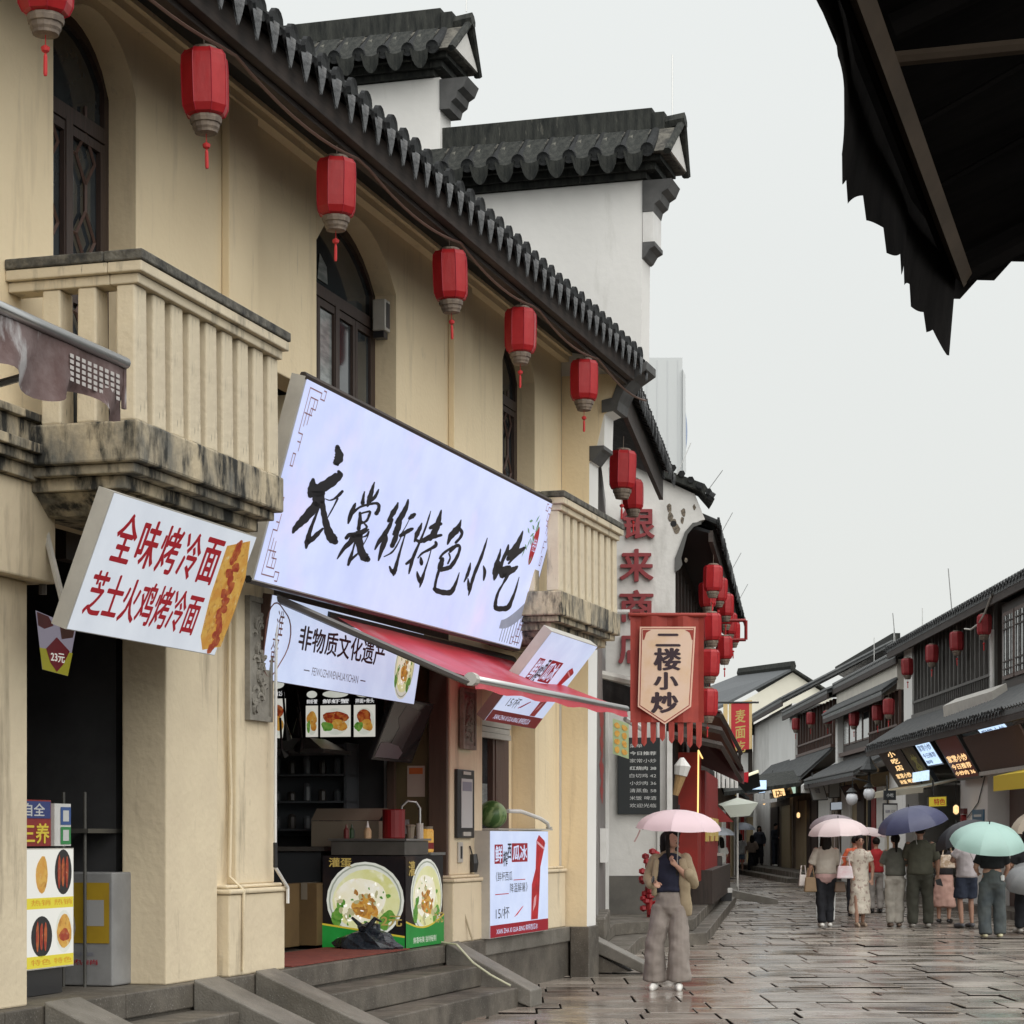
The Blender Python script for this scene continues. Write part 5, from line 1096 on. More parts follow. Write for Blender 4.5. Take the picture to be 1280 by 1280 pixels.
obj("top", MB(A).box(19.0, 20.05, -1.6, -.85, 1.46, 1.50), steeld, t); obj("side", MB(A).box(19.05, 20.0, -1.55, -.9, 1.1, 1.455), M("counter_side", (.05, .055, .06), rough=.4), t)
for a_ in (19.1, 19.95):
    for b_ in (-1.5, -.95): obj("leg", MB(A).tube([(a_, b_, .57), (a_, b_, 1.1)], .02, 6), steeld, t)
# lit menu panels on the side wall
t = thing("menu_lightbox", "row of lit menu pictures with food plates inside the dark stall opening", "menu board", A(19.9, -1.2, 2.55), ANG_A)
for k, (d0, d1, z0, z1) in enumerate(((-1.84, -1.62, 2.54, 3.10), (-1.42, -1.285, 2.555, 2.99), (-1.275, -.94, 2.553, 2.99), (-.925, -.69, 2.55, 2.99))):
    Pn = Plane(A(19.96, d0, z0), A(19.96, d1, z0), A(19.96, d0, z1), .04)
    p_ = obj("panel", Pn.body(MB()), blackp, t)
    mb = MB(); Pn.put(mb, RECT, .03, .02, .97, .72, 0); obj("picture", mb, M("menu_white", (.80, .78, .70), rough=.4, emis=.62), p_)
    mb = MB(); Pn.ell(mb, .5, .36, .44, .30, 2); obj("plate", mb, platew, p_); mb = MB(); Pn.ell(mb, .5, .44, .34, .17, 3, g=blobby(18, .25, k+2)); obj("meat", mb, sausage if k != 1 else golden, p_)
    mb = MB(); Pn.ell(mb, .62, .28, .24, .13, 4, g=blobby(16, .2, k+9)); obj("noodles", mb, golden, p_); mb = MB(); Pn.ell(mb, .25, .25, .16, .12, 5, g=blobby(16, .3, k+5)); obj("greens", mb, leaf, p_)
    mb = MB(); Pn.put(mb, GL[(("招牌 12元", "鲜虾蟹", "鲜虾蟹", "拌面+骨头")[k], 1)], .1, .76, .92, .86, 2); obj("title_text", mb, M("menu_text", (.9, .9, .9), rough=.5, emis=.6), p_, recalc=False)
    mb = MB(); Pn.ell(mb, .5, .97, .4, .08, 2); obj("upper_plate", mb, platew, p_)
# tilted screen
Pn = Plane(A(18.90, -.35, 2.30), A(20.02, -.35, 2.30), A(18.90, -.12, 2.86), .04)
t = thing("screen", "switched off grey reflecting screen tilted above the stall counter", "screen", A(19.5, -.3, 2.3), ANG_A)
obj("housing", Pn.body(MB()), blackp, t); mb = MB(); Pn.put(mb, RECT, .02, .03, .98, .97, 0); obj("display", mb, M("screen_off", (.035, .033, .036), rough=.12, spec=.9), t)
mb = MB(); mb.poly([Pn.O+Pn.ex*u+Pn.ey*v+Pn.n*.006 for u, v in ((.04, .05), (.62, .05), (.66, .16), (.5, .26), (.2, .30), (.06, .28))]); obj("painted_reflection", mb, M("screen_reflection", (.16, .14, .16), rough=.3), t)  # paler shape painted on the dark display as a reflection
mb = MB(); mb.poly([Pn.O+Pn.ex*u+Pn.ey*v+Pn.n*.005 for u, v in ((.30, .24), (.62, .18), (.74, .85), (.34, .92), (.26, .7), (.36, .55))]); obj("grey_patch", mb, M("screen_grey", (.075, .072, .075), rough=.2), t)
obj("bracket", MB(A).tube([(19.4, -.25, 2.7), (19.4, -.4, 3.42)], .02, 6), blackp, t)
t = thing("notice", "small white notice with an orange heading on the olive side panel", "notice", A(20.14, -.4, 1.95), ANG_A)
obj("sheet", MB(A).box(20.153, 20.157, -.44, -.26, 1.98, 2.28), M("paper", (.42, .36, .30), rough=.8), t); obj("heading", MB(A).box(20.150, 20.152, -.42, -.28, 2.20, 2.26), M("orange_print", (.5, .13, .03), rough=.7), t)
# fridge and shelves deep inside
t = thing("glass_cabinet", "dark glass fronted cabinet with shelves of jars deep in the stall", "cabinet", A(21, -2, .57), ANG_A)
cb = MB(A); s0_, d0_, d1_ = 19.85, -1.85, -.95
for z in (1.65, 1.92, 2.18, 2.46): cb.box(s0_, s0_+.3, d0_, d1_, z, z+.02)
cb.box(s0_, s0_+.3, d0_, d0_+.03, 1.6, 2.5).box(s0_, s0_+.3, d1_-.03, d1_, 1.6, 2.5).box(s0_+.31, s0_+.33, d0_, d1_, 1.6, 2.5); obj("shelf_frame", cb, M("cabinet_grey", (.09, .10, .11), rough=.4), t)
r_ = random.Random(3)
for z in (1.67, 1.94, 2.20):
    for k in range(5):
        d = d0_+.12+.16*k; h = r_.uniform(.09, .19); obj("jar", MB().lathe(A(s0_+.12, d, z), [(.035, 0), (.04, .01), (.04, h*.8), (.025, h)], 8), M("jar_grey_"+str(k % 2), ((.10, .11, .12), (.05, .045, .04))[k % 2], rough=.3), t)
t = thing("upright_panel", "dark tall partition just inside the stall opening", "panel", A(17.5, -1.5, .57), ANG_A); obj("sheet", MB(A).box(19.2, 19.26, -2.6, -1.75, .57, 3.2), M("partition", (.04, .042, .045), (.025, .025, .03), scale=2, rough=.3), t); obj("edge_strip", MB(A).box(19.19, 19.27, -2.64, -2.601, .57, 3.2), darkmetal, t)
# tools hanging
t = thing("hanging_utensils", "bunch of dark utensils hanging in the stall opening", "utensils", A(18.6, -.9, 2.5), ANG_A)
r_ = random.Random(8)
for k in range(9):
    a_ = r_.uniform(-.2, .2); obj("utensil", MB(A).tube([(19.0+a_*.3, -1.35+a_, 3.1-.05*k), (19.0, -1.35+a_*1.4, 2.8-.05*k), (19.0+a_, -1.3+a_*.6, 2.6-.03*k)], [.012, .012, .05], 6), blackp, t)

# dark shop on the left
t = thing("lit_menu_stand", "upright lit picture board of grilled snacks with yellow bands in the dark shop doorway", "menu stand", A(12.3, -.35, .6), ANG_A)
sB = 13.103
Pn = Plane(A(sB-1.15, -.3, 0.744), A(sB, -.3, 0.744), A(sB-1.15, -.3, 1.521), .18)
obj("case", Pn.body(MB()), alu, t)
mb = MB(); Pn.put(mb, RECT, .01, .01, .99, .99, 0); obj("sign_face", mb, M("board_white", (.85, .84, .78), rough=.4, emis=.62), t)
mb = MB(); Pn.put(mb, RECT, .01, .012, .99, .11, 1); Pn.put(mb, RECT, .01, .50, .99, .59, 1); obj("yellow_band", mb, M("board_yellow", (.85, .72, .05), rough=.4, emis=.5), t, recalc=False)
mb = MB()
for v in (.035, .525):
    for a_, b_ in ((.50, .72), (.76, .97)): Pn.put(mb, "热销" if v > .3 else "特色", a_, v, b_, v+.05, 2)
obj("band_text", mb, M("board_orange", (.6, .25, .02), rough=.5, emis=.1), t, recalc=False)
for k, (u, v, ru, rv, m1_, m2__) in enumerate(((.62, .78, .09, .17, golden, None), (.87, .80, .10, .19, sausage, blackp), (.62, .27, .12, .17, sausage, blackp), (.88, .30, .10, .18, golden, leaf), (.36, .78, .1, .17, sausage, None))):
    if m2__ is not None: mb = MB(); Pn.ell(mb, u, v, ru, rv, 1); obj("plate", mb, m2__ if m2__ is blackp else platew, t)
    if k in (1, 2):
        for j in range(3): mb = MB(); Pn.ell(mb, u-.05+.045*j, v, .018, rv*.7, 2+j*.3, g=blobby(14, .12, j)); obj("sausage_print", mb, m1_, t)
    else:
        mb = MB(); Pn.ell(mb, u, v, ru*.8, rv*.85, 2, g=blobby(16, .12, k)); obj("food_print", mb, m1_, t)
        if k == 3: mb = MB(); Pn.ell(mb, u, v-.03, ru*.5, rv*.35, 3, g=blobby(14, .3, k)); obj("filling_print", mb, sausage, t)
obj("foot", MB(A).box(sB-.7, sB-.1, -.45, -.33, .575, 0.738), blackp, t)
z0 = 1.532
t = thing("snack_carton", "red instant noodle carton with white and yellow characters on top of the lit board", "carton", A(12, -.4, z0), ANG_A)
sC = 12.831
Pn = Plane(A(sC-.55, -.32, z0+.003), A(sC, -.32, z0+.003), A(sC-.55, -.32, z0+.30), .25)
obj("box", Pn.body(MB()), redpaint, t); mb = MB(); Pn.put(mb, GL[("三养", 1)], .30, .05, .95, .50, 1); obj("yellow_characters", mb, yellow, t, recalc=False)
mb = MB(); Pn.put(mb, RECT, .3, .6, .98, .97, 1); obj("blue_strip", mb, M("carton_blue", (.03, .05, .2), rough=.5), t); mb = MB(); Pn.put(mb, GL[("自全", 1)], .34, .64, .84, .93, 2); obj("white_characters", mb, chalk, t, recalc=False)
t = thing("payment_stand", "small green and blue payment card stand beside the red carton", "card stand", A(12.3, -.4, z0), ANG_A)
Pn = Plane(A(sC+.03, -.31, z0+.003), A(sB-.02, -.31, z0+.003), A(sC+.03, -.31, z0+.28), .06)
obj("stand_body", Pn.body(MB()), whitep, t); mb = MB(); Pn.put(mb, RECT, .35, .04, .97, .45, 1); obj("green_card", mb, M("card_green", (.03, .25, .07), rough=.5), t); mb = MB(); Pn.put(mb, RECT, .35, .5, .97, .92, 1); obj("blue_card", mb, M("card_blue", (.04, .10, .30), rough=.5), t)
mb = MB(); Pn.put(mb, RECT, .48, .12, .84, .38, 2); Pn.put(mb, RECT, .48, .58, .84, .84, 2); obj("white_window", mb, chalk, t, recalc=False)
t = thing("yellow_cabinet", "yellow and grey advertising cabinet standing inside the dark doorway", "cabinet", A(14.3, -.8, .57), ANG_A)
c0, c1 = -0.551, -0.230
obj("body", MB(A).box(13.6, 13.95, c0-.3, c1-.04, .575, 1.35), greycab, t, bevel=.01)
Pn = Plane(A(13.597, c0-.3, .60), A(13.597, c1-.06, .60), A(13.597, c0-.3, 1.34), .003)
mb = MB(); Pn.put(mb, RECT, 0, .36, 1, .92, 1); obj("yellow_panel", mb, yellowcab, t); mb = MB(); Pn.put(mb, RECT, .66, .52, .93, .76, 2); obj("white_card", mb, M("card_dull", (.36, .36, .36), rough=.6), t)
mb = MB(); Pn.ell(mb, .38, .50, .14, .24, 2, g=blobby(18, .2, 4)); obj("figure_print", mb, M("print_pale", (.40, .37, .35), rough=.7), t); mb = MB(); Pn.put(mb, "鲜香味美", .25, .24, .8, .28, 2); obj("text_line", mb, inkg, t, recalc=False); mb = MB(); Pn.put(mb, "热销", .45, .16, .85, .21, 2); obj("red_text_line", mb, signred2, t, recalc=False)
t = thing("paper_pennant", "small lit purple and yellow price pennant hanging in the dark doorway", "pennant", A(12.5, -.5, 2.6), ANG_A)
sP0, sP1 = 12.861, 13.421; zt, zb = 3.072, 2.674
Pn = Plane(A(sP0, -.45, zb), A(sP1, -.45, zb), A(sP0, -.45, zt), .01)
def pp(pts, mat, k, nm): t_ = obj(nm, MB().poly([Pn.O+Pn.ex*u+Pn.ey*v+Pn.n*.002*k for u, v in pts]), mat, t, recalc=False); return t_
pp([(0, 1), (1, .85), (.78, 0), (.16, .05)], M("pennant_white", (.55, .5, .62), rough=.5, emis=.25), 1, "cloth"); pp([(.09, .40), (.90, .40), (.78, 0), (.16, .05)], M("pennant_yellow", (.6, .55, .03), rough=.5, emis=.25), 2, "yellow_tip")
pp([(.5, .62), (.82, .42), (.66, .18), (.5, .04), (.34, .18), (.24, .40)], signred2, 3, "red_shield"); mb = MB(); Pn.put(mb, GL[("23元", 1)], .34, .20, .68, .36, 6); obj("price_text", mb, platew, t, recalc=False)
pp([(0.02, .98), (.3, .94), (.42, .8), (.2, .72), (.05, .76)], redpaint, 3, "dark_shape"); pp([(.56, .88), (.95, .82), (.9, .66), (.62, .6)], M("pennant_brown", (.20, .07, .05), rough=.6), 3, "dark_shape")
t = thing("steel_rack", "thin legged steel rack in the dark doorway", "rack", A(14, -1.6, 1.3), ANG_A)
for a_ in (13.5, 14.0):
    for d in (-0.413, -0.251): obj("leg", MB(A).tube([(a_+.05, d-.2, .57), (a_+.05, d-.2, 1.9)], .012, 6), steeld, t)
obj("shelf", MB(A).box(13.5, 14.1, -0.413-.25, -0.251-.15, 1.62, 1.65), steeld, t)
t = thing("door_frame_post", "leaning grey metal strip inside the dark doorway", "metal strip", A(12.6, -.6, .6), ANG_A); obj("strip", MB(A).hexa([(12.55, -.52, 1.3), (12.65, -.52, 1.3), (12.65, -.5, 1.3), (12.55, -.5, 1.3)], [(12.45, -.52, 2.4), (12.53, -.52, 2.4), (12.53, -.5, 2.4), (12.45, -.5, 2.4)]), steeld, t); obj("fixing", MB(A).tube([(12.49, -.5, 2.4), (12.49, -.5, 3.1)], .01, 4), steeld, t)

# wall fittings on the pillar between stall and melon window
t = thing("certificate_frame", "dark framed document with a white sheet on the pillar between stall and melon window", "framed notice", A(20.5, .02, 1.6), ANG_A)
obj("frame", MB(A).box(20.27, 20.80, .002, .04, 1.58, 2.25), blackp, t, bevel=.008); obj("sheet", MB(A).box(20.37, 20.72, .041, .045, 1.68, 2.16), M("sheet_grey", (.50, .50, .50), rough=.5), t); obj("photo", MB(A).box(20.40, 20.69, .046, .048, 2.04, 2.13), inkg, t)
obj("clip", MB(A).box(20.42, 20.66, .041, .05, 1.60, 1.64).box(20.42, 20.66, .041, .05, 2.20, 2.23), alu, t)
t = thing("bottle_opener", "small grey metal hook plate under the framed document", "metal plate", A(20.45, .02, 1.35), ANG_A); obj("plate", MB(A).box(20.36, 20.50, .002, .02, 1.34, 1.54), alu, t, bevel=.006); obj("slot", MB(A).box(20.41, 20.46, .021, .025, 1.38, 1.50), blackp, t)
t = thing("door_phone", "black oval doorbell box low on the pillar", "doorbell", A(20.8, .02, 1.25), ANG_A); obj("case", MB(A).tube([(20.80, .03, 1.24), (20.80, .035, 1.33), (20.80, .03, 1.42)], [.035, .045, .035], 8), blackp, t); obj("cord", MB(A).tube([(20.78, .02, 1.42), (20.74, .01, 1.5)], .008, 5), cable, t)
# melon, shelf and pipe
c = A(21.60, -.02, 1.80)
t = thing("melon_shelf", "small grey shelf behind the standing light box", "shelf", A(22, 0, 1.6), ANG_A); obj("board", MB(A).box(21.25, 23.3, -.15, .15, 1.662, 1.678), alu, t); obj("bracket", MB(A).box(21.5, 21.54, -.14, .1, 1.60, 1.66).box(23.0, 23.04, -.14, .1, 1.60, 1.66), alu, t)
mel = MB(); mel.lathe((0, 0, 0), [(.001, -.14)]+[(.152*math.cos(a_), .142*math.sin(a_)) for a_ in [math.radians(x) for x in range(-80, 81, 12)]]+[(.001, .142)], 26)
mo = obj("watermelon", mel, melon, label="striped green watermelon resting on the shelf behind the juice light box", cat="watermelon", smooth=True, origin=(0, 0, 0)); mo.location = (c[0], c[1], 1.82); mo.rotation_euler = (.4, .3, .5)
t = thing("white_pipe", "white bent pipe rail beside the watermelon", "pipe", A(22.5, .1, 1.68), ANG_A); obj("pipe", MB(A).tube([(21.9, .05, 1.86), (22.3, .08, 1.86), (22.9, .12, 1.79), (23.15, .13, 1.74), (23.22, .13, 1.68)], .022, 8), whitep, t); obj("foot_flange", MB(A).tube([(23.22, .13, 1.68), (23.22, .13, 1.70)], .035, 8), alu, t)
t = thing("garden_hose", "thin pale hose trailing down the step beside the cheek stone", "hose", A(19.6, .5, .4)); obj("hose", MB(A).tube([(19.65, .08, .60), (19.58, .25, .585), (19.55, .42, .42), (19.52, .60, .31), (19.5, .80, .215)], .011, 6), M("hose_pale", (.55, .55, .40), rough=.5), t); t['label'] = "thin pale green hose trailing down the steps beside the right cheek stone"
obj("leaning_stick", MB(A).tube([(20.45, .13, .58), (20.36, .04, .95)], .01, 5), M("stick", (.45, .38, .26), rough=.8), label="short thin stick leaning at the foot of the pillar beside the light box", cat="stick")
# more goods deep in the two dark shops
r_ = random.Random(21)
grp = "goods on the shelves deep in the dark shops"
cols = [M("goods_"+n, c, rough=.5) for n, c in (("grey", (.10, .10, .105)), ("red", (.12, .02, .018)), ("cream", (.16, .14, .10)), ("blue", (.03, .05, .09)), ("green", (.03, .07, .03)))]
t = thing("wall_shelf", "tall dark shelf of packets and tins at the back of the left shop", "shelf", A(14, -3, .57), ANG_A)
sh_ = MB(A)
for z in (.9, 1.35, 1.8, 2.25, 2.7): sh_.box(13.2, 13.9, -3.6, -1.6, z, z+.025)
sh_.box(13.2, 13.9, -3.62, -3.6, .57, 3.0).box(13.2, 13.9, -1.6, -1.58, .57, 3.0); obj("shelf_frame", sh_, steeld, t)
for z in (.925, 1.375, 1.825, 2.275):
    d = -3.5
    while d < -1.75:
        w_ = r_.uniform(.08, .20); h_ = r_.uniform(.14, .34); obj("packet", MB(A).box(13.22, 13.40, d, d+w_, z, z+h_), r_.choice(cols), t); d += w_+r_.uniform(.02, .07)
t = thing("range_hood", "dull steel extractor hood above the dark kitchen in the stall", "extractor hood", A(19.4, -1.4, 2.4), ANG_A)
obj("hood", MB(A).hexa([(19.2, -1.75, 2.42), (19.9, -1.75, 2.42), (19.9, -.95, 2.42), (19.2, -.95, 2.42)], [(19.4, -1.5, 2.53), (19.8, -1.5, 2.53), (19.8, -1.15, 2.53), (19.4, -1.15, 2.53)]), steeld, t); obj("lip", MB(A).box(19.18, 19.92, -1.77, -.93, 2.38, 2.418), steel, t)
t = thing("squeeze_bottles", "row of small sauce bottles and cups on the stall counter's near corner", "bottles", A(19, -.5, 1.576), ANG_A)
for k in range(4): obj("bottle", MB().lathe(A(18.92+.07*k, -.60-.02*(k % 2), 1.577), [(.022, 0), (.024, .01), (.024, .08), (.008, .10), (.004, .13)], 8), cols[(1, 2, 4, 0)[k]], t)
t = thing("wall_socket_box", "small grey switch box with cables on the olive panel", "switch box", A(20.1, -.35, 1.6), ANG_A); obj("box", MB(A).box(20.14, 20.157, -.50, -.42, 1.62, 1.76), greycab, t); obj("cable", MB(A).tube([(20.15, -.46, 1.62), (20.15, -.46, 1.2)], .008, 4), cable, t)
t = thing("red_lamp_sign", "dim red lantern shaped sign hanging in the dark left doorway", "sign", A(12.9, -.9, 2.1), ANG_A); obj("sign", MB().lathe(A(12.75, -.8, 2.12), [(.05, 0), (.12, .05), (.12, .32), (.05, .37)], 8), M("dim_red", (.10, .012, .015), rough=.5), t); obj("cord", MB(A).tube([(12.75, -.8, 2.5), (12.75, -.8, 3.1)], .008, 4), cable, t)
# ---------------------------------------------------------------- second building: short facade, white end wall, long lantern facade
b2 = thing("lantern_house", "white walled house with flaking gable, curling black eaves and a red lit shop front", "building", (1.6, 34, 0))
def bp(name, mb, mat, parent=None, **k): return obj(name, mb, mat, parent or b2, **k)
bp("wall", MB(Cc).box(25.7, 34.75, -.3, 0, .36, 6.9), greyb)
bp("door_post", MB(Cc).box(27.0, 27.35, 0.002, .05, .36, 4.4), M("door_grey", (.22, .21, .20), (.16, .15, .145), scale=3, rough=.6), bevel=.01)
dr = bp("door", MB(Cc).box(27.4, 33.0, .002, .03, .5, 4.2), M("door_brown", (.13, .115, .11), (.17, .16, .155), scale=2, rough=.5))
r_ = random.Random(2)
mb = MB(Cc)
for (z, r) in ((3.2, .35), (2.85, .25), (2.5, .3), (2.2, .22)):
    pts = [(30.2+4*r*math.cos(a)*(1+.3*math.sin(5*a)), .034, z+r*.6*math.sin(a)*(1+.3*math.sin(4*a))) for a in [2*math.pi*k/18 for k in range(18)]]; mb.poly(pts)
bp("paper_cut", mb, redpaint, dr, recalc=False)
bp("white_edge", MB(Cc).box(33.9, 34.3, .002, .06, .4, 4.0), whitep)
bp("wall_box", MB(Cc).box(29, 31, .036, .12, 1.25, 1.7), whitep)
bp("base_stone", MB(Cc).box(26.3, 29.5, .002, .16, .362, .62), granite, bevel=.02)
bp("upper_shade_sheet", MB(Cc).box(26.0, 34.7, .002, .01, 4.6, 6.6), darkwood)  # thin dark sheet standing in for the shade under the eave
# end wall facing down the street to the camera, with a gable line
yw = 34.88
pts = [(.2, .36), (2.40, .36), (2.40, 4.3), (2.59, 4.3), (2.59, 5.80), (2.65, 5.85), (2.66, 6.05), (2.73, 6.36), (2.83, 6.52), (2.98, 6.60), (3.06, 6.62), (2.90, 7.02), (2.42, 7.24), (1.0, 7.9), (.2, 7.9)]
bp("end_wall", MB().prism(pts, yw, yw+.35, 1), oldplaster)
bp("dado", MB().box(1.0, 2.42, yw-.03, yw-.002, .362, 1.97-1.0), M("dado_stone", (.125, .115, .10), (.085, .08, .07), scale=3, rough=.6))
bp("corner_trim", MB().box(2.30, 2.44, yw-.05, yw-.003, .972, 4.3), whitep)
bp("corbel_trim", MB().prism([(2.58, 5.78), (2.66, 5.83), (2.70, 5.9), (2.68, 6.0), (2.78, 6.38), (2.88, 6.50), (3.0, 6.54), (3.0, 6.58), (2.86, 6.56), (2.74, 6.42), (2.62, 6.1), (2.58, 6.0)], yw-.04, yw-.002, 1), M("trim_dark", (.10, .10, .095), rough=.8))
mb = MB(); r_ = random.Random(11)
for (x, z, s_) in ((2.55, 6.85, .05), (2.57, 6.72, .06), (2.62, 6.62, .05), (2.66, 6.52, .07), (2.78, 6.78, .05), (2.76, 6.66, .04), (2.95, 6.86, .03), (2.82, 6.02, .03)):
    mb.poly([(x-.06+.55*s_*(1+.8*r_.random())*math.cos(a), yw-.004-.0003*x, z-.05+s_*1.1*(1+.6*r_.random())*math.sin(a)) for a in [2*math.pi*k/9 for k in range(9)]])
bp("flaked_patch", mb, M("flaked_brown", (.24, .20, .15), (.07, .06, .05), scale=26, rough=.9), recalc=False)
bp("vent_hole", MB().tube([(2.56, yw-.006, 6.55), (2.56, yw+.02, 6.55)], .05, 10), black)
# gable coping: dark tiles stepping down to the street corner
mb = MB(); mb.prism([(.8, 7.97), (2.40, 7.27), (2.98, 7.05), (3.16, 6.84), (3.20, 6.92), (3.04, 7.16), (2.44, 7.38), (.8, 8.10)], yw-.16, yw+.42, 1); bp("gable_coping", mb, coping)
mb = MB()
for k in range(16):
    t = k/15; x = 1.0+(3.1-1.0)*t; z = 7.98-.70*t if t < .68 else 7.50-1.4*(t-.68)
    mb.tube([(x, yw-.20, z-.02), (x+.01, yw+.2, z+.03)], .055, 6)
bp("coping_tiles", mb, tile, kind="stuff")
bp("corner_knob", MB().tube([(3.10, yw-.15, 6.98), (3.18, yw-.15, 6.93)], .08, 8), tile)
for p, q_ in (((2.60, 34.7, 7.30), (2.82, 34.7, 7.80)), ((3.05, 34.7, 7.0), (3.32, 34.7, 7.37))): bp("lightning_rod", MB().tube([p, q_], .008, 5), steel)
# near eave between the gables: from the white gable out over the street
e0, e1 = (1.33, 27.0, 6.80), (2.24, 32.6, 6.86)
def eave_slab(p0, p1, wdt, rise, mat_top=tile, parent=None, nm="eave", thick=.10):
    p0, p1 = Vector(p0), Vector(p1); n_ = Vector((-(p1-p0).y, (p1-p0).x, 0)).normalized() * wdt + Vector((0, 0, rise))
    mb = MB(); a = [p0, p1, p1+n_, p0+n_]; mb.hexa([tuple(v) for v in a], [tuple(v+Vector((0, 0, thick))) for v in a]); return bp(nm, mb, mat_top, parent)
ee = eave_slab((1.30, 25.9, 6.90), (2.26, 32.6, 6.88), 1.4, .62); bp("fascia_board", MB().hexa([(1.33, 25.9, 6.60), (2.24, 32.6, 6.58), (2.18, 32.6, 6.58), (1.27, 25.9, 6.60)], [(1.33, 25.9, 6.90), (2.24, 32.6, 6.88), (2.18, 32.6, 6.88), (1.27, 25.9, 6.90)]), fascia)
class LF:
    def __init__(f, p0, p1):
        d = Vector(p1)-Vector(p0); L_ = math.hypot(d.x, d.y); f.u = (d.x/L_, d.y/L_); f.n = (f.u[1], -f.u[0]); f.p = p0; f.dz = (p1[2]-p0[2])/L_
    def __call__(f, s, d, z): return (f.p[0]+f.u[0]*s+f.n[0]*d, f.p[1]+f.u[1]*s+f.n[1]*d, f.p[2]+f.dz*s+z)
eave_row(b2, LF((1.33, 25.9, 7.02), (2.27, 32.6, 6.98)), .1, 6.8, .06, 0, step=.26)
# long facade with the lanterns
bp("wall", MB(B).box(35.3, 52, -.4, 0, .36, 6.6), darkwood)
bp("upper_shutters", MB(B).box(35.6, 51, .002, .05, 3.8, 6.2), brownwood)
for k in range(14): bp("shutter_post", MB(B).box(35.7+k*1.1, 35.85+k*1.1, .052, .10, 3.8, 6.2), darkwood)
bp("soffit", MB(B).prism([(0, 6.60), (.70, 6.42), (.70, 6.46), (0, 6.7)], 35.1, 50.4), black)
bp("fascia_board", MB(B).box(35.1, 50.4, .68, .75, 6.28, 6.46), fascia)
bp("roof", MB(B).prism([(.78, 6.50), (.78, 6.56), (-3, 7.9), (-3, 7.84)], 35.35, 50.4), tile)
eave_row(b2, B, 35.15, 50.4, .80, 6.54, step=.27, jit=2)
for p in (38.5, 44, 49.5): bp("lightning_rod", MB(B).tube([(p, .6, 6.6), (p+.1, .95, 7.25)], .009, 5), steel)
mb = MB(B)
for z in (5.15, 5.5): mb.tube([(40, .5, z), (40, 1.15, z)], .03, 4); mb.tube([(36.5, .1, z-.3), (36.5, .6, z-.3)], .03, 4)
mb.tube([(40, 1.15, 5.15), (40, 1.15, 5.5)], .03, 4).tube([(36.5, .6, 4.85), (36.5, .6, 5.2)], .03, 4).tube([(36.5, .1, 4.7), (36.5, .35, 4.7)], .03, 4)
bp("red_bracket", mb, redpaint)
# red lit shop front
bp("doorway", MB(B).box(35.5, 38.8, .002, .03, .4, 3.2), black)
bp("door_post", MB().box(2.445, 2.53, 34.7, 34.9, .36, 3.25), whitep)
rp = bp("lit_shop_panel", MB(B).box(38.2, 39.6, .03, .36, .8, 3.05), redglow)
bp("neon_edge", MB(B).tube([(38.15, .37, 2.0), (38.15, .38, 3.08), (39.7, .38, 3.0)], .014, 5), warm, rp)
bp("red_showcase", MB(B).box(40.2, 46.5, .03, .40, .9, 2.8), redpaint)
for k in range(5): bp("gold_sign", MB(B).box(40.4+k*1.15, 41.2+k*1.15, .402, .44, 1.5+.1*(k % 2), 1.95), gold)
bp("lower_counter", MB(B).box(39.9, 50.0, .05, .55, .362, .98), darkwood)
bp("white_panel", MB(B).box(40.6, 43.2, .05, .09, 2.85, 3.4), whitep)
t = thing("hanging_brush", "giant cream and brown hanging brush ornament beside the red banner", "ornament", (2.5, 33.9, 2.7))
x_, z_ = 2.539, 2.648
obj("tuft", MB().tube([(x_-.02, 33.9, z_-.42), (x_+.06, 33.9, z_-.12)], [.045, .085], 8), M("brush_straw", (.42, .27, .12), (.3, .18, .08), scale=20, rough=.8, stretch=(6, 6, 1)), t)
obj("cloth_top", MB().tube([(x_+.06, 33.9, z_-.115), (x_+.09, 33.9, z_+.03), (x_+.08, 33.9, z_+.16)], [.10, .13, .03], 9), whitep, t)
t = thing("flower_stand", "red flower like ornament standing on the step behind the woman", "ornament", (2.3, 33.5, .36))
r_ = random.Random(6); x_ = 2.102
obj("stem", MB().tube([(x_, 33.6, .36), (x_, 33.6, 1.1)], .05, 6), redpaint, t)
for k in range(26):
    a = r_.uniform(0, 6.28); z = .42+.98*k/26; rr_ = .12 if z < .9 else .15
    obj("petal", MB().lathe((x_+rr_*math.cos(a)*.8, 33.6+rr_*math.sin(a)*.5, z), [(.01, -.05), (.06, -.02), (.055, .03), (.01, .05)], 7), M("petal_red", (.36, .012, .02), (.2, .006, .01), scale=9, rough=.45), t)
# vertical shop flag further down
t = thing("shop_flag", "red vertical shop flag with gold characters and gold edging hanging over the street", "flag", (6.2, 60, 4.6))
P1 = Plane((5.913,60.000,3.891), (6.545,60.000,3.978), (5.913,60.000,5.222), .01)
mb = MB(); P1.put(mb, RECT, 0, 0, 1, 1, 0); obj("cloth", mb, M("flag_gold", (.62, .46, .22), rough=.6), t); mb = MB(); P1.put(mb, RECT, .1, 0, .88, .98, 1); obj("red_field", mb, M("flag_red", (.45, .02, .03), rough=.6), t)
mb = MB(); P1.put(mb, GL[("麦", 1)], .28, .56, .72, .84, 2); P1.put(mb, GL[("面", 1)], .28, .24, .72, .5, 2); P1.put(mb, GL[("吃", 1)], .28, -.05, .72, .20, 2); obj("characters", mb, gold, t, recalc=False)
x, y_, z = 5.782,60.000,5.222; obj("rod", MB().tube([(x-.3, y_, z+.02), (x+.95, y_, z+.02)], .03, 6), darkmetal, t); obj("side_streamer", MB().box(x-.02, x+.10, y_-.01, y_, z-1.35, z-.02), M("flag_gold", (.62, .46, .22), rough=.6), t)

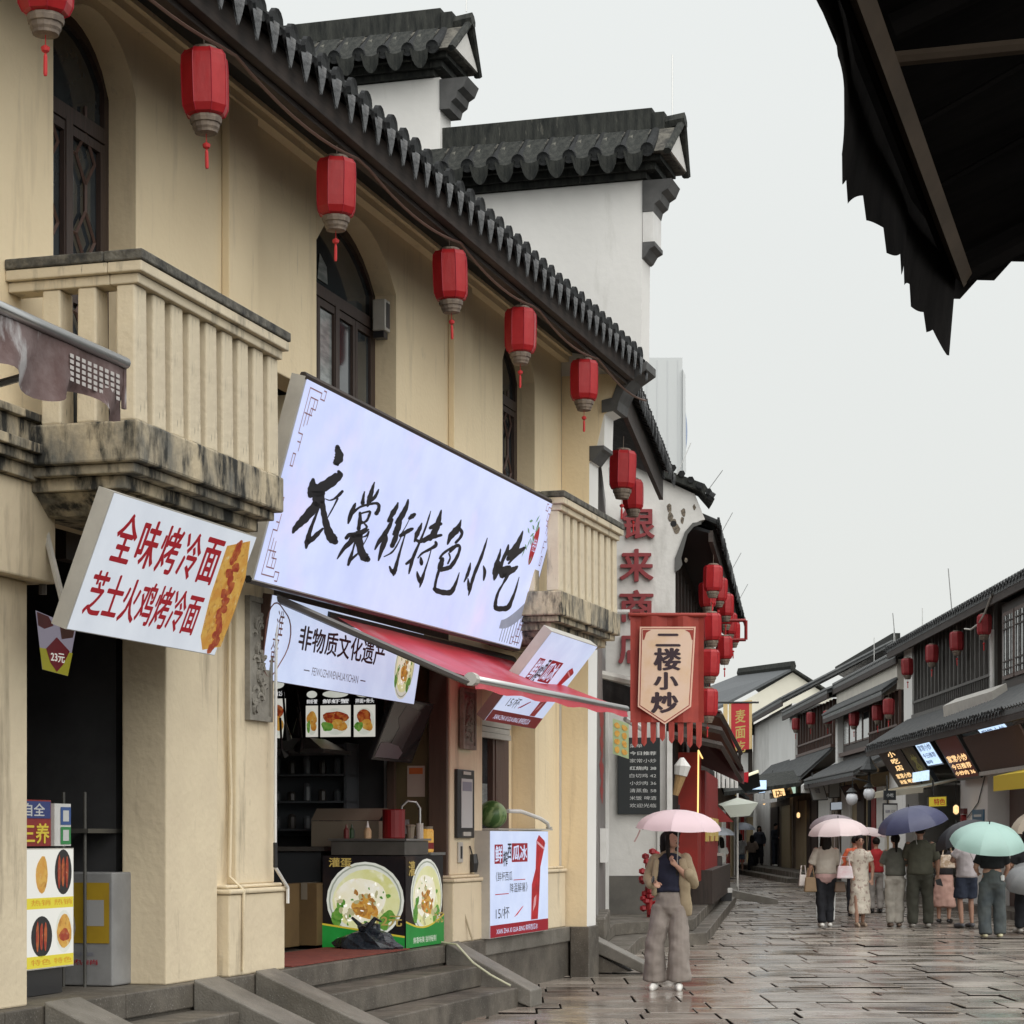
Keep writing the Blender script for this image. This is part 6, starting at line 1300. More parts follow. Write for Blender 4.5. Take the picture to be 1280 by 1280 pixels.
# ---------------------------------------------------------------- right hand row (frame R)
def rowhouse(name_label, s0, s1, ze, over=.35, zr=None, dr=-3.6, wall=plaster, roofmat=tile, zw=3.6):
    t = thing("row_house", name_label, "building", R((s0+s1)/2, -2, 0), ANG_R)
    P_ = lambda nm, mb, mat, **k: obj(nm, mb, mat, k.pop('parent', None) or t, **k)
    P_("wall", MB(R).box(s0, s1, -7, -.25, zw, ze-.05), wall); P_("rear_wall", MB(R).box(s0, s1, -7, -6.8, 0, zw), wall)
    zr = zr or ze+1.9
    P_("roof", MB(R).prism([(over, ze), (over, ze+.13), (dr, zr+.1), (2*dr-over, ze+.1), (2*dr-over, ze), (dr, zr)], s0-.4, s1+.35), tilefar)
    mb = MB(R); s = s0-.4; n = 0
    while s < s1+.35:
        mb.tube([(s, over+.02, ze+.13), (s, dr+.05, zr+.12)], .06, 5, cap=True); s += .27
    P_("tile_rows", mb, tilefar, kind="stuff")
    P_("ridge", MB(R).box(s0-.45, s1+.4, dr-.15, dr+.15, zr+.1, zr+.38), coping)
    P_("fascia_board", MB(R).box(s0-.4, s1+.35, over-.07, over-.005, ze-.16, ze-.002), fascia)
    return t, P_
def pent(P_, s0, s1, d1, z1, d0, z0, t, tiles=True):
    P_("pent_roof", MB(R).prism([(d1, z1), (d1, z1+.10), (d0, z0+.06), (d0, z0-.04)], s0, s1), tilefar)
    mb = MB(R); s = s0
    while s < s1: mb.tube([(s, d1+.02, z1+.12), (s, d0, z0+.08)], .05, 5); s += .24
    P_("pent_tile_rows", mb, tilefar, kind="stuff")
    P_("pent_fascia", MB(R).box(s0, s1, d1-.07, d1-.005, z1-.13, z1-.002), fascia)
def rail_front(P_, s0, s1, z0, z1, n, wood, post=.05, rail=True):
    P_("shutter_wall", MB(R).box(s0, s1, -.24, -.05, z0, z1), darkwood)
    pr = None
    for k in range(n+1):
        s = s0+(s1-s0)*k/n
        P_("slat", MB(R).box(s-.045, s+.045, -.048, .03, z0, z1), wood)
    if rail:
        P_("sill_beam", MB(R).box(s0, s1, -.05, .10, z0-.10, z0-.002), wood); P_("rail_beam", MB(R).box(s0, s1, .032, .07, z0+.28, z0+.34), wood)
        for k in range(n*2): s = s0+(s1-s0)*(k+.5)/(n*2); P_("baluster", MB(R).box(s-.02, s+.02, .035, .06, z0, z0+.277), wood)
h1, P1_ = rowhouse("large dark timber house with slatted upper floor, nearest in the right hand row", 38.5, 58.2, 6.46, zr=7.9, over=.36, zw=3.9)
rail_front(P1_, 46.2, 56.2, 4.68, 6.5, 20, greywood)
eave_row(h1, R, 40.5, 58.6, .37, 6.57, step=.30, sc=.55)
P1_("end_pier", MB(R).box(56.3, 57.6, -.26, .06, 4.5, 6.45), plaster)
P1_("drain_pipe", MB(R).tube([(46.0, .1, 5.9), (46.0, .1, 4.6)], .05, 6), whitep)
bay = P1_("bay_window", MB(R).box(40.0, 44.9, -.2, .12, 4.45, 6.3), darkwood)
for k in range(4):
    s = 43.6-k*1.15
    obj("window_frame", MB(R).box(s, s+1.05, .12, .16, 4.75, 6.1), brownwood, bay)
    obj("pane", MB(R).box(s+.08, s+.97, .162, .166, 4.83, 6.02), glassl, bay)
    lt = MB(R)
    for q in (.2, .45, .6, .85): lt.box(s+q-.012, s+q+.012, .168, .18, 4.83, 6.02)
    for z in (4.95, 5.1, 5.75, 5.9): lt.box(s+.08, s+.97, .181, .19, z-.012, z+.012)
    obj("lattice", lt, darkwood, bay)
P1_("bay_sill", MB(R).box(39.5, 45.2, -.2, .25, 4.3, 4.44), brownwood)
pent(P1_, 38.0, 57.2, 1.10, 3.78, 0, 4.52, h1)
eave_row(h1, R, 40.0, 57.0, 1.11, 3.88, step=.30, sc=.6)
mb = MB(R); pts = [(45.3, .38, 6.20), (45.8, .42, 6.0), (46.6, .42, 5.96), (47.4, .40, 6.05)]; mb.tube([(44.6, .38, 6.5)]+pts, .02, 6); P1_("looped_wire", mb, alu)
P1_("white_column", MB(R).box(45.7, 48.7, -.3, .25, 0, 3.7), plaster)
P1_("white_column", MB(R).box(57.8, 60.6, -.35, -.02, 0, 3.9), plaster)
P1_("shop_back_wall", MB(R).box(48.7, 57.8, -3, -2.9, 0, 3.7), M("shop_brown", (.14, .06, .045), (.09, .05, .04), scale=2, rough=.6))
P1_("shop_interior", MB(R).box(48.75, 50.6, -.6, -.5, 0, 2.7), brownwood); P1_("shop_interior", MB(R).box(50.9, 52.2, -1.0, -.6, 0, 2.3), redpaint); P1_("shop_shelf", MB(R).box(52.4, 57.0, -1.2, -.7, .8, .9).box(52.4, 57.0, -1.2, -.7, 1.4, 1.46), card2); P1_("shop_partition", MB(R).box(50.6, 54.3, -1.6, -1.5, 0, 2.5), tanwall)
P1_("dark_doorway", MB(R).box(40.0, 45.6, -.29, -.2, 0, 3.7), M("shop_brown", (.14, .06, .045), rough=.6)); P1_("door_leaf", MB(R).box(42.2, 43.8, -.18, -.14, 0, 2.7), tanwall); P1_("door_leaf", MB(R).box(44.0, 45.4, -.18, -.14, 0, 2.9), brownwood)
aa = thing("cream_awning", "long cream awning over the shop left of the white column", "awning", R(50, .6, 3.0), ANG_R)
obj("sheet", MB(R).prism([(.0, 2.90), (1.05, 2.66), (1.05, 2.70), (0, 2.94)], 48.8, 57.0), creamaw, aa); obj("valance", MB(R).box(48.8, 57.0, 1.052, 1.06, 2.56, 2.70), creamaw, aa)
def rsign(nm, label, s0, s1, d, z0, z1, lean, face, txt=None, tm=None, cat="sign"):
    Pn = Plane(R(s1, d-lean, z0), R(s0, d-lean, z0), R(s1, d, z1), .10)
    t = thing(nm, label, cat, R((s0+s1)/2, d, z0), ANG_R); obj("case", Pn.body(MB()), blackp, t); mb = MB(); Pn.put(mb, RECT, .04, .05, .96, .95, 0); obj("sign_face", mb, face, t)
    if txt: mb = MB(); [Pn.put(mb, GL[(x, 1)], *rc_, 2) for x, rc_ in txt]; obj("characters", mb, tm, t, recalc=False)
    return t
rsign("hanging_sign", "narrow black sign with warm lit white characters, leftmost below the big pent roof", 52.6, 56.0, 1.0, 2.72, 3.74, .62, M("sign_dark_brown", (.05, .03, .025), rough=.5), [("小", (.36, .80, .70, .93)), ("吃", (.36, .64, .70, .77)), ("店", (.36, .48, .70, .61)), ("家常小炒", (.2, .30, .85, .42)), ("米饭 啤酒", (.2, .17, .85, .27))], warmw)
rsign("hanging_sign", "dark tilted sign with faded yellow panel between the two lit signs", 50.7, 52.3, 1.0, 2.74, 3.70, .6, M("sign_olive", (.16, .13, .05), (.05, .04, .03), scale=4, rough=.5), [("茶", (.3, .2, .8, .8))], M("olive_text", (.45, .42, .12), rough=.6))
rsign("hanging_sign", "bluish white lit sign with crowded characters under the pent roof", 48.5, 50.5, 1.0, 3.18, 3.74, .35, coolw, [("家常小炒", (.1, .6, .9, .85)), ("今日推荐", (.1, .32, .9, .52)), ("咖啡", (.1, .1, .5, .25))], M("blue_text", (.15, .25, .5), rough=.5, emis=.3))
rsign("hanging_sign", "red sign with orange lit lower half next to the white column", 45.6, 48.2, 1.0, 2.8, 3.86, .6, M("sign_redbrown", (.28, .06, .05), rough=.5), [("家常小炒", (.08, .36, .92, .50)), ("今日推荐", (.08, .22, .92, .33)), ("小炒肉 36", (.08, .10, .92, .19))], warmw)
rsign("hanging_sign", "pale blue lit sign on a brown board right of the white column", 40.5, 43.2, 1.0, 3.25, 3.72, .4, coolw, [("家常小炒", (.1, .6, .9, .85)), ("清蒸鱼 58", (.1, .3, .9, .52)), ("饮品", (.1, .08, .5, .24))], M("blue_text", (.15, .25, .5), rough=.5, emis=.3))
t = thing("signboard", "brown board with metal edge below the pale blue lit sign", "board", R(42, .6, 2.9), ANG_R); obj("board", MB(R).prism([(.5, 2.9), (.9, 3.6), (.94, 3.6), (.56, 2.9)], 39.5, 44.8), brownwood, t); obj("edge", MB(R).box(39.5, 44.8, .5, .6, 2.82, 2.898), alu, t)
t = thing("small_signs", "pair of small pale blue lit panels above the cream awning", "sign", R(50, 1.1, 3.1), ANG_R)
for s in (48.9, 50.0): obj("panel", MB(R).box(s, s+.9, .9, .94, 2.84, 3.06), coolw, t)
t = thing("lit_tube", "warm lit tube under the pent roof beside the red sign", "tube light", R(47.5, 1.0, 3.95), ANG_R); obj("tube", MB(R).tube([(46.6, 1.05, 3.93), (48.3, 1.05, 3.95)], .03, 6), warm, t); obj("holder", MB(R).box(46.5, 48.4, .95, 1.0, 3.97, 4.0), blackp, t)
t = thing("yellow_awning", "yellow awning corner at the right edge of the picture", "awning", R(39.5, .9, 2.6), ANG_R); obj("sheet", MB(R).prism([(.3, 2.85), (1.15, 2.66), (1.15, 2.70), (.3, 2.9)], 37.5, 40.6), yellowaw, t); obj("valance", MB(R).box(37.5, 40.6, 1.152, 1.16, 2.42, 2.70), yellowaw, t)
t = thing("blue_plate", "small blue notice plate on the white column", "notice", R(46.5, 0, 1.7), ANG_R); obj("plate", MB(R).box(46.0, 47.2, .252, .28, 1.903, 2.156), M("plate_blue", (.04, .14, .24), rough=.5), t); obj("lines", MB(R).box(46.2, 47.0, .281, .284, 2.004, 2.055), chalk, t)
t = thing("fire_alarm", "small red alarm bell on the white column", "alarm", R(48.0, 0, 1.9), ANG_R); obj("bell", MB(R).tube([(48.1, .25, 1.95), (48.1, .35, 1.95)], .12, 10), redpaint, t); obj("box", MB(R).box(47.9, 48.3, .25, .33, 2.08, 2.2), M("alarm_dark", (.12, .02, .02), rough=.5), t)
obj("wall_cable", MB(R).tube([(45.8, .27, 2.9), (46.6, .27, 2.3), (47.8, .27, 2.0)], .012, 5), cable, label="thin black cable sagging across the white column", cat="cable")

h2, P2_ = rowhouse("middle timber house with pale window panes and red lanterns on the right row", 58.6, 70.8, 6.32, zr=7.5, over=.18)
rail_front(P2_, 58.7, 64.0, 4.25, 5.5, 9, brownwood)
P2_("white_band", MB(R).hexa([(58.7, -.2, 5.5), (71, -.2, 5.45), (71, .06, 5.45), (58.7, .06, 5.5)], [(58.7, -.2, 6.31), (71, -.2, 6.2), (71, .06, 6.2), (58.7, .06, 6.31)]), M("parapet_cream", (.70, .66, .58), (.60, .56, .50), scale=1, rough=.85))
pent(P2_, 58.7, 71.2, .48, 5.36, .06, 5.72, None)
P2_("shutter_wall", MB(R).box(64.0, 70.2, -.24, -.05, 3.9, 5.5), darkwood)
for k in range(4): 
    P2_("window", MB(R).box(64.3+k*1.45, 65.55+k*1.45, -.049, -.02, 4.45, 5.3), brownwood); P2_("pane", MB(R).box(64.4+k*1.45, 65.45+k*1.45, -.019, -.015, 4.5, 5.25), glassl if k % 2 else glass)
P2_("sill_beam", MB(R).box(58.7, 70.2, -.04, .1, 4.1, 4.22), brownwood)
P2_("white_post", MB(R).box(70.3, 70.8, -.2, .12, 3.9, 5.6), plaster)
pent(P2_, 60.0, 71.5, 1.05, 3.25, 0, 3.85, h2)
P2_("gable_end", MB(R).prism([(1.1, 3.0), (1.1, 3.25), (-.1, 4.05), (-.1, 3.0)], 71.5, 71.9), plaster)
for s_, z_ in ((50, 6.9), (58, 6.7)): P1_("lightning_rod", MB(R).tube([(s_, .2, z_-.2), (s_-.1, .3, z_+.75)], .012, 5), steel)
for s_, z_ in ((61, 6.6), (66, 6.6), (70, 6.6)): P2_("lightning_rod", MB(R).tube([(s_, -1., z_), (s_, -1., z_+1.3)], .012, 5), steel)
P1_("metal_sheet", MB(R).hexa([(43.6, .25, 4.36), (47.9, .45, 4.26), (47.9, .75, 4.10), (43.6, .55, 4.20)], [(43.6, .30, 4.62), (47.9, .5, 4.58), (47.9, .78, 4.42), (43.6, .58, 4.46)]), alu)
P2_("shop_wall", MB(R).box(60.6, 70.8, -.24, -.1, 0, 3.4), tanwall)
for a, b, m_ in ((61.5, 63.0, plaster), (63.2, 64.2, redpaint), (65.5, 67.0, darkwood), (68.5, 70.5, plaster)): P2_("shop_panel", MB(R).box(a, b, -.098, -.03, 0, 3.0), m_)
lp = thing("street_lamp", "black iron street lamp with white globes in front of the middle house", "street lamp", R(53.2, 1.5, 0), ANG_R)
obj("post", MB(R).tube([(53.2, 1.6, 0), (53.2, 1.6, 1.0), (53.2, 1.6, 3.1)], [.09, .05, .04], 8), darkmetal, lp)
obj("bracket", MB(R).tube([(53.2, 1.6, 2.9), (53.2, 2.0, 3.0), (53.2, 2.0, 2.75)], .025, 6), darkmetal, lp)
for d, z in ((2.02, 2.50), (1.6, 2.62)): obj("globe", MB(R).lathe((53.2, d, z), [(.04, -.16), (.12, -.10), (.15, 0), (.12, .10), (.04, .15)], 12), globe, lp, smooth=True); obj("shade", MB(R).lathe((53.2, d, z), [(.03, .152), (.14, .16), (.04, .26)], 10), darkmetal, lp)
obj("crown", MB(R).lathe((53.2, 1.6, 3.1), [(.05, 0), (.22, .04), (.24, .10), (.12, .24), (.03, .42)], 8), darkmetal, lp)

h3, P3_ = rowhouse("dark slatted timber house with plastered end, third in the right hand row", 71.6, 84.5, 6.2, zr=7.7, over=.35)
rail_front(P3_, 72.2, 82.3, 4.62, 6.1, 12, brownwood)
P3_("white_post", MB(R).box(82.4, 84.2, -.2, .12, 3.5, 6.15), plaster)
pent(P3_, 72.5, 92.0, 1.05, 3.45, 0, 4.45, h3)
P3_("shop_wall", MB(R).box(72.0, 84.5, -.24, -.1, 0, 3.9), M("shopwall_brown", (.22, .17, .12), (.12, .09, .07), scale=1.2, rough=.7))
for a, b, m_ in ((73.5, 76.5, plaster), (77, 78.5, darkwood), (80.3, 83.4, tanwall), (79, 80, darkwood)): P3_("shop_panel", MB(R).box(a, b, -.098, -.03, 0, 2.9), m_)
aw3 = thing("grey_awning", "flat grey shop awning over the panelled door in the far right row", "awning", R(81.5, .6, 2.9), ANG_R); obj("sheet", MB(R).prism([(.0, 3.15), (1.2, 2.85), (1.2, 2.92), (0, 3.22)], 78.5, 85.0), coping, aw3); obj("front_edge", MB(R).box(78.5, 85, 1.202, 1.23, 2.82, 2.95), whitep, aw3)
h4, P4_ = rowhouse("plain white walled house with a long dark roof, fourth in the right hand row", 85.0, 101, 6.75, zr=9.0, over=.4, dr=-4.0)
P4_("white_wall", MB(R).box(84.6, 93.5, -.24, -.02, 3.4, 6.7), plaster)
P4_("white_wall", MB(R).box(93.5, 101, -.24, -.05, 0, 6.7), oldplaster)
P4_("shop_front", MB(R).box(85.0, 93.5, -.24, -.1, 0, 3.4), M("shopwall_brown", (.22, .17, .12), rough=.7))
for k, (a, b) in enumerate(((85.5, 88.5), (90, 93))): P4_("shop_panel", MB(R).box(a, b, -.098, -.03, 0, 2.8), (tanwall, darkwood)[k])
bay = thing("bay_gallery", "dark timber gallery window with white curtains and faded lanterns jutting out over the far street", "gallery", R(103, 1, 3.6), ANG_R)
S_, D_ = 103., 1.6
obj("body", MB(R).box(S_-2.2, S_+2.5, 0, D_, 3.6, 6.2), darkwood, bay); obj("roof", MB(R).prism([(0, 6.9), (D_+.5, 6.35), (D_+.5, 6.2), (0, 6.2)], S_-2.8, S_+3), tile, bay)
for k in range(3): obj("pane", MB(R).box(S_-2.25, S_-2.205, .2+.45*k, .52+.45*k, 4.1, 5.4), whitep, bay)
for k in range(3): obj("lantern_shade", MB(R).lathe((S_-2.5, .35+.5*k, 5.55), [(.12, 0), (.22, .1), (.22, .55), (.12, .65)], 8), redsilk_old, bay)
obj("balcony_base", MB(R).box(S_-2.4, S_+2.5, 0, D_+.1, 3.2, 3.598), brownwood, bay); obj("lamp", MB(R).box(S_-2.43, S_-2.41, .5, 1.0, 3.45, 3.55), warm, bay)
def fsign(label, a, b, c, face, txt=None, tm=None, cat="sign", th=.12):
    """board hung across the pavement, facing down the street: bottom left, bottom right, top left"""
    Pn = Plane(a, b, c, th); t = thing("hanging_sign", label, cat, a, 0); obj("case", Pn.body(MB()), blackp, t); mb = MB(); Pn.put(mb, RECT, .05, .05, .95, .95, 0); obj("sign_face", mb, face, t)
    if txt: mb = MB(); [Pn.put(mb, GL[(x, 1)], *r_c, 2) for x, r_c in txt]; obj("characters", mb, tm, t, recalc=False)
    obj("hanger", MB().tube([tuple(Vector(c)+Pn.ex*.3), tuple(Vector(c)+Pn.ex*.3+Vector((0, .1, .35)))], .02, 5), darkmetal, t); return t
ambr = M("amber_text", (.5, .25, .08), rough=.5)
fsign("warm lit cream sign board under the far pent roof", (10.226,86.000,3.070), (10.758,86.000,3.039), (10.039,86.000,3.820), warmw, [("茶", (.2, .5, .8, .9)), ("店", (.2, .1, .8, .45))], ambr)
fsign("pale green lit sign board right of the warm lit one", (10.752,84.000,3.158), (11.027,84.000,3.219), (10.508,84.000,3.860), M("sign_palegreen", (.55, .75, .6), rough=.5, emis=.8))
fsign("white square notice board with a small grey mark under the middle pent roof", (9.571,70.000,2.720), (10.055,70.000,2.745), (9.418,70.000,3.255), M("sign_offwhite", (.66, .67, .65), rough=.6), [("印章", (.35, .4, .65, .75))], inkg)
fsign("grey blank board beside the white square notice", (9.936,69.000,2.779), (10.287,69.000,2.804), (9.936,69.000,3.256), M("sign_grey", (.40, .41, .40), rough=.6))
fsign("dark picture board left of the street lamp", (10.128,66.000,2.584), (10.608,66.000,2.680), (9.840,66.000,3.088), M("sign_redbrown2", (.14, .07, .06), (.04, .03, .03), scale=3, rough=.5))
fsign("small pale lit board low under the grey blank one", (9.986,69.000,2.403), (10.363,69.000,2.428), (9.986,69.000,2.654), M("sign_palelit", (.62, .68, .75), rough=.5, emis=.4))
fsign("small white lit board between the far awnings", (10.080,90.000,3.335), (10.375,90.000,3.367), (10.080,90.000,3.695), coolw)
fsign("yellow board with red characters under the cream awning", (8.887,47.000,2.215), (9.297,47.000,2.232), (8.887,47.000,2.437), yellow, [("特色", (.3, .15, .9, .8))], signred)
fsign("tall pale door poster behind the navy umbrella", (8.774,52.000,1.600), (9.114,52.000,1.600), (8.774,52.000,2.375), M("poster_white", (.62, .62, .60), rough=.6), [("招牌 12元", (.15, .7, .85, .8))], inkg, "poster")
fsign("small black plate above the tall pale poster", (8.793,52.000,2.451), (9.076,52.000,2.451), (8.793,52.000,2.678), blackboard, [("小吃", (.2, .3, .8, .7))], chalk, "plate")
for nm_, (px_, py_, Y_) in (("small warm lamp glowing beside the far panelled door", (998, 1019, 80)), ("small warm lamp under the far canopy", (955, 1003, 92)), ("small warm lamp inside the shop behind the navy umbrella", (1195, 1012, 47))):
    c_ = ((px_-640)*Y_/2750, Y_, 1.6+(1045-py_)*Y_/2750); t = thing("shop_lamp", nm_, "lamp", c_); obj("bulb", MB().lathe(c_, [(.02, -.10), (.06, -.06), (.06, .06), (.02, .10)], 8), warmw, t); obj("cord", MB().tube([(c_[0], c_[1], c_[2]+.14), (c_[0], c_[1], c_[2]+.6)], .01, 4), cable, t)
# grey roofed house with a cream gable closing the bend
g = thing("gable_house", "house with grey tiled roof and cream gable closing the view where the street bends", "building", (12, 112, 0))
Yg = 110.; sc_ = Yg/2750.
def gp(px, py, Y): return ((px-640)*Y/2750, Y, 1.6+(1045-py)*Y/2750)
apx = gp(991, 838, Yg); lo = gp(892, 890, Yg); ro = gp(1040, 872, Yg)
dx, dy = -2.4, 5.
obj("wall", MB().hexa([(lo[0]+.4, Yg, 0), (ro[0], Yg, 0), (ro[0]+dx, Yg+dy+6, 0), (lo[0]+.4+dx, Yg+dy+6, 0)], [(lo[0]+.4, Yg, lo[2]-.1), (ro[0], Yg, lo[2]-.1), (ro[0]+dx, Yg+dy+6, lo[2]-.1), (lo[0]+.4+dx, Yg+dy+6, lo[2]-.1)]), plaster, g)
obj("gable", MB().hexa([(lo[0]+.4, Yg, lo[2]-.1), (ro[0], Yg, lo[2]-.1), (ro[0], Yg, ro[2]-.05), (apx[0], Yg, apx[2]-.1)], [(lo[0]+.4, Yg+.3, lo[2]-.1), (ro[0], Yg+.3, lo[2]-.1), (ro[0], Yg+.3, ro[2]-.05), (apx[0], Yg+.3, apx[2]-.1)]), M("gable_cream", (.78, .76, .64), (.70, .68, .58), scale=.6, rough=.85), g)
b_ = gp(924, 846, Yg+dy); c_ = (lo[0]-2.6, Yg+dy, lo[2]+.35)
obj("roof", MB().hexa([lo, (apx[0], Yg-.25, apx[2]), b_, c_], [(lo[0], lo[1], lo[2]+.15), (apx[0], Yg-.25, apx[2]+.12), (b_[0], b_[1], b_[2]+.12), (c_[0], c_[1], c_[2]+.15)]), M("roof_grey", (.11, .12, .125), (.075, .08, .085), scale=6, rough=.7, stretch=(4, 4, .5)), g)
obj("roof", MB().hexa([(apx[0], Yg-.25, apx[2]), (ro[0]+.2, Yg-.25, ro[2]), (ro[0]+dx, Yg+dy, ro[2]), b_], [(apx[0], Yg-.25, apx[2]+.12), (ro[0]+.2, Yg-.25, ro[2]+.12), (ro[0]+dx, Yg+dy, ro[2]+.12), (b_[0], b_[1], b_[2]+.12)]), coping, g)
obj("ridge", MB().tube([(apx[0], Yg-.3, apx[2]+.2), (b_[0], b_[1], b_[2]+.2)], [(.15, .28)]*2, 6), coping, g)
# far end of the street
fe = thing("far_shop", "pale two storey shop front with grey windows at the far bend of the street", "building", (8, 108, 0))
x0, x1 = 9.001, 12.177
obj("wall", MB().box(x0-3, x1, 104, 106, 0, 5.6), oldplaster, fe)
for k in range(4):
    w_ = obj("window", MB().box(x0+.2+.75*k, x0+.75+.75*k, 103.9, 103.99, 3.7, 5.0), M("win_grey", (.25, .27, .29), rough=.3), fe)
    obj("sill", MB().box(x0+.15+.75*k, x0+.8+.75*k, 103.8, 103.99, 3.58, 3.68), whitep, w_)
obj("pent_roof", MB().prism([(102.9, 3.0), (104, 3.45), (104, 3.35), (102.9, 2.9)], x0-2, x1, 0), tile, fe)
for k in range(6): obj("shop_panel", MB().box(x0-.4+.62*k, x0+.1+.62*k, 103.9, 103.99, .1, 2.5), (tanwall, darkwood, plaster, redpaint, tanwall, darkwood)[k], fe)
t = thing("tilted_light_board", "cream light strip board over the distant stalls", "sign", (7.2, 66, 3.8)); a_ = (6.672,66.000,3.280); b_ = (7.392,66.000,3.544)
obj("strip", MB().tube([a_, b_], .05, 6), M("strip_lit", (.9, .85, .6), rough=.5, emis=.9), t); obj("board", MB().hexa([a_, b_, (b_[0]+.1, 66.3, b_[2]-.45), (a_[0]+.35, 66.3, a_[2]-.35)], [(a_[0], 66.1, a_[2]), (b_[0], 66.1, b_[2]), (b_[0]+.1, 66.4, b_[2]-.45), (a_[0]+.35, 66.4, a_[2]-.35)]), darkmetal, t)
t = thing("dark_canopy", "dark shop canopy edge stretching under the light strip board", "canopy", (7.2, 68, 3)); a_ = 6.553,68.000,2.960; b_ = 8.902,68.000,3.257
obj("edge", MB().hexa([(a_[0], 68, a_[2]-.12), (b_[0], 68, b_[2]-.12), (b_[0], 69.5, b_[2]+.3), (a_[0], 69.5, a_[2]+.3)], [(a_[0], 68, a_[2]), (b_[0], 68, b_[2]), (b_[0], 69.5, b_[2]+.42), (a_[0], 69.5, a_[2]+.42)]), coping, t); obj("lit_panel", MB().box(a_[0]+.6, a_[0]+1.3, 67.9, 67.98, a_[2]+.08, a_[2]+.36), coolw, t)
t = thing("corrugated_panel", "white corrugated panel hanging on the far left shop fronts", "panel", (6.0, 60, 3)); x, y_, z = 5.520,60.000,2.909
for k in range(6): obj("rib", MB().tube([(x+.12*k, 60, z), (x+.12*k, 60, z+.65)], .05, 6), whitep, t)
t = thing("red_cloth_tag", "small bright red tag hanging above the distant market umbrella", "tag", (6.4, 62, 3)); x, y_, z = 6.538,62.000,3.268; obj("tag", MB().hexa([(x-.12, 62, z-.12), (x+.10, 62, z-.16), (x+.12, 62.03, z-.16), (x-.10, 62.03, z-.12)], [(x-.10, 62, z+.10), (x+.12, 62, z+.14), (x+.14, 62.03, z+.14), (x-.08, 62.03, z+.10)]), signred, t)
t = thing("left_far_house", "dark fronted shop houses continuing on the left beyond the lantern house", "building", (5.5, 75, 0))
obj("wall", MB(B).box(52.6, 100, -3, -.6, 0, 3.3), M("shopwall_brown", (.22, .17, .12), rough=.7), t); obj("roof", MB(B).prism([(-.2, 3.2), (-.2, 3.35), (-3, 4.4), (-3, 4.3)], 52.6, 100), tile, t)
for k in range(9): obj("shop_panel", MB(B).box(53.5+k*4.6, 56.6+k*4.6, -.6, -.55, 0, 2.5), (redpaint, tanwall, plaster)[k % 3], t)
t = thing("rubbish_bin", "dark square rubbish bin at the far end of the long steps", "bin", (4.4, 49, .3)); x = 4.081; x1 = 4.399
obj("body", MB().box(x, x1, 46, 46.6, .362, 1.18), M("bin_dark", (.035, .03, .028), (.06, .05, .045), scale=5, rough=.5), t, bevel=.02); obj("lid", MB().box(x-.02, x1+.02, 45.98, 46.62, 1.182, 1.24), M("bin_top", (.35, .33, .30), rough=.5), t)
t = thing("crate", "small white and black crate standing beside the rubbish bin", "crate", (4.7, 47, 0)); x = 4.556; obj("body", MB().box(x, x+.24, 48, 48.3, .0, .36), blackp, t); obj("lid", MB().box(x-.01, x+.25, 47.99, 48.31, .362, .46), whitep, t)
# tower block, distance haze put into its pale wall colour
t = thing("tower_block", "pale tower block with a blue curved panel far behind the roofs", "tower", (16, 320, 0)); Y = 320.; f = Y/2750
x0, x1 = (785-640)*f, (853-640)*f
def ztop(py): return 1.6+(1045-py)*f
obj("shaft", MB().box(x0, x1, Y, Y+16, 0, ztop(447)), concrete_far, t)
for k in range(5): obj("facade_rib", MB().box(x0+1.2+1.5*k, x0+1.35+1.5*k, Y-.05, Y-.005, 20, ztop(450)), M("tower_band", (.57, .59, .60), rough=.7), t)
mb = MB(); pts = [((x1)+(7*f)*math.sin(math.pi*k/12)*1.0, ztop(585)+(ztop(492)-ztop(585))*k/12) for k in range(13)]; mb.prism(pts, Y+1, Y+10, 1); obj("blue_fin", mb, blueg, t)
obj("crown_side", MB().prism([(x1+.02, ztop(600)), (x1+.5, ztop(590)), (x1+.4, ztop(470)), (x1+.02, ztop(462))], Y-.5, Y+.8, 1), concrete_far, t)
# ---------------------------------------------------------------- people and umbrellas
skin = M("skin", (.46, .27, .19), (.40, .22, .155), scale=8, rough=.55)
hairm = M("hair_black", (.008, .007, .006), (.016, .013, .011), scale=30, spec=.15, rough=.6, stretch=(3, 3, .4))
CL = bpy.data.textures.new("cloth_folds", 'CLOUDS'); CL.noise_scale = .16; CL.noise_depth = 1
def fabric(name, c, c2=None, **k): return M(name, c, c2 or tuple(x*.75 for x in c), scale=k.pop('scale', 6), rough=.85, bump=.004, bscale=14, **k)
def limb(mb, pts, rad, n=12, fl=1.):
    P_ = [Vector(p) for p in pts]; R_ = [r if isinstance(r, tuple) else (r, r) for r in rad]
    def cap(p, q, r):
        d = (p-q).normalized(); m = min(r); return [(p+d*m*.95*fl, (r[0]*(.25 if fl > .5 else .7), r[1]*(.25 if fl > .5 else .7))), (p+d*m*.6*fl, (r[0]*(.75 if fl > .5 else .95), r[1]*(.75 if fl > .5 else .95)))]
    a = cap(P_[0], P_[1], R_[0]); b = cap(P_[-1], P_[-2], R_[-1])[::-1]
    mb.tube([x[0] for x in a]+P_+[x[0] for x in b], [x[1] for x in a]+R_+[x[1] for x in b], n)
def ell3(mb, c, rx, ry, rz, n=14):
    mb.lathe(c, [(math.cos(a), rz*math.sin(a)) for a in [math.radians(x) for x in (-85, -65, -45, -25, -5, 15, 35, 55, 75, 87)]], n, 0, (rx, ry))
